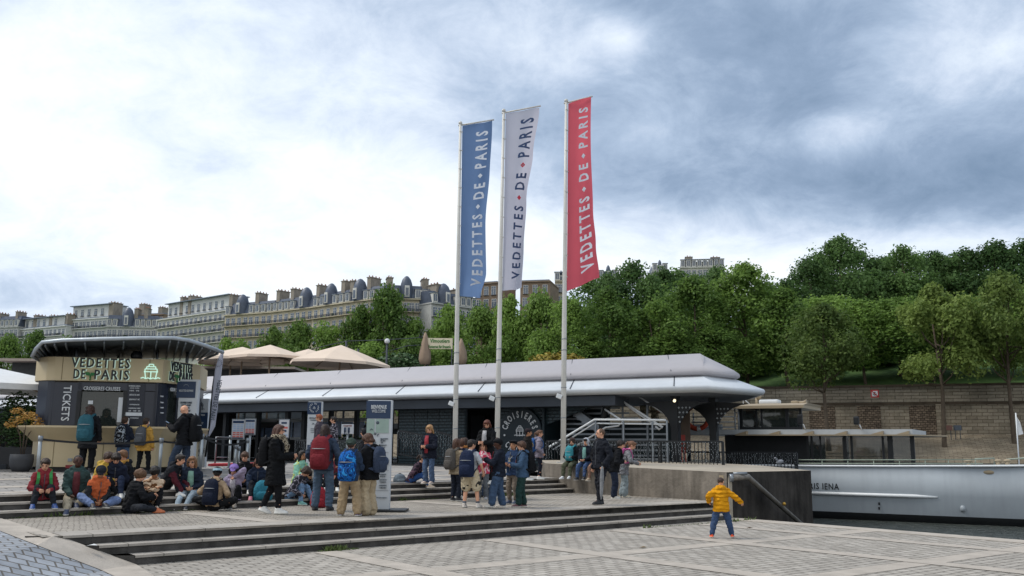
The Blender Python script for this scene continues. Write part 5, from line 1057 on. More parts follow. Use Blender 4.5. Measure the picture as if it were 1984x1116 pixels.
for s, py, h, w in (('CROISIERE GUIDEE', 780, .05, .32), ('GUIDED CRUISE', 785, .04, .26), ('20€ 9€', 790, .05, .2), ('ADULTE  ENFANT', 796, .05, .24), ('12€', 802, .05, .12), ('REDUIT', 808, .04, .16)): tlabel(t, pl, s, 361, py, h, w, m_ptx, .03)
tring(t, pl, 360, 893, .16, .05, m_sgnn)
t, pl = totem('ticket_totem', 'white and navy ticket totem with boat drawing half hidden behind the bald man', 374, 401, 772, 886, 28.5, L2(*P(385, 886, 28.5).xy), [(799, 848, 376, 400)])
x, z = pl(388, 786); bm = BM(); ship_icon(bm, (x, z), .3, -.02, .016); obj('boat_drawing', bm, m_ptx, t); tlabel(t, pl, 'BILLETTERIE', 389, 804, .05, .26, m_pw, .02); tlabel(t, pl, 'BILLET', 388, 820, .07, .2, m_pw, .02); tring(t, pl, 387, 873, .14, .04, m_ptx)
t, pl = totem('embarkation_totem', 'slim white totem with navy top and round emblem behind the woman with red backpack', 595, 622.5, 778, 889, 33.5, L2(*P(605, 888, 33.5).xy), [(779, 803, 596.5, 622), (862, 888, 595.5, 622)])
tring(t, pl, 609, 790, .15, .055, m_pw); tlabel(t, pl, 'EMBARQUEMENT', 609, 810, .05, .36, m_ptx, .02); tlabel(t, pl, 'BOARDING', 608, 814, .04, .22, m_ptx, .0); tlabel(t, pl, '^', 607, 821, .1, .1, m_ptx, .03)
for y in (830, 833, 837): trect(t, pl, 602, y, 618, y + 1, m_ptx, -.012)
def notice(label, x0, x1, y0, y1, ybase, D, kind):
    zb = L2(*P(x0, ybase, D).xy) if D < 36 else FZ; A = P(x0, y0, D); B = P(x1, y1, D); c = (A.x + B.x) / 2; t = thing('notice_board', label, 'notice board', (c, D, zb)); w, h = B.x - A.x, A.z - B.z; zc_ = (A.z + B.z) / 2 - zb
    bm = BM(); box(bm, (0, 0, zc_), (w, .05, h), bev=.01); obj('frame', bm, m_rail if kind != 'wc' else m_sgn, t)
    bm = BM(); box(bm, (0, -.03, zc_), (w * .88, .012, h * .9)); obj('sheet', bm, mat('paper', '#b9bcc0', .7, var=.05), t)
    bm = BM()
    if kind == 'times':
        box(bm, (0, -.038, zc_ + h * .36), (w * .8, .008, h * .12), 0)
        for k in range(7):
            for j in range(3): box(bm, ((j - 1) * w * .27, -.038, zc_ + h * (.22 - k * .095)), (w * .22, .008, h * .06), 1 if k < 4 else 2)
        box(bm, (0, -.038, zc_ - h * .42), (w * .8, .008, h * .05), 0)
    elif kind == 'wc':
        for q in (-.2, .12):
            ell(bm, (q * w, -.04, zc_ + h * .12), (.035, .012, .035), None, 0, 1); box(bm, (q * w, -.04, zc_ - h * .12), (.07, .012, .16), 0); box(bm, (q * w, -.04, zc_ - h * .32), (.035, .012, .12), 0)
        box(bm, (-.04 * w, -.04, zc_ - h * .08), (.012, .012, .3), 0)
    else:
        for k, (q, m_) in enumerate(((.3, 0), (.05, 2), (-.12, 0), (-.35, 1))): box(bm, (0, -.038, zc_ + h * q), (w * (.7 if k % 2 else .5), .008, h * .1), m_)
    obj('print', bm, [m_sgnn, mat('print_paleblue', '#8ea2bd', .7), mat('print_salmon', '#b9605a', .7)], t)
    if kind == 'wc': tlabel(t, lambda a, b: (0, zc_ + h * .34), 'TOILETTES', 0, 0, .05, w * .7, mat('print_darkred', '#7a2a2a', .7), .02, -.045)
    bm = BM(); tube(bm, [(0, .04, 0), (0, .04, zc_)], .035, 8); tube(bm, [(0, .04, 0), (0, .04, .03)], .18, 16); obj('post', bm, m_steel, t)
notice('timetable notice in grey frame, left and lower of the two side by side', 450, 474, 812, 852, 905, 31.5, 'times'); notice('timetable notice in grey frame, right and higher of the two side by side', 475, 495, 811, 843, 908, 30.5, 'times')
notice('white toilets sign with two figures beside the hooded man', 662, 685, 822, 841, 893, 35, 'wc'); notice('tall white notice sheet behind the woman with the leopard scarf', 541, 560, 812, 849, 890, 36.5, 'x')
def stanchion(px, ytop, D, label, zb=None, base=True):
    q = P(px, ytop, D); zb = L2(q.x, q.y) if zb is None else zb; t = thing('barrier_post', label, 'barrier post', (q.x, D, zb), 0, 'steel queue barrier posts'); H = q.z - zb
    bm = BM(); tube(bm, [(0, 0, 0), (0, 0, H)], .042, 12); obj('post', bm, m_steel, t); bm = BM(); tube(bm, [(0, 0, H - .1), (0, 0, H + .02)], .055, 12); obj('belt_head', bm, m_rail, t); bm = BM(); tube(bm, [(0, 0, 0), (0, 0, .025)], .17, 20); obj('base', bm, m_rail, t); return q
s1 = stanchion(79, 846, 22.4, 'steel barrier post at the left front corner of the ticket kiosk'); s2 = stanchion(313, 850, 23.6, 'steel barrier post in front of the kiosk right of the boy in yellow')
s3 = stanchion(392, 842, 24.5, 'steel barrier post just right of the bald man'); s4 = stanchion(456, 862, 27.5, 'steel barrier post under the timetable notices, left one'); s5 = stanchion(480, 850, 26, 'steel barrier post under the timetable notices, tallest and nearest'); s6 = stanchion(463, 866, 28.5, 'steel barrier post under the timetable notices, between the other two')
s7 = stanchion(447, 845, 30, 'steel barrier post left of the timetable notices')
m_belt = mat('black_belt', '#17191c', .7)
def belt(a, b, label, sag=.08, dz=-.06):
    bm = BM(); n = 12; pts = [a.lerp(b, k / n) + V((0, 0, dz - sag * 4 * (k / n) * (1 - k / n))) for k in range(n + 1)]
    for p, q in zip(pts, pts[1:]): bar(bm, p, q, .008, .05)
    tag(obj('barrier_belt', bm, m_belt), label, 'belt', 'barrier belts')
belt(s1, s2, 'black belt stretched along the whole kiosk front'); belt(s2, s3, 'black belt between the boy in yellow and the bald man'); belt(s3, s5, 'black belt from the bald man to the tallest queue post', .15); belt(s3, s7, 'black belt running back from the bald man to the farthest queue post', .05); belt(s4, s6, 'short black belt between two close queue posts', .02)
bm = BM(); a, b = P(404, 884, 31.8), P(500, 882, 34); zz = L2(a.x, a.y) + .012
v = [V((a.x, a.y, zz)), V((b.x, b.y, zz)), V((b.x - .3, b.y + 1.6, zz)), V((a.x - .3, a.y + 1.6, zz))]; loft(bm, [v, [q + V((0, 0, .07)) for q in v]]); tag(obj('red_mat', bm, mat('red_carpet', '#a8343a', .85, var=.1)), 'long red raised mat leading under the pavilion behind the queue posts', 'mat')
bm = BM(); a, b = P(420, 840, 33), P(450, 838, 33.5); 
t = thing('barrier', 'grey tubular crowd barrier behind the feather flag', 'barrier', (a.x, a.y, FZ - .02)); w = b.x - a.x; tube(bm, [(0, 0, 0), (0, 0, 1.0), (w, .3, 1.0), (w, .3, 0)], .03, 8); tube(bm, [(0, 0, .3), (w, .3, .3)], .02, 6); obj('frame', bm, m_rail, t)
# feather flag
t = thing('feather_flag', 'white feather flag with dark lettering leaning beside the bald man', 'flag', P(398, 885, 27.2)); q0 = V(t.location); zb = L2(q0.x, q0.y); t.location.z = zb; q0.z = zb
pp = [P(x, y, 27.2) - q0 for x, y in ((398, 885), (404, 842), (408, 800), (412, 750), (417, 715), (424, 695), (433, 678))]; bm = BM(); tube(bm, pp, [.03, .028, .025, .022, .018, .014, .01], 6); obj('pole', bm, m_blk, t)
L_ = [(404, 842), (408, 800), (412, 750), (417, 715), (424, 695), (432, 679)]; R_ = [(405, 846), (417, 826), (423, 790), (428, 745), (432, 712), (434, 680)]
rings = []
for i, (l, r_) in enumerate(zip(L_, R_)):
    a, b = P(*l, 27.2) - q0, P(*r_, 27.2) - q0; rings.append([a.lerp(b, k / 6) + V((0, -.03 + .05 * math.sin(k * 1.3 + i), 0)) for k in range(7)])
bm = BM(); loft(bm, rings, closed=False, cap=False); cl = obj('cloth', bm, c_wht, t, smooth=True)
bm = BM(); c = P(421.5, 765, 27.2) - q0; merge(bm, text_bm('VEDETTES DE PARIS', .13, .75, .02, .01), Matrix.Translation(c + V((0, -.1, -.15))) @ Matrix.Rotation(.14, 4, 'Y') @ Matrix.Rotation(math.pi / 2, 4, 'Y')); c = P(425, 704, 27.2) - q0; ring_text(bm, 'VEDETTESPARIS', .1, .045, c.x, c.z, c.y - .1, 0, .48); obj('lettering', bm, m_ptx, cl)
# planters at the left
def planter_box(x0, x1, ytop, D, label):
    A, B = P(x0, ytop, D), P(x1, ytop, D); zb = L2(A.x, A.y); t = thing('planter', label, 'planter', ((A.x + B.x) / 2, D, zb)); w = B.x - A.x; h = A.z - zb
    bm = BM(); box(bm, (0, .35, h / 2), (w, .7, h), bev=.02); obj('trough', bm, mat('planter_black', '#24262a', .6, var=.15), t)
    o = None; r = random.Random(x0 + 90); 
    for nm, mm, cnt, rg in (('foliage', m_leafd, 2600, (w * .5, .42, .85)), ('bright_foliage', mat('bright_leaves', '#7f8a2f', .6, var=.4, vscale=3), 320, (w * .42, .4, .6))): bm = shrub_bm(r, (w * (.0 if nm == 'foliage' else .22), .35, h + .75), rg, cnt, .055); obj(nm, bm, mm, t)
    bm = BM()
    for k in range(14): x = r.uniform(-.45, .45) * w; tube(bm, [(x, .35, h - .1), (x + r.gauss(0, .1), .35 + r.gauss(0, .1), h + r.uniform(.5, 1.1))], .012, 4)
    obj('stems', bm, bark, t)
planter_box(-30, 68, 866, 26.5, 'long black planter with bushy green shrubs left of the kiosk')
p = P(40, 911, 24.6); zb = L2(p.x, p.y); t = thing('plant_pot', 'round dark pot with a small orange-leaved tree left of the kiosk', 'pot plant', (p.x, p.y, zb))
bm = BM(); pf = [(.02, 0), (.2, 0), (.27, .15), (.29, .3), (.28, .44), (.245, .44), (.24, .38), (.02, .37)]; loft(bm, [[V((r_ * math.cos(k * .2618), r_ * math.sin(k * .2618), z)) for k in range(24)] for r_, z in pf]); obj('pot', bm, mat('pot_grey', '#3a3c40', .7, var=.12), t, auto=.7)
bm = BM(); r = random.Random(5)
for k in range(6): a = k * 1.05; tube(bm, [(.03 * math.cos(a), .03 * math.sin(a), .35), (.1 * math.cos(a), .1 * math.sin(a), .9), (.35 * math.cos(a), .3 * math.sin(a), 1.35 + .1 * (k % 3))], [.015, .011, .005], 5)
obj('stem', bm, bark, t); bm = BM()
for k in range(7): a = k * .9; shrub_bm(r, (.33 * math.cos(a), .3 * math.sin(a), 1.2 + .12 * (k % 4)), (.2, .18, .1), 70, .04, bm=bm)
obj('foliage', bm, mat('autumn_leaves', '#a07a3a', .7, var=.35, vscale=4), t)
# white parasol intruding at the left
parasol(-10, 712, 26.5, 1.75, .52, 'white parasol cut off by the left picture edge', m_canl, 4, .75, .93)
# pipe handrail, plate and pigeon on the dock
KP = UV(19.1, 15.0); du = UV(1, 0) ; dfp = UV(19.05, 14.8)
def Pv(px, py, v):
    d = ray(px, py); n = V((-.629, .777, 0)); return V((0, 0, CAMH)) + d * (v / d.dot(n))
a = Pv(1415, 926, 14.75); b = Pv(1449, 924, 14.8); c = Pv(1553, 1016, 14.85)
t = thing('pipe_rail', 'thick worn metal pipe rail sloping down from the dock corner towards the water', 'handrail', a); bm = BM(); tube(bm, [V((0, 0, 0)), (b - a) * .93, (b - a), (b - a) + (c - b) * .06, c - a], [.075, .075, .08, .07, .06], 10); obj('pipe', bm, mat('worn_metal', '#78736c', .5, metal=.4, var=.3, vscale=6), t)
bm = BM(); tube(bm, [(-.02, 0, 0), (.06, 0, 0)], .1, 12); tube(bm, [(b - a) * .5 + V((-.15, 0, .09)), (b - a) * .5 + V((.2, 0, .1))], .035, 8); obj('flange', bm, m_rail, t)
bm = BM(); box(bm, (0, .05, -.5), (.08, .08, 1.0)); obj('post', bm, mat('pale_post', '#8f897d', .8, var=.2), t)
bm = BM(); f = (b - a) + (c - b) * .62; ell(bm, f + V((.05, -.05, .08)), (.05, .05, .05)); obj('valve', bm, mat('brass', '#b08a3c', .4, metal=.6), t)
q = P(1398, 926, 23.3); bm = BM(); box(bm, q, (.13, .02, .13), 0, Matrix.Rotation(-.9, 3, 'Z')); tag(obj('metal_plate', bm, m_cream), 'small square beige plate fixed near the top corner of the dock', 'plate')
q = P(1511, 900, 31.5); q.z = 1.15; t = thing('pigeon', 'grey pigeon standing at the rear edge of the concrete dock', 'bird', q, .3); bm = BM(); ell(bm, (0, 0, .13), (.15, .08, .075), Matrix.Rotation(-.25, 3, 'Y')); tube(bm, [(-.09, 0, .16), (-.15, 0, .23)], [.045, .03], 8); ell(bm, (-.165, 0, .25), (.045, .035, .038)); tube(bm, [(-.2, 0, .247), (-.23, 0, .24)], [.01, .004], 5); loft(bm, [[V((.1, -.04, .12)), V((.1, .04, .12)), V((.1, .03, .1)), V((.1, -.03, .1))], [V((.28, -.035, .08)), V((.28, .035, .08)), V((.28, .03, .07)), V((.28, -.03, .07))]])
for y in (-.03, .03): tube(bm, [(0, y, .08), (.0, y, 0)], .008, 5)
obj('body', bm, mat('pigeon_grey', '#7d8086', .8, var=.3, vscale=20), t)
# signs and cabinets along the far wall
q = P(1695, 763, 259); t = thing('warning_sign', 'red bordered square no-anchoring sign on the embankment wall', 'sign', q, math.atan2(wdir.y, wdir.x)); bm = BM(); box(bm, (0, -.6, 0), (2.1, .2, 2.1)); obj('border', bm, mat('sign_red', '#b02a2c', .6), t)
bm = BM(); box(bm, (0, -.72, 0), (1.5, .1, 1.5)); obj('face', bm, m_white, t); bm = BM(); bar(bm, (0, -.8, .5), (0, -.8, -.45), .16, .05, up=(0, 1, 0)); bar(bm, (-.25, -.8, .3), (.25, -.8, .3), .12, .05, up=(0, 1, 0))
for k in range(8): a0, a1 = math.pi + k * math.pi / 8, math.pi + (k + 1) * math.pi / 8; bar(bm, (.42 * math.cos(a0), -.8, .42 * math.sin(a0)), (.42 * math.cos(a1), -.8, .42 * math.sin(a1)), .14, .05, up=(0, 1, 0))
obj('anchor', bm, m_ink, t); bm = BM(); bar(bm, (-.75, -.88, .75), (.75, -.88, -.75), .22, .05, up=(0, 1, 0)); obj('bar', bm, MATS['sign_red'], t)
for x0, x1, c, lb in ((1829, 1844, '#6b4a42', 'rust-coloured electrical cabinet on legs at the foot of the wall'), (1848, 1862, '#4d5560', 'blue-grey electrical cabinet on legs at the foot of the wall')):
    A, B = P(x0, 824, 251), P(x1, 834, 251); t = thing('electrical_cabinet', lb, 'cabinet', ((A.x + B.x) / 2, 251, B.z - 2.2)); w, h = B.x - A.x, A.z - B.z; bm = BM(); box(bm, (0, 0, 2.2 + h / 2), (w, .8, h), bev=.05); obj('box', bm, mat('cab_' + c, c, .6, var=.2), t)
    for s in (-1, 1): bm = BM(); bar(bm, (s * w * .35, 0, -.3), (s * w * .35, 0, 2.2), .15); obj('leg', bm, m_dark, t)
# scraps on the ground
for px, py, z, c, lb in ((178, 1057, .27, '#c9cbcc', 'small scrap of white paper on the lower steps'), (1452, 1023, .0, '#4a3a28', 'dry brown leaf lying near the foot of the dock'), (1246, 1061, 0, '#6a5a3c', 'dry leaf on the lower plaza in front of the steps')):
    q = G(px, py, z + .012); bm = BM(); face(bm, [q + V((-.07, -.02, 0)), q + V((.0, -.05, .012)), q + V((.08, .0, .004)), q + V((.01, .05, .02))]); tag(obj('litter', bm, mat('scrap_' + c, c, .8)), lb, 'litter')
# ------------------------------------------------------------------ people
QUEUE = []
def rc(bm, a, ra, b, rb, n=9):
    """closed capsule with different end radii"""
    a, b = V(a), V(b); d = b - a
    if d.length < 1e-4: d = V((0, 0, 1e-3)); b = a + d
    x, y, z = frame(d); rings = []
    for c, r, ths in ((a, ra, (-1.25, -.65, 0)), (b, rb, (0, .65, 1.25))):
        for t in ths: rings.append([c + z * r * math.sin(t) + (x * math.cos(2 * math.pi * k / n) + y * math.sin(2 * math.pi * k / n)) * r * math.cos(t) for k in range(n)])
    loft(bm, rings)
def chain(bm, pts, rs, n=9):
    for i in range(len(pts) - 1): rc(bm, pts[i], rs[i], pts[i + 1], rs[i + 1], n)
def oval(c, r, f, w, d, n=14, p=2.3):
    out = []
    for k in range(n):
        a = 2 * math.pi * k / n; ca, sa = math.cos(a), math.sin(a); m_ = (abs(ca) ** p + abs(sa) ** p) ** (-1 / p); out.append(c + r * (w * ca * m_) + f * (d * sa * m_))
    return out
def ik(a, t, l1, l2, pole):
    a, t = V(a), V(t); d = t - a; L = min(d.length, (l1 + l2) * .995); d = d.normalized() if d.length > 1e-6 else V((0, 0, -1)); e = a + d * L
    k = (l1 * l1 - l2 * l2 + L * L) / (2 * max(L, 1e-4)); hgt = math.sqrt(max(0, l1 * l1 - k * k)); p = V(pole) - d * V(pole).dot(d)
    p = p.normalized() if p.length > 1e-5 else V((0, 1, 0)); return a + d * k + p * hgt, e
SKINS = {'fair': '#c9987d', 'tan': '#a97a5c', 'dark': '#4a3026'}
def base(px, py, lvl):
    if lvl == 0: return G(px, py, 0)
    if lvl == 1: return G(px, py, L1)
    z = .8
    for _ in range(6): q = G(px, py, z); z = L2(q.x, q.y)
    return q
def seat(px, k, extra=.2):
    """point on tread k of the upper flight in pixel column px (3 = upper terrace edge)"""
    z = (.4, .523, .647, .77)[k]; lo, hi = 10., 45.
    for _ in range(40):
        D = (lo + hi) / 2; q = P(px, 930, D); u, v = uvof(q)
        if v - upv(u) < .3 * (k - 1) + extra: lo = D
        else: hi = D
    q = P(px, 930, lo); return V((q.x, q.y, z))
HANDS = {'down': (.155, .03, -.035), 'front': (.055, .17, .12), 'phone': (.05, .2, .19), 'pocket': (.15, .075, .02), 'strap': (.1, .1, .2), 'chin': (.03, .15, .31), 'knee': (.07, .24, .09), 'lap': (.05, .17, .06), 'hips': (.15, .02, .06), 'back': (.1, -.12, .0)}
def hand_bm(bm, w, d, pn, side, k, curl=.5):
    """palm, four bent fingers and a thumb; w wrist, d along the forearm, pn palm normal"""
    d = d.normalized(); pn = (pn - d * pn.dot(d)); pn = pn.normalized() if pn.length > 1e-4 else frame(d)[0]; x = d.cross(pn) * side
    for o in (-.5, 0, .5): rc(bm, w + x * o * .035 * k, .016 * k, w + d * .075 * k + x * o * .045 * k, .0145 * k, 6)
    for i, (o, l) in enumerate(((-1.5, .062), (-.5, .072), (.5, .068), (1.5, .052))):
        b = w + d * .085 * k + x * o * .0195 * k; c1 = curl * (1 + .12 * i); m_ = b + (d * math.cos(c1 * .6) + pn * math.sin(c1 * .6)) * l * .52 * k; e = m_ + (d * math.cos(c1 * 1.7) + pn * math.sin(c1 * 1.7)) * l * .5 * k
        rc(bm, b, .0098 * k, m_, .009 * k, 5); rc(bm, m_, .009 * k, e, .0075 * k, 5)
    b = w + d * .03 * k - x * .028 * k; m_ = b + (d * .7 - x * .7 + pn * .3).normalized() * .04 * k; e = m_ + (d * .9 - x * .15 + pn * .4).normalized() * .032 * k
    rc(bm, b, .0125 * k, m_, .011 * k, 5); rc(bm, m_, .011 * k, e, .009 * k, 5)
BACKPACKS = []
def person(label, b, h, yaw, group=None, pose='stand', kid=True, skin='fair', lean=0., twist=0., head=(0, 0), hl='down', hr='down', feet=None, top='#22252c', puff=.012, hem=.06, pants='#20242b', pw=1.0, flare=0., shorts=False, shirt=None,
           shoe='#d0d0cc', sole='#c9c9c4', hair='#2c2018', hs='short', hat=None, hood=None, hip=None, pack=None, scarf=None, lany=None, sleeve=None, shin=None, glasses=False, short_sleeves=False, knee=None, side=0., extra=None, topmat=None, pantsmat=None, beard=False):
    rd = math.radians; t = thing('person', label, 'person', b, rd(yaw), group); k = h
    tall = 1.0; a = (.076 if kid else .066) * k; X, Y, Z = V((1, 0, 0)), V((0, 1, 0)), V((0, 0, 1))
    if pose == 'stand': hz = .515; ft = feet or ((-.065, .0, 0), (.065, .0, 0))
    else: hz = .055 if hip is None else hip; ft = feet or ((-.1, .3, -.09), (.1, .3, -.09))
    P0 = Z * hz * k + V((0, 0, 0)); s = V((math.sin(rd(side)), math.sin(rd(lean)), math.cos(rd(lean)))).normalized()
    tw = rd(twist); r = V((math.cos(tw), math.sin(tw), 0)); r = (r - s * r.dot(s)).normalized(); f = s.cross(r); Ls = .315 * k
    N = P0 + s * Ls; sw = (.096 if kid else .106) * k; SH = {-1: N - s * .045 * k - r * sw, 1: N - s * .045 * k + r * sw}
    hy, hp = rd(head[0]), rd(head[1]); hf = (f * math.cos(hy) - r * math.sin(hy)); hf = V((hf.x, hf.y, hf.z * .3)).normalized(); up0 = (Z * .75 + s * .25).normalized(); hf = (hf - up0 * hf.dot(up0)).normalized()
    HF = (hf * math.cos(hp) - up0 * math.sin(hp)); HU = (up0 * math.cos(hp) + hf * math.sin(hp)); HR = HF.cross(HU)
    HC = N + s * .03 * k + (up0 * .6 + HU * .4) * a * .95 + hf * a * .18; hd = lambda x, y, z: HC + HR * x * a + HF * y * a + HU * z * a
    HRot = Matrix((HR, HF, HU)).transposed()
    # limbs
    arms = {}
    for sd, hh in ((-1, hl), (1, hr)):
        q = HANDS[hh] if isinstance(hh, str) else hh; q = V((q[0] * (sd if isinstance(hh, str) else 1), q[1], q[2])) * k
        tg = P0 + r * q.x + V((f.x, f.y, 0)).normalized() * q.y + Z * q.z if hh not in ('down', 'pocket', 'hips') else P0 + r * q.x + V((0, 1, 0)) * q.y + Z * q.z
        arms[sd] = ik(SH[sd], tg, .168 * k, .15 * k, -f * .8 + r * sd * .75 - Z * .5)
    legs = {}
    for sd, q in ((-1, ft[0]), (1, ft[1])):
        an = V((q[0] * k, q[1] * k, (q[2] + .045) * k)); hj = P0 + X * sd * .058 * k; kp = V(knee[0 if sd < 0 else 1]) if knee else V((sd * .12, 1, .35)); kn, an2 = ik(hj, an, .24 * k, .235 * k, kp)
        fd = V(q[3:6]) if len(q) >= 6 else (V(((an2 - kn).x * .0 + q[0] * .25 + sd * .12, 1, 0))); legs[sd] = (hj, kn, an2, fd.normalized())
    # --- body: one continuous surface
    bm = BM(); p_ = -.006 * k
    loft(bm, [oval(P0 + s * Ls * u_, r, f, w * k, d * k) for u_, w, d in ((-.12, .06, .05), (.0, .088, .065), (.4, .074, .054), (.72, .088, .06), (.9, .07, .048), (1.0, .036, .034))])
    rc(bm, SH[-1], .036 * k, SH[1], .036 * k)
    rc(bm, N - s * .02 * k, .034 * k, hd(0, -.12, -.5), .032 * k)
    for sd in (-1, 1): e, w = arms[sd]; chain(bm, [SH[sd], e, w], [.033 * k, .025 * k, .0185 * k]); hj, kn, an, fd = legs[sd]; chain(bm, [hj, kn, an, an + fd * .07 * k - Z * .02 * k], [.052 * k, .037 * k, .025 * k, .02 * k])
    if not shorts:
        pass
    ell(bm, hd(0, -.02, .16), (.72 * a, .86 * a, .82 * a), HRot); ell(bm, hd(0, .2, -.42), (.53 * a, .56 * a, .54 * a), HRot)
    rc(bm, hd(0, .82, .05), .08 * a, hd(0, .95, -.2), .13 * a, 7)
    for sd in (-1, 1): ell(bm, hd(sd * .74, -.06, -.06), (.09 * a, .17 * a, .22 * a), HRot, 0, 1)
    sk = mat('skin_' + skin, SKINS[skin], .55, var=.06, vscale=15, spec=.3)
    def post_body(bm2):
        for sd in (-1, 1):
            e, w = arms[sd]; d = (w - e).normalized(); hand_bm(bm2, w, d, (-r * sd * .8 + f * .5), sd, k / 1.75 * (.95 if kid else .92), .7)
        for sd in (-1, 1):
            ell(bm2, hd(sd * .3, .765, .06), (.15 * a, .08 * a, .075 * a), HRot, 1, 1); rc_n = len(bm2.faces)
            rc(bm2, hd(sd * .16, .84, .25), .035 * a, hd(sd * .45, .73, .26), .03 * a, 5); bm2.faces.ensure_lookup_table()
            for q in bm2.faces[rc_n:]: q.material_index = 1
        ell(bm2, hd(0, .735, -.5), (.21 * a, .06 * a, .06 * a), HRot, 2, 1)
        if beard: ell(bm2, hd(0, .3, -.62), (.5 * a, .5 * a, .36 * a), HRot, 1, 2)
    QUEUE.append(('body', bm, [sk, mat('eye_dark', '#1d1512', .4, var=0), mat('lips_' + skin, {'fair': '#a65f55', 'tan': '#85503f', 'dark': '#3d2320'}[skin], .5, var=0)], t, .0135, 3, post_body))
    # --- trousers
    bm = BM(); ow = .01 * k + (pw - 1) * .02 * k
    loft(bm, [oval(P0 + s * Ls * u_, r.lerp(X, .5), f.lerp(Y, .5), w * k, d * k) for u_, w, d in ((-.3, .05, .05), (-.2, .088, .075), (.0, .1, .08), (.2, .094, .073))])
    for sd in (-1, 1):
        hj, kn, an, fd = legs[sd]
        if shorts: chain(bm, [hj, hj.lerp(kn, .92)], [.064 * k * pw, .06 * k * pw])
        else: chain(bm, [hj, kn, kn.lerp(an, .9)], [.06 * k * (.6 + .4 * pw), .045 * k * pw, (.034 + flare) * k * pw])
    QUEUE.append(('shorts' if shorts else 'trousers', bm, [pantsmat or cloth(pants)], t, .0155, 3, None))
    # --- shoes
    for sd in (-1, 1):
        hj, kn, an, fd = legs[sd]; bm = BM(); fl = an - Z * .045 * k; x = fd.cross(Z).normalized(); u_ = x.cross(fd)
        if u_.z < 0: u_ = -u_
        hs_, ts = fl - fd * .028 * k, fl + fd * .095 * k; R = .026 * k
        loft(bm, [oval(c + u_ * hgt * k, fd, x, l * k, w_ * k, 14, 2.4) for c, hgt, l, w_ in ((fl + fd * .035 * k, .002, .078, .03), (fl + fd * .035 * k, .016, .082, .033), (fl + fd * .035 * k, .02, .08, .0315), (fl + fd * .03 * k, .034, .07, .03), (fl + fd * .006 * k, .052, .042, .027), (fl - fd * .002 * k, .068, .033, .026))]); bm.faces.ensure_lookup_table()
        for q in bm.faces:
            if max((v.co - fl).dot(u_) for v in q.verts) < .017 * k: q.material_index = 1
        obj('shoe', bm, [mat('shoe_' + shoe, shoe, .55, var=.1, vscale=12), mat('sole_' + sole, sole, .7, var=.08)], t, auto=.7)
    if shorts:
        bm = BM()
        for sd in (-1, 1): hj, kn, an, fd = legs[sd]; tube(bm, [an - Z * .01 * k, an.lerp(kn, .22)], [.028 * k, .031 * k], 9)
        obj('socks', bm, cloth('#5f6670'), t)
    # --- upper garment
    bm = BM(); q = puff * k * .9; rg = []
    if pose == 'stand': hs_l = [(P0 - Z * hem * k, .108 + hem * .12, .082 + hem * .1), (P0 - Z * hem * .5 * k, .106 + hem * .06, .08)]
    else: hs_l = [(P0 - s * .035 * k, .1, .082)]
    for c, w, d in hs_l: rg.append(oval(c, X.lerp(r, .5), Y.lerp(f, .3), w * k + q, d * k + q))
    for u_, w, d in ((.1, .102, .077), (.42, .094, .07), (.7, .1, .074), (.86, .09, .066), (.95, .07, .055), (1.02, .05, .047), (1.09, .045, .043)): rg.append(oval(P0 + s * Ls * u_ - f * (.006 * k if u_ > .8 else 0), r, f, w * k + q, d * k + q))
    loft(bm, rg); rc(bm, SH[-1] + r * .012 * k, .038 * k + q * .6, SH[1] - r * .012 * k, .038 * k + q * .6)
    for sd in (-1, 1):
        e, w = arms[sd]
        if short_sleeves: chain(bm, [SH[sd], SH[sd].lerp(e, .75)], [.046 * k, .044 * k])
        else: chain(bm, [SH[sd], e, e.lerp(w, .93)], [.039 * k + q * .6, .033 * k + q * .6, .025 * k + q * .5]); rc(bm, e.lerp(w, .86), .031 * k + q * .5, e.lerp(w, .93), .031 * k + q * .5)
    if hood == 'down': ell(bm, N - f * .055 * k + s * .0 * k, (.08 * k, .05 * k, .048 * k), Matrix((r, f, s)).transposed()); rc(bm, N - r * .06 * k + s * .012 * k, .03 * k, N + r * .06 * k + s * .012 * k, .03 * k)
    tm = [topmat or cloth(top)]; 
    if sleeve: tm.append(cloth(sleeve))
    def post_top(bm2):
        if sleeve:
            for fc in bm2.faces:
                c = fc.calc_center_median()
                for sd in (-1, 1):
                    e, w = arms[sd]; 
                    if (c - P0 - s * (c - P0).dot(s)).length > .12 * k and min((c - SH[sd].lerp(e, .6)).length, (c - e).length, (c - w).length, (c - e.lerp(w, .5)).length) < .075 * k: fc.material_index = 1
    QUEUE.append(('jacket' if not short_sleeves else 't_shirt', bm, tm, t, .0155, 3, post_top if sleeve else None))
    if not short_sleeves and not topmat:
        bm = BM(); zp = [P0 + s * Ls * u_ + f * ((d_ * k + q) + .006) for u_, d_ in ((.0, .08), (.2, .076), (.42, .07), (.7, .074), (.86, .066), (.98, .05))]; [bar(bm, p, o, .012, .008) for p, o in zip(zp, zp[1:])]
        obj('zip', bm, mat('zip_dark', '#4a4c50', .5), t)
    if shirt:   # open front showing what is worn under it
        bm = BM(); pts = [(u_, .1 + .0 * u_) for u_ in (.05, .3, .55, .8, .98)]; L_, R_ = [], []
        for u_ in (.02, .25, .5, .75, .97):
            dd = ((.077 if u_ < .3 else .071 if u_ < .6 else .073 if u_ < .85 else .055) * k + q) + .009 * k; ww = (.03 + .012 * math.sin(3 * u_)) * k; L_.append(P0 + s * Ls * u_ + f * dd - r * ww); R_.append(P0 + s * Ls * u_ + f * dd + r * ww)
        for i in range(4): face(bm, [L_[i], R_[i], R_[i + 1], L_[i + 1]])
        bmesh.ops.remove_doubles(bm, verts=bm.verts, dist=1e-4); bmesh.ops.solidify(bm, geom=bm.faces[:], thickness=.008); obj('shirt_front', bm, cloth(shirt), t, smooth=True)
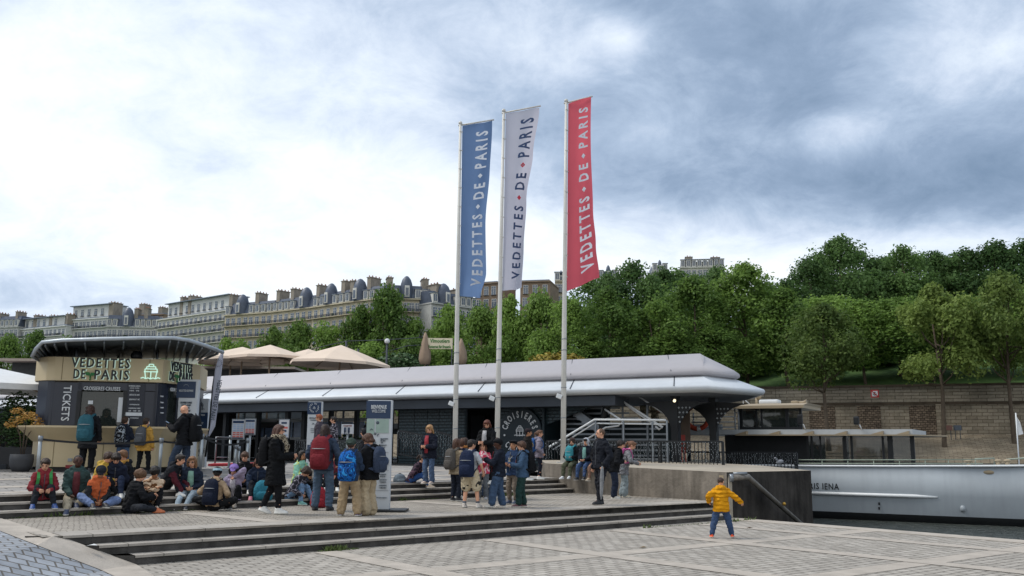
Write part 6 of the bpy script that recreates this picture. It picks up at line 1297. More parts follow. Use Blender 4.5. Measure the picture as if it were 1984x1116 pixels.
    if lany:
        bm = BM(); 
        for sd in (-1, 1): pts = [N - f * .03 * k + r * sd * .045 * k + s * .01 * k, N + f * .05 * k + r * sd * .048 * k - s * .04 * k, P0 + s * Ls * .62 + f * (.085 * k + q) + r * sd * .012 * k]; [bar(bm, p, o, .018, .01) for p, o in zip(pts, pts[1:])]
        c = P0 + s * Ls * .52 + f * (.09 * k + q); box(bm, c, (.05, .012, .07)); obj('lanyard', bm, cloth(lany), t)
    if scarf:
        bm = BM(); n_ = 14; ring = [N + s * .02 * k + r * .06 * k * math.cos(i * 6.283 / n_) + f * (.055 * k * math.sin(i * 6.283 / n_) + .012 * k) for i in range(n_ + 1)]; chain(bm, ring, [.03 * k] * (n_ + 1)); chain(bm, [N + f * .07 * k, P0 + s * Ls * .72 + f * .1 * k, P0 + s * Ls * .5 + f * .105 * k], [.035 * k, .045 * k, .03 * k])
        QUEUE.append(('scarf', bm, [scarf], t, .013, 2, None))
    # --- hair and headgear
    hm = mat('hair_' + hair, hair, .55, var=.35, vscale=30, bump=.6, bscale=60, spec=.35)
    if hs != 'none':
        bm = BM(); g = {'buzz': .955, 'curly': 1.14, 'bob': 1.07}.get(hs, 1.03)
        ell(bm, hd(0, -.12, .26), (.79 * a * g, .9 * a * g, .82 * a * g), HRot)
        if hs != 'buzz': ell(bm, hd(0, .42, .72), (.62 * a, .46 * a, .27 * a), HRot); ell(bm, hd(0, -.42, -.12), (.68 * a, .5 * a, .55 * a), HRot)
        if hs == 'mop' or hs == 'bob':
            ell(bm, hd(0, .6, .52), (.6 * a, .3 * a, .24 * a), HRot)
            for sd in (-1, 1): rc(bm, hd(sd * .68, .12, .3), .24 * a, hd(sd * .72, .0, -.4 if hs == 'bob' else -.12), .2 * a)
            if hs == 'bob': rc(bm, hd(-.4, -.5, -.5), .36 * a, hd(.4, -.5, -.5), .36 * a)
        if hs == 'curly':
            rr = random.Random(int(h * 1000) + len(label))
            for _ in range(30): d = V((rr.gauss(0, 1), rr.gauss(-.35, .9), rr.gauss(.5, .8))).normalized(); ell(bm, hd(d.x * .8, d.y * .9 - .1, d.z * .85 + .25), (.24 * a,) * 3, None, 0, 1)
        if hs in ('long', 'longcurly', 'girl'):
            ln = {'long': 2.1, 'longcurly': 2.0, 'girl': 1.75}[hs]
            for sd in (-1, 1): chain(bm, [hd(sd * .6, .1, .35), hd(sd * .76, -.02, -.35), hd(sd * .72, -.1, -1.0), hd(sd * .62, -.05, -ln)], [.28 * a, .27 * a, .27 * a, .14 * a])
            chain(bm, [hd(0, -.55, .1), hd(0, -.62, -.7), hd(0, -.66, -ln)], [.58 * a, .56 * a, .38 * a])
            if hs == 'longcurly':
                rr = random.Random(5)
                for _ in range(40): ell(bm, hd(rr.uniform(-.8, .8), rr.uniform(-1.1, -.3), rr.uniform(-1.7, .6)), (.26 * a,) * 3, None, 0, 1)
        if hs == 'pony': chain(bm, [hd(0, -.75, .35), hd(0, -1.25, .2), hd(0, -1.35, -.5), hd(0, -1.1, -1.2)], [.28 * a, .26 * a, .24 * a, .1 * a])
        QUEUE.append(('hair', bm, [hm], t, .0135, 2, None))
    if hat:
        kind, hc = hat[0], hat[1]; bm = BM(); R_ = HRot @ Matrix.Rotation(rd(-14 if kind == 'backcap' else 10), 3, 'X')
        if kind == 'straw': loft(bm, [oval(hd(0, 0, z_), HR, HF, w_ * a, w_ * a * 1.05, 16, 2) for z_, w_ in ((.42, 1.65), (.5, 1.62), (.5, .9), (1.0, .8), (1.05, .4))])
        elif kind == 'hoodup': ell(bm, hd(0, -.22, .12), (.98 * a, 1.0 * a, 1.1 * a), HRot); rc(bm, hd(-.45, -.25, -.9), .45 * a, hd(.45, -.25, -.9), .45 * a)
        else:
            ell(bm, hd(0, -.05, .52), (.86 * a, .98 * a, .56 * a), R_); rc(bm, hd(-.1, -.3, .35), .8 * a, hd(.1, -.3, .35), .8 * a)
            if kind == 'cap': ell(bm, hd(0, .98, .5), (.58 * a, .52 * a, .085 * a), HRot @ Matrix.Rotation(-.22, 3, 'X'))
            if kind == 'backcap': ell(bm, hd(0, -.98, .3), (.55 * a, .45 * a, .085 * a), HRot @ Matrix.Rotation(.3, 3, 'X'))
            if kind == 'beret': ell(bm, hd(0, .1, .72), (1.0 * a, 1.1 * a, .3 * a), HRot)
        QUEUE.append(({'straw': 'straw_hat', 'hoodup': 'hood'}.get(kind, kind.replace('back', '')), bm, [cloth(hc)] + ([cloth(hat[2])] if len(hat) > 2 else []), t, .0125, 2, (lambda bm2: [setattr(q_, 'material_index', 1) for q_ in bm2.faces if abs((q_.calc_center_median() - hd(0, 0, .55)).dot(HU)) < .22 * a]) if len(hat) > 2 else None))
    if glasses:
        bm = BM()
        for sd in (-1, 1): ell(bm, hd(sd * .32, .84, .06), (.2 * a, .04 * a, .14 * a), HRot, 0, 1); bar(bm, hd(sd * .5, .8, .1), hd(sd * .76, -.02, .1), .05 * a)
        bar(bm, hd(-.14, .9, .08), hd(.14, .9, .08), .05 * a); obj('glasses', bm, mat('glasses_dark', '#16151a', .15, spec=.8), t)
    if pack:
        lab, cc = pack[0], pack[1]; sc = pack[2] if len(pack) > 2 else 1.0; front = len(pack) > 3 and pack[3] == 'front'; fb = f if front else -f
        bt = thing('backpack', lab, 'backpack', b, rd(yaw), 'backpacks of the school group'); cm = cc if not isinstance(cc, str) else cloth(cc, 'pack_' + cc, 30)
        W_, H_, D_ = .105 * k * sc, .36 * k * sc, .062 * k * sc; back_ = (.078 * k + q) ; c0 = N - s * (H_ * .95) + fb * (back_ + D_ * .8)
        bm = BM(); loft(bm, [oval(c0 + s * H_ * v_ + fb * D_ * o_, r, fb, W_ * w_, D_ * d_, 16, 3.2) for v_, w_, d_, o_ in ((0, .72, .6, .1), (.03, .9, .9, .06), (.15, 1, 1.05, .02), (.5, 1, 1.05, 0), (.78, .92, .95, -.03), (.92, .74, .75, -.1), (1.0, .4, .4, -.2))]); obj('bag', bm, cm, bt, auto=.9)
        bm = BM(); loft(bm, [oval(c0 + s * H_ * v_ + fb * D_ * 1.0, r, fb, W_ * w_, D_ * d_, 14, 3) for v_, w_, d_ in ((.08, .6, .3), (.11, .78, .42), (.3, .8, .44), (.42, .74, .36), (.46, .5, .2))]); obj('pocket', bm, cm, bt, auto=.9)
        bm = BM(); zy = [c0 + s * H_ * .93 + r * W_ * .25 + fb * D_ * .0, c0 + s * H_ * 1.06 + fb * D_ * -.2, c0 + s * H_ * .93 - r * W_ * .25]; tube(bm, zy, .009 * k, 5); obj('handle', bm, m_blk, bt)
        bm = BM(); oz = [c0 + s * H_ * .62 + fb * D_ * 1.06 + r * W_ * x_ for x_ in (-.75, -.3, .3, .75)]; tube(bm, [o_ - fb * (.02 * k if i in (0, 3) else 0) for i, o_ in enumerate(oz)], .005 * k, 4); obj('zip', bm, mat('zip_grey', '#8d9094', .4), bt)
        for sd in (-1, 1):
            x_ = r * sd * .068 * k; hi_ = .075 * k + q; pts = [c0 + s * H_ * .9 + x_ * .8 - fb * D_ * .7, N + x_ + s * (.028 * k + q * .5), N + x_ * 1.05 - s * .06 * k - fb * hi_, N + x_ * 1.2 - s * .15 * k - fb * (hi_ + .008 * k), N + x_ * 1.45 - s * .22 * k - fb * hi_ * .35, c0 + s * H_ * .12 + x_ * 1.2 - fb * D_ * .5]
            bm = BM()
            for p, o in zip(pts, pts[1:]): bar(bm, p, o, .036 * k, .012 * k, up=(f.x, f.y, .2))
            obj('strap', bm, cloth(pack[4]) if len(pack) > 4 else cm, bt)
    if extra: extra(t, dict(k=k, P0=P0, N=N, s=s, r=r, f=f, arms=arms, legs=legs, hd=hd, b=b, yaw=rd(yaw), HRot=HRot, a=a))
    return t
def finish_people():
    objs = []
    for name, bm, ms, parent, vox, it, post in QUEUE:
        bmesh.ops.recalc_face_normals(bm, faces=bm.faces); o = obj(name, bm, ms, parent); md = o.modifiers.new('r', 'REMESH'); md.mode = 'VOXEL'; md.voxel_size = vox; sm = o.modifiers.new('s', 'SMOOTH'); sm.iterations = it; sm.factor = .5; objs.append((o, ms, post))
    dg = bpy.context.evaluated_depsgraph_get()
    new = [bpy.data.meshes.new_from_object(o.evaluated_get(dg)) for o, _, _ in objs]
    for (o, ms, post), me in zip(objs, new):
        o.modifiers.clear(); old = o.data; o.data = me; me.name = old.name; bpy.data.meshes.remove(old); me.materials.clear()
        for m_ in ms: me.materials.append(m_)
        bm = BM(); bm.from_mesh(me)
        for f_ in bm.faces: f_.material_index = 0
        if o.name.split('.')[0] in ('jacket', 'trousers', 't_shirt', 'shorts', 'scarf'):
            bm.normal_update(); off = o.parent.location * 3.7; am = .011 if o.name.startswith('jacket') else .0085
            mv = [(v, v.normal * am * ((1 - abs(mnoise.noise(V((v.co.x * 9, v.co.y * 9, v.co.z * 15)) + off)) * 3.2) + .7 * mnoise.noise(v.co * 22 + off))) for v in bm.verts]
            for v, d_ in mv: v.co += d_
        elif o.name.startswith('hair'):
            bm.normal_update(); off = o.parent.location * 2.1
            mv = [(v, v.normal * .008 * mnoise.noise(V((v.co.x * 45, v.co.y * 45, v.co.z * 14)) + off)) for v in bm.verts]
            for v, d_ in mv: v.co += d_
        if post: post(bm)
        for f_ in bm.faces: f_.smooth = True
        bm.to_mesh(me); bm.free()
def patt(name, cols, scale, kind='voronoi'):
    if name in MATS: return MATS[name]
    m = cloth(cols[0], name); nt = m.node_tree; N, L = nt.nodes, nt.links; tc = N.new('ShaderNodeTexCoord'); n = N.new('ShaderNodeTexVoronoi' if kind == 'voronoi' else 'ShaderNodeTexNoise'); n.inputs['Scale'].default_value = scale; L.new(tc.outputs['Object'], n.inputs['Vector'])
    cr = N.new('ShaderNodeValToRGB'); cr.color_ramp.interpolation = 'CONSTANT'; L.new(n.outputs['Distance' if kind == 'voronoi' else 0], cr.inputs[0]); e = cr.color_ramp.elements; st = [0, .32, .5, .62] if kind == 'voronoi' else [0, .44, .52, .6]
    e[0].position = 0; e[0].color = hx(cols[0]); e[1].position = st[1]; e[1].color = hx(cols[1])
    for c, p in zip(cols[2:], st[2:]): q = e.new(p); q.color = hx(c)
    L.new(cr.outputs[0], N['Principled BSDF'].inputs['Base Color']); return m
def puffer():
    m = cloth('#c98c14', 'quilted_yellow'); nt = m.node_tree; N, L = nt.nodes, nt.links; c = hx('#cf900f'); tc = N.new('ShaderNodeTexCoord'); w = N.new('ShaderNodeTexWave'); w.bands_direction = 'Z'; w.inputs['Scale'].default_value = 4.2; w.inputs['Distortion'].default_value = 3.5; w.inputs['Detail'].default_value = 3; L.new(tc.outputs['Object'], w.inputs['Vector'])
    b = N.new('ShaderNodeBump'); b.inputs['Strength'].default_value = .6; b.inputs['Distance'].default_value = .035; L.new(w.outputs[0], b.inputs['Height']); L.new(b.outputs[0], N['Principled BSDF'].inputs['Normal']); return m
gk, gs, gm, gt, gd = 'people at the ticket kiosk', 'children sitting on the steps', 'people standing on the middle terrace', 'schoolchildren standing in the close group', 'children by the concrete dock'
JE, LJ, BK, NV = '#3d5573', '#8fa6ba', '#17191e', '#1d2433'
def phone(t, q):
    w = q['arms'][-1][1]; d = (w - q['arms'][-1][0]).normalized(); o = thing('phone', 'dark phone held by the bald man', 'phone', q['b'], q['yaw']); bm = BM(); box(bm, w + d * .1 + V((.02, 0, .03)), (.075, .15, .012), 0, Matrix.Rotation(.5, 3, 'X'), bev=.004); obj('case', bm, m_blk, o); bm = BM(); box(bm, w + d * .1 + V((.02, -.004, .038)), (.066, .135, .004), 0, Matrix.Rotation(.5, 3, 'X')); obj('screen', bm, mat('phone_screen', '#3a4a60', .2, emit='#8fa8c8', estr=.4), o)
def item(name, label, cat, c, fn):
    """small thing carried or set down: fn(bm) shapes it around the origin"""
    t = thing(name, label, cat, c); fn(t); return t
# at the kiosk
person('woman seen from behind at the ticket window with long curly brown hair and teal backpack', base(165, 916, 2), 1.72, 4, gk, kid=False, hair='#3a2620', hs='longcurly', top='#1b1d22', hem=.16, pants='#191b20', pw=1.15, hl='front', hr='down', shoe='#202226', sole='#2a2a2c', pack=('teal backpack on the woman at the ticket window', '#27606f', 1.08))
person('adult in black half hidden behind the woman with teal backpack at the ticket window', base(182, 913, 2) + V((0, .45, 0)), 1.66, 8, gk, kid=False, hair='#2c1f1a', top='#16181c', hem=.1, pants='#17191d', shoe='#202226', sole='#2a2a2c')
person('boy in navy hooded jacket and jeans seen from behind at the kiosk counter', base(234, 915, 2), 1.43, -4, gk, hair='#3a281d', top='#232b3b', puff=.02, hood='down', pants='#4c6789', hl='front', hr='front', shoe='#2a2c30', pack=('black and white patterned backpack on the boy in the navy jacket', patt('pack_blackwhite', ('#14161a', '#1a1c22', '#9aa3ab', '#1a1c22'), 16, 'noise'), .9))
person('boy in bright yellow jacket and black trousers seen from behind at the kiosk counter', base(275, 918, 2), 1.4, -10, gk, hair='#2f231b', top='#c79420', puff=.018, hem=.1, hood='down', pants=BK, hl='down', hr='down', feet=((-.08, -.03, 0), (.1, .02, 0)), shoe='#1d1f22', sole='#1d1f22', pack=('grey backpack on the boy in the yellow jacket', '#54575c', .95))
person('bald man in black hooded jacket and jeans looking down at his phone', base(352, 927, 2), 1.79, 86, gk, kid=False, hs='none', top=BK, puff=.022, hem=.07, hood='down', pants='#2f3d52', pw=1.15, hl='phone', hr=(.06, .19, .17), head=(0, 30), feet=((-.06, .17, 0), (.06, -.08, .0)), shoe='#22252b', sole='#2a2b2e', pack=('black backpack on the bald man', '#15171b', 1.0), extra=phone)
person('ticket seller in striped top sitting behind the kiosk window', F0f + KD * 1.38 - KN * .95 + V((0, 0, KZ + .15)), 1.66, 180, gk, kid=False, hair='#1c1613', top='#3c3833', pants=BK, skin='tan', hl='front', hr='front')
# sitting on the left part of the steps
person('boy in red jacket sitting at the left end of the steps, hands between knees', seat(84, 2), 1.42, 212, gs, 'sit', top='#8a2530', hood='down', pants='#22262d', hair='#33251c', lean=14, head=(-12, 22), hl='knee', hr='knee', feet=((-.12, .28, -.088), (.12, .28, -.088)), shoe='#2d4a80', pack=('blue-grey backpack with bright green straps on the boy in red', '#4a5a70', .85, 'back', '#2f9a4a'))
person('boy in dark green jacket and beige trousers, one foot stretched down', seat(148, 2, .25), 1.5, 205, gs, 'sit', skin='dark', top='#37504e', puff=.02, hood='down', shirt='#6b3238', pants='#b0a389', pw=1.2, hair='#14100e', hs='buzz', lean=10, head=(8, -4), hl=(-.1, .05, -.02), hr=(.06, .2, .02), feet=((-.02, .26, -.09), (.08, .46, -.163)), knee=((-1, .5, .3), (.4, 1, .5)), shoe='#3a4258')
person('boy in bright orange jacket with dark sleeves and dark baseball cap', seat(188, 1, .2) , 1.42, 222, gs, 'sit', skin='tan', top='#d4601c', sleeve='#2c2e30', hood='down', pants='#6d83b0', pw=1.15, hair='#1e1613', hat=('cap', '#1f232c'), lean=20, head=(-18, 30), hl=(-.02, .2, .04), hr=(.08, .22, .02), feet=((-.02, .3, -.0), (.14, .33, .0)), knee=((-1, .4, .2), (1, .4, .6)), shoe='#22242a')
person('brown-haired child in yellow jacket sitting behind the boy in orange', seat(188, 3, .25), 1.42, 268, gs, 'sit', top='#c9a21e', puff=.02, hood='down', pants='#1d1f24', hair='#3a2920', hs='mop', lean=18, head=(0, 18), hr=(.04, .24, .1), hl=(-.06, .2, .1), feet=((-.08, .32, -.085), (.08, .34, -.085)), shoe='#d0d0cc')
person('dark-haired boy in navy jacket looking down at a small box', seat(223, 3, .15), 1.42, 200, gs, 'sit', top='#20273a', puff=.02, hood='down', pants='#2c3852', hair='#241b15', hs='mop', lean=20, head=(0, 35), hl='lap', hr='lap', feet=((-.1, .3, -.085), (.1, .3, -.085)))
person('fair-haired boy turned left in black coat with yellow hood lining', seat(248, 3, .3), 1.45, 130, gs, 'sit', top='#1a1c22', puff=.022, hood='down', shirt='#5c2a30', pants='#20242c', hair='#6b4a30', hs='mop', lean=12, head=(10, 12), hl='lap', hr='lap', scarf=cloth('#c08a24'))
person('tousled brown-haired boy in long black coat sitting on the ground', base(252, 994, 1), 1.46, 308, gs, 'sit', top=BK, puff=.03, pants='#2c3038', hair='#5d4430', hs='curly', lean=12, head=(-12, 10), hl=(.02, .26, .16), hr=(.12, .24, .14), feet=((.0, .3, .0), (.2, .26, .0)), knee=((-1, .3, .5), (1, .2, .1)), shoe='#b86a45', sole='#b86a45', hip=.06)
person('boy with black curls in patchwork beige hoodie resting folded arms on his knees', seat(300, 1, .22), 1.42, 196, gs, 'sit', top='#b39a80', topmat=patt('patchwork', ('#c0a68c', '#b8987c', '#6b4a30', '#c9b49c'), 7), pants='#1f2126', hair='#17120f', hs='curly', lean=26, head=(25, 18), hl=(.06, .24, .16), hr=(-.06, .25, .17), feet=((-.06, .2, -.075), (.1, .26, -.075)), shoe='#cfc9ba', skin='tan')
person('dark-haired boy in dark vest with maroon sleeves crouching in profile towards the right', seat(318, 3, .15), 1.45, 262, gs, 'sit', top='#21242b', sleeve='#5a1f2c', puff=.02, hood='down', pants='#1c1e23', hair='#241a15', lean=34, head=(0, 0), hl=(-.03, .34, .0), hr=(.08, .3, -.06), feet=((-.1, .24, -.085), (.1, .28, -.085)))
person('girl with glasses and long fair-brown hair in navy jacket and pale jeans', seat(372, 2, .2), 1.46, 190, gs, 'sit', top='#243043', hood='down', shirt='#7fae9c', pants='#9fb3c2', hair='#7a5a40', hs='long', glasses=True, lean=10, head=(-8, 8), hl='lap', hr='lap', feet=((-.0, .4, -.165), (.12, .42, -.165)), shoe='#3a3d44')
person('child in beige jacket with black, white and orange cap kneeling with back turned', base(414, 989, 1), 1.42, 350, gs, 'sit', top='#b69a78', pants='#1e2024', hood='down', hair='#17120f', hat=('backcap', '#17181c', '#9fc0cf'), lean=6, head=(25, 12), hl=(-.16, .12, .14), hr=(.14, .12, .1), feet=((-.12, .14, 0), (.12, .14, 0)), knee=((-1, .4, .1), (1, .4, .1)), hip=.09, shoe='#1d1f24', pack=('navy backpack with small white badge on the kneeling child', '#1a2236', 1.0))
person('girl in lilac jacket and purple cap holding a snack to her mouth', seat(455, 1, .25), 1.4, 185, gs, 'sit', top='#a89ab8', hood='down', shirt='#c9c2cc', pants=BK, hair='#1d1715', hs='girl', hat=('cap', '#8f74c0'), lean=14, head=(0, 24), hl='chin', hr=(.1, .2, .1), feet=((-.06, .22, -.075), (.12, .3, -.06)), shoe='#8a8074')
person('brown-haired boy in black jacket sitting behind the girl in the purple cap', seat(474, 3, .2), 1.42, 190, gs, 'sit', top='#15171c', puff=.02, pants='#2c3a52', hair='#4a3426', hs='mop', lean=12, head=(-15, 20), hl='lap', hr='lap')
person('girl with reddish hair and navy jacket looking down beside the woman in black', seat(497, 2, .25), 1.44, 200, gs, 'sit', top='#232f45', hood='down', pants='#1f232b', hair='#5a3426', hs='long', lean=18, head=(0, 32), hl='lap', hr='lap', feet=((-.08, .3, -.09), (.1, .34, -.09)), shoe='#b06a78')
person('girl with long black hair in mint green jacket looking to the right', seat(578, 3, .1), 1.46, 240, gs, 'sit', skin='tan', top='#7fb09c', topmat=patt('mint_tie_dye', ('#86b8a2', '#7fb5a0', '#a9b36a', '#8fc0ae'), 5, 'noise'), pants='#232b40', hair='#17120f', hs='long', lean=8, head=(-10, 0), hl='lap', hr='knee', feet=((-.1, .3, -.085), (.1, .3, -.085)))
person('dark-haired child with lowered head in patterned top and light blue jeans', seat(566, 1, .22), 1.46, 255, gs, 'sit', topmat=patt('dark_pattern', ('#26262c', '#2b2b33', '#8d8a94', '#2b2b33'), 9), pants='#6f92b8', hair='#33241c', hs='bob', lean=32, head=(0, 45), hl='lap', hr=(.12, .22, .02), feet=((-.1, .3, -.083), (.12, .22, -.083)), shoe='#6fa39c')
person('child in black with pale cloth over the shoulders behind the woman in denim', seat(597, 2, .2), 1.42, 225, gs, 'sit', top=BK, pants=BK, hair='#b9b2a4', hs='bob', lean=20, head=(0, 40), hl='knee', hr='knee', feet=((-.1, .36, -.165), (.1, .4, -.165)), shoe='#b9bcc4', scarf=cloth('#b9b4a8'))
person('child in dark red top sitting half hidden between the red and the blue backpack', seat(642, 3, .1), 1.4, 190, gs, 'sit', top='#7a2f3c', pants=BK, hair='#2a1e18', hs='mop', lean=14, head=(0, 15), hl='knee', hr='knee')
# standing on the middle terrace
person('woman in long black coat with leopard scarf and white sneakers stepping to the right', base(530, 996, 1), 1.68, 268, gm, kid=False, top='#121418', puff=.02, hem=.2, pants='#191a1f', pw=.95, hair='#4a3128', hs='long', glasses=True, head=(0, 6), hl='front', hr=(.0, .18, .13), feet=((-.04, -.15, .02, 0, 1, -.35), (.04, .06, 0, 0, 1, 0)), shoe='#cfcfcc', scarf=patt('leopard', ('#2c261f', '#8f8470', '#a39a88', '#3a2f25'), 26), pack=('black backpack on the woman in the long black coat', '#17181c', .9))
person('woman in denim jacket and jeans with long brown hair seen from behind', base(623, 989, 1), 1.72, -8, gm, kid=False, top='#37465c', puff=.012, pants='#50677f', pw=1.1, flare=.008, hair='#2e201b', hs='long', hl='pocket', hr='pocket', feet=((-.085, 0, 0), (.085, 0, 0)), shoe='#1d1f24', sole='#26272a', pack=('dark red backpack on the woman in the denim jacket', '#84222e', 1.05))
person('woman with sunglasses and red hair in profile beyond the woman in denim', base(615, 912, 2), 1.68, 92, gm, kid=False, top='#4a4450', hair='#8a4a2c', hs='short', glasses=True)
person('dark-haired person in patterned jacket beyond the woman in denim', base(634, 910, 2) + V((0, .8, 0)), 1.66, 100, gm, kid=False, topmat=patt('dark_pattern', ('#26262c', '#2b2b33', '#8d8a94', '#2b2b33'), 9), hair='#1c1512')
person('boy in wide beige trousers and green cap seen from behind with legs apart', base(675, 1000, 1), 1.4, -6, gm, top='#2c3d55', puff=.02, hood='down', pants='#a8906c', pw=1.4, flare=.01, hair='#3a271c', hat=('backcap', '#3c4c45'), hl='front', hr='front', feet=((-.11, .02, 0), (.12, .0, 0)), shoe='#5c4a66', pack=('blue camouflage backpack on the boy with the green cap', patt('blue_camo', ('#0f2c5a', '#1a5ea8', '#123a70', '#2f86c8'), 11, 'noise'), 1.1))
person('child with brown bob in black puffer jacket and very wide cream trousers', base(713, 998, 1), 1.5, 62, gm, top='#14161b', puff=.03, hem=.08, hood='down', pants='#b8a482', pw=1.5, flare=.022, hair='#4a3124', hs='bob', head=(10, 35), hl='front', hr='front', shoe='#b9b6b0', pack=('slate blue backpack on the child in cream trousers', '#37445c', .9))
person('man in black hooded top in profile behind the child with the cream trousers', base(698, 965, 1) + V((.05, .2, 0)), 1.74, 86, gm, kid=False, top='#1b1e25', hair='#14110f', hat=('hoodup', '#1b1e25'), hl='down', hr='down', glasses=True)
person('blond girl in navy jacket over red top and flared jeans looking at her hands', base(831, 938, 2), 1.43, 150, gm, top='#1d2231', puff=.02, hem=.08, shirt='#a83240', pants='#50688a', flare=.016, hair='#9a7650', hs='girl', head=(10, 22), hl='front', hr='front', shoe='#b9a9a0', lany='#a83240')
person('girl with dark ponytail in floral jacket and blue trousers sitting on the top step', seat(797, 3, .1), 1.42, 262, gs, 'sit', topmat=patt('floral', ('#2a222c', '#2c2530', '#5c4652', '#2a222c'), 10), pants='#24508f', hair='#2a1c16', hs='pony', lean=30, head=(0, 25), hl='lap', hr=(.05, .05, -.02), feet=((-.03, .3, -.083), (.12, .36, -.083)), shoe='#b9aa98')
# close group
person('girl with long brown hair and grey backpack at the left of the close group', base(882, 971, 1), 1.46, -42, gt, top='#a08e72', hem=.08, pants='#1f2634', hair='#4a3125', hs='long', shoe='#1d1f24', hl='strap', pack=('taupe grey backpack on the long-haired girl at the left of the group', '#5a5652', .95))
person('girl with orange collar looking left in the back of the group', base(898, 965, 1) + V((0, .3, 0)), 1.5, 105, gt, top='#3a3a40', scarf=cloth('#c07a2a'), pants=LJ, hair='#3a281f', hs='girl', hl='front', hr='front')
person('boy in white t-shirt, navy backpack and beige shorts with bare legs', base(910, 984, 1), 1.42, -20, gt, top='#b4bac2', short_sleeves=True, shorts=True, pantsmat=patt('printed_shorts', ('#b5a88e', '#b5a88e', '#b9ad94', '#2e2e2c'), 5, 'noise'), pw=1.25, hair='#1f1713', head=(-35, 5), hl='front', hr=(.19, .06, .0), feet=((-.09, 0, 0), (.12, .03, 0)), shoe='#c4bdb6', pack=('navy backpack with white buckles on the boy in shorts', '#1f2c4a', 1.1))
person('brown-haired child in navy jacket standing close behind the boy in shorts', base(892, 968, 1), 1.45, 20, gt, top='#212a40', pants=NV, hair='#4a3226', hs='mop')
person('child in pink and red patterned jacket facing the camera in the group', base(935, 968, 1), 1.38, 165, gt, topmat=patt('pink_red', ('#b03a52', '#c0506a', '#d5b9bd', '#a02c40'), 6, 'noise'), pants='#6a7078', flare=.012, hair='#5a3828', hs='girl', hl='front', hr='front', shoe='#9a9a9c')
person('fair-haired boy in dark hoodie seen from behind in the middle of the group', base(946, 964, 1), 1.52, -25, gt, top='#24272e', hood='down', pants='#3f5270', flare=.02, pw=1.15, hair='#8a6848', hs='buzz', hl='front', hr='front')
person('tall auburn-haired girl with white-hooded black jacket looking down over the group', base(943, 938, 2), 1.6, 150, gt, kid=False, top='#16181c', hood='down', shirt='#a8a8ac', pants=BK, hair='#5a2f20', hs='long', head=(15, 28), hl='front', hr='front')
person('brown-haired boy in profile to the left behind the boy with yellow lanyard', base(962, 966, 1), 1.5, 95, gt, top='#1e222b', pants='#4a5f80', hair='#3a281e', hs='mop', hl='front', hr='front')
person('boy with yellow lanyard and red badge in navy jacket and loose jeans', base(966, 984, 1), 1.44, 88, gt, skin='dark', top='#1a2130', puff=.018, pants='#3f5878', pw=1.35, flare=.008, lany='#c9a83a', hair='#100d0c', hs='buzz', hat=('beanie', '#15171c'), head=(5, 10), hl='phone', hr=(.08, .1, .1), feet=((-.07, .1, 0), (.07, -.06, 0)), shoe='#b9b4ac', shirt='#8a2430')
person('boy with flat black cap and taupe trousers turned towards the camera', base(994, 977, 1), 1.42, 140, gt, skin='tan', top='#2c4468', pants='#7f7264', hair='#1d1613', hat=('beret', '#191a1e'), head=(15, -4), hl='front', hr='front', shoe='#3a4458', lany='#b8b09c')
person('boy in blue hooded jacket and dark green track trousers at the right of the group', base(1012, 983, 1), 1.4, 92, gt, top='#3a5878', hood='down', puff=.018, pants='#23423f', pw=1.2, flare=.008, hair='#4a3224', hs='mop', head=(0, 6), hl='front', hr='front', feet=((-.06, .06, 0), (.06, -.03, 0)), shoe='#5a3a40', lany='#b06a70', pack=('black backpack on the boy in the blue hooded jacket', '#15171c', .9))
person('boy with dark beanie and yellow strap standing on the upper terrace', base(1022, 931, 2), 1.4, 262, gt, skin='tan', top='#24211f', puff=.02, pants=BK, hair='#1b1512', hat=('beanie', '#2a2228'), lany='#c9a82c', head=(0, 4))
person('girl with ponytail in lilac grey jacket in profile looking right', base(1044, 929, 2), 1.37, 268, gt, top='#8f8797', puff=.014, hood='down', hem=.07, pants='#1d2230', pw=.9, hair='#5a3f2e', hs='pony', hl='pocket', hr='pocket', pack=('bright blue backpack on the girl in the lilac jacket', '#2a62a8', .8))
# by the dock
def onblock(px, off=.15):
    lo, hi = 15., 45.
    for _ in range(40):
        D = (lo + hi) / 2; q = P(px, 895, D); u, v = uvof(q); ue = 19.1 + (18.5 - 19.1) * (v - 15) / 6.7
        if u < ue + off: lo = D
        else: hi = D
    q = P(px, 895, lo); return V((q.x, q.y, BZ(q.x, q.y)))
person('curly-haired child in olive trousers sitting on the dock holding a turquoise bag', onblock(1109), 1.4, 148, gd, 'sit', top='#1d2026', puff=.02, pants='#5a5f4a', pw=1.1, hair='#33211a', hs='curly', head=(10, 0), hl=(-.08, .16, .1), hr=(.08, .16, .1), feet=((-.08, .27, -.29), (.08, .27, -.3)), shoe='#c9ccd0', pack=('turquoise backpack worn on the chest of the child sitting on the dock', '#2f9aa8', .85, 'front'))
person('child with white hood up in navy jacket and jeans sitting on the dock', onblock(1136), 1.4, 150, gd, 'sit', top='#1c2230', puff=.02, shirt='#6fa39c', pants='#3f5a86', hair='#241a15', hat=('hoodup', '#b9bec8'), head=(5, 10), hl='lap', hr='lap', feet=((-.08, .27, -.29), (.08, .27, -.3)), shoe='#2a2c30')
person('child in black jacket and tan trousers half hidden behind the man in black', onblock(1159), 1.4, 150, gd, 'sit', top='#191b20', pants='#8a6a58', hair='#2a1e18', hl='lap', hr='lap', feet=((-.12, .24, -.26), (.08, .27, -.3)), shoe='#9a8a78')
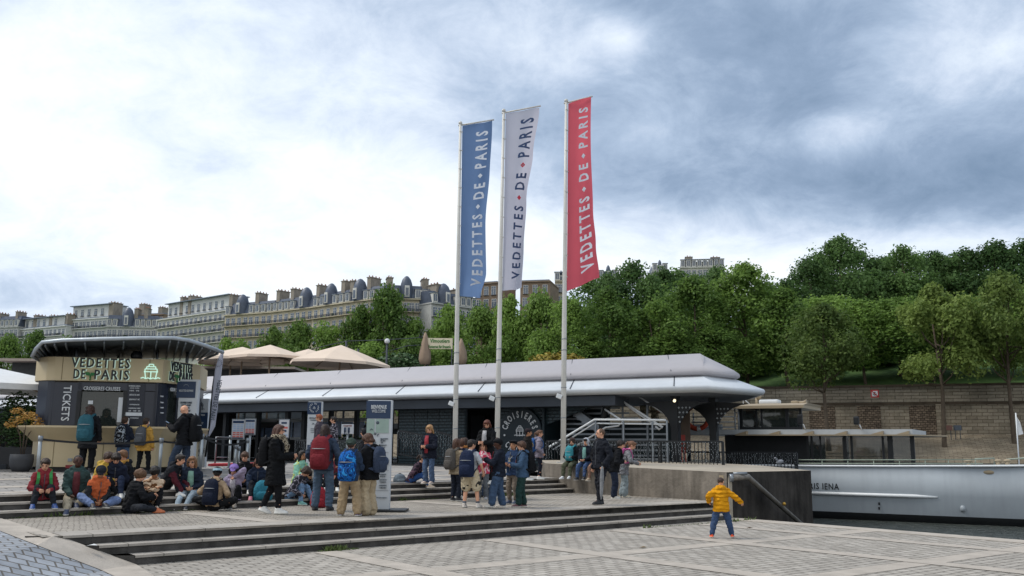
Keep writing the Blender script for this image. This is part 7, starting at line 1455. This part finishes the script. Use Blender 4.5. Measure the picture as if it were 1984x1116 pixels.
def umbrella(t, q):
    w = q['arms'][-1][1]; o = thing('umbrella', 'folded grey umbrella held point down by the man in black', 'umbrella', q['b'], q['yaw']); bm = BM(); p = w + V((0, .06, -.04)); loft(bm, [[p + V((rr * math.cos(i * .785) + .0, rr * math.sin(i * .785) + (z_) * -.05, z_)) for i in range(8)] for rr, z_ in ((.015, .02), (.035, -.05), (.05, -.25), (.035, -.6), (.012, -.72))]); obj('folded_canopy', bm, cloth('#8a8d92'), o); bm = BM(); tube(bm, [p + V((0, -.0, .1)), p + V((0, 0, 0))], .012, 6); obj('handle', bm, m_blk, o)
person('man in black jacket and trousers looking left with a folded umbrella', base(1166, 978, 1), 1.74, 118, gm, kid=False, top='#1c202a', puff=.016, hem=.05, pants='#20222a', pw=1.05, hair='#5a4434', hs='buzz', head=(-22, 0), beard=False, hl=(-.16, .06, -.0), hr='down', feet=((-.09, .1, 0), (.08, -.04, 0)), shoe='#16181c', sole='#16181c', extra=umbrella)
person('child in black jacket and dark jeans standing behind the man in black', base(1189, 967, 1), 1.5, 262, gd, top='#191b20', puff=.02, hood='down', pants='#232c40', pw=1.2, flare=.01, hair='#1d1613', hs='mop', lean=18, head=(0, 10), hl='front', hr='front', shoe='#b9b6ae', pack=('black sports backpack on the child behind the man in black', '#17191e', 1.05))
person('girl in speckled grey cardigan and pale jeans leaning on the concrete dock', base(1208, 964, 1), 1.5, 262, gd, topmat=patt('speckle', ('#55565a', '#6a6b70', '#8f9094', '#4a4a50'), 40, 'noise'), hem=.12, pants='#8b9aa0', flare=.02, pw=1.1, hair='#6a4a36', hs='pony', lean=22, head=(0, 22), hl=(-.06, .24, .1), hr=(.12, .26, .08), feet=((-.06, -.03, 0), (.06, .02, 0)), shoe='#b0a894', pack=('pink backpack on the girl leaning on the dock', patt('pink_pack', ('#b0508a', '#c8649c', '#a84a80', '#d07ab0'), 9, 'noise'), .85))
person('small boy in mustard yellow puffer jacket and orange shoes walking away', base(1399, 1043, 0), 1.13, -12, None, top='#d9960f', puff=.03, hem=.075, hood='down', pants='#3a5278', pw=1.3, hair='#3a281f', hs='buzz', lean=4, head=(-22, 6), hl=(-.2, .03, .08), hr=(.33, .06, .08), feet=((-.17, -.02, 0), (.17, .06, 0)), shoe='#e2562a', sole='#d9cfc4', topmat=puffer())
# far figures
for px, lb, tc in ((1249, 'person in cream shirt and straw hat on the boat deck, left one', '#b8ac8c'), (1269, 'person in beige shirt and pale cap on the boat deck, right one', '#b3a384')):
    q = P(px, 812, 42); person(lb, V((q.x, q.y, 2.35)), 1.5, 200, 'people on the boat deck', kid=False, top=tc, pants='#6a6250', hat=('straw', '#b5a88a') if px < 1260 else ('cap', '#b9b4a8'), hl='front', hr='front')
# loose bags
def bag(label, c, col, w, h, yaw=0, name='backpack'):
    t = thing(name, label, 'backpack', c, math.radians(yaw), 'backpacks of the school group'); X, Y, Z = V((1, 0, 0)), V((0, 1, 0)), V((0, 0, 1)); bm = BM(); cm = cloth(col, 'pack_' + col, 30)
    loft(bm, [oval(Z * h * v_ + Y * .02, X, Y, w * w_, w * .6 * w_, 16, 3) for v_, w_ in ((0, .8), (.04, .95), (.2, 1.05), (.6, .95), (.88, .7), (1, .35))]); obj('bag', bm, cm, t, auto=.9)
    bm = BM(); loft(bm, [oval(Z * h * v_ - Y * w * .55, X, Y, w * .7 * w_, w * .25 * w_, 14, 3) for v_, w_ in ((.08, .7), (.12, 1), (.38, 1), (.46, .6))]); obj('pocket', bm, cm, t, auto=.9)
    for sd in (-1, 1): bm = BM(); tube(bm, [(sd * w * .4, w * .5, h * .85), (sd * w * .6, w * .9, h * .5), (sd * w * .5, w * .6, h * .1)], .014, 6); obj('strap', bm, cm, t)
    bm = BM(); tube(bm, [(-.05, .02, h * .97), (0, .02, h * 1.08), (.05, .02, h * .97)], .01, 5); obj('handle', bm, m_blk, t); return t
bag('bright red backpack standing on the ground behind the jeans of the woman in denim', base(612, 985, 1) + V((0, .25, 0)), '#b02636', .17, .42, 10)
bag('turquoise gym bag hanging behind the legs of the woman in the black coat', base(505, 982, 1) + V((0, .12, .12)), '#1c7f96', .2, .42, 20)
bag('orange rucksack on the ground between the two boys at the foot of the steps', base(285, 986, 1) + V((0, .1, 0)), '#a8522a', .17, .36, -20)
bag('pale grey bag lying on the upper terrace behind the girl in the floral jacket', seat(775, 3, .35), '#7f8c96', .16, .22, 30)
finish_people()
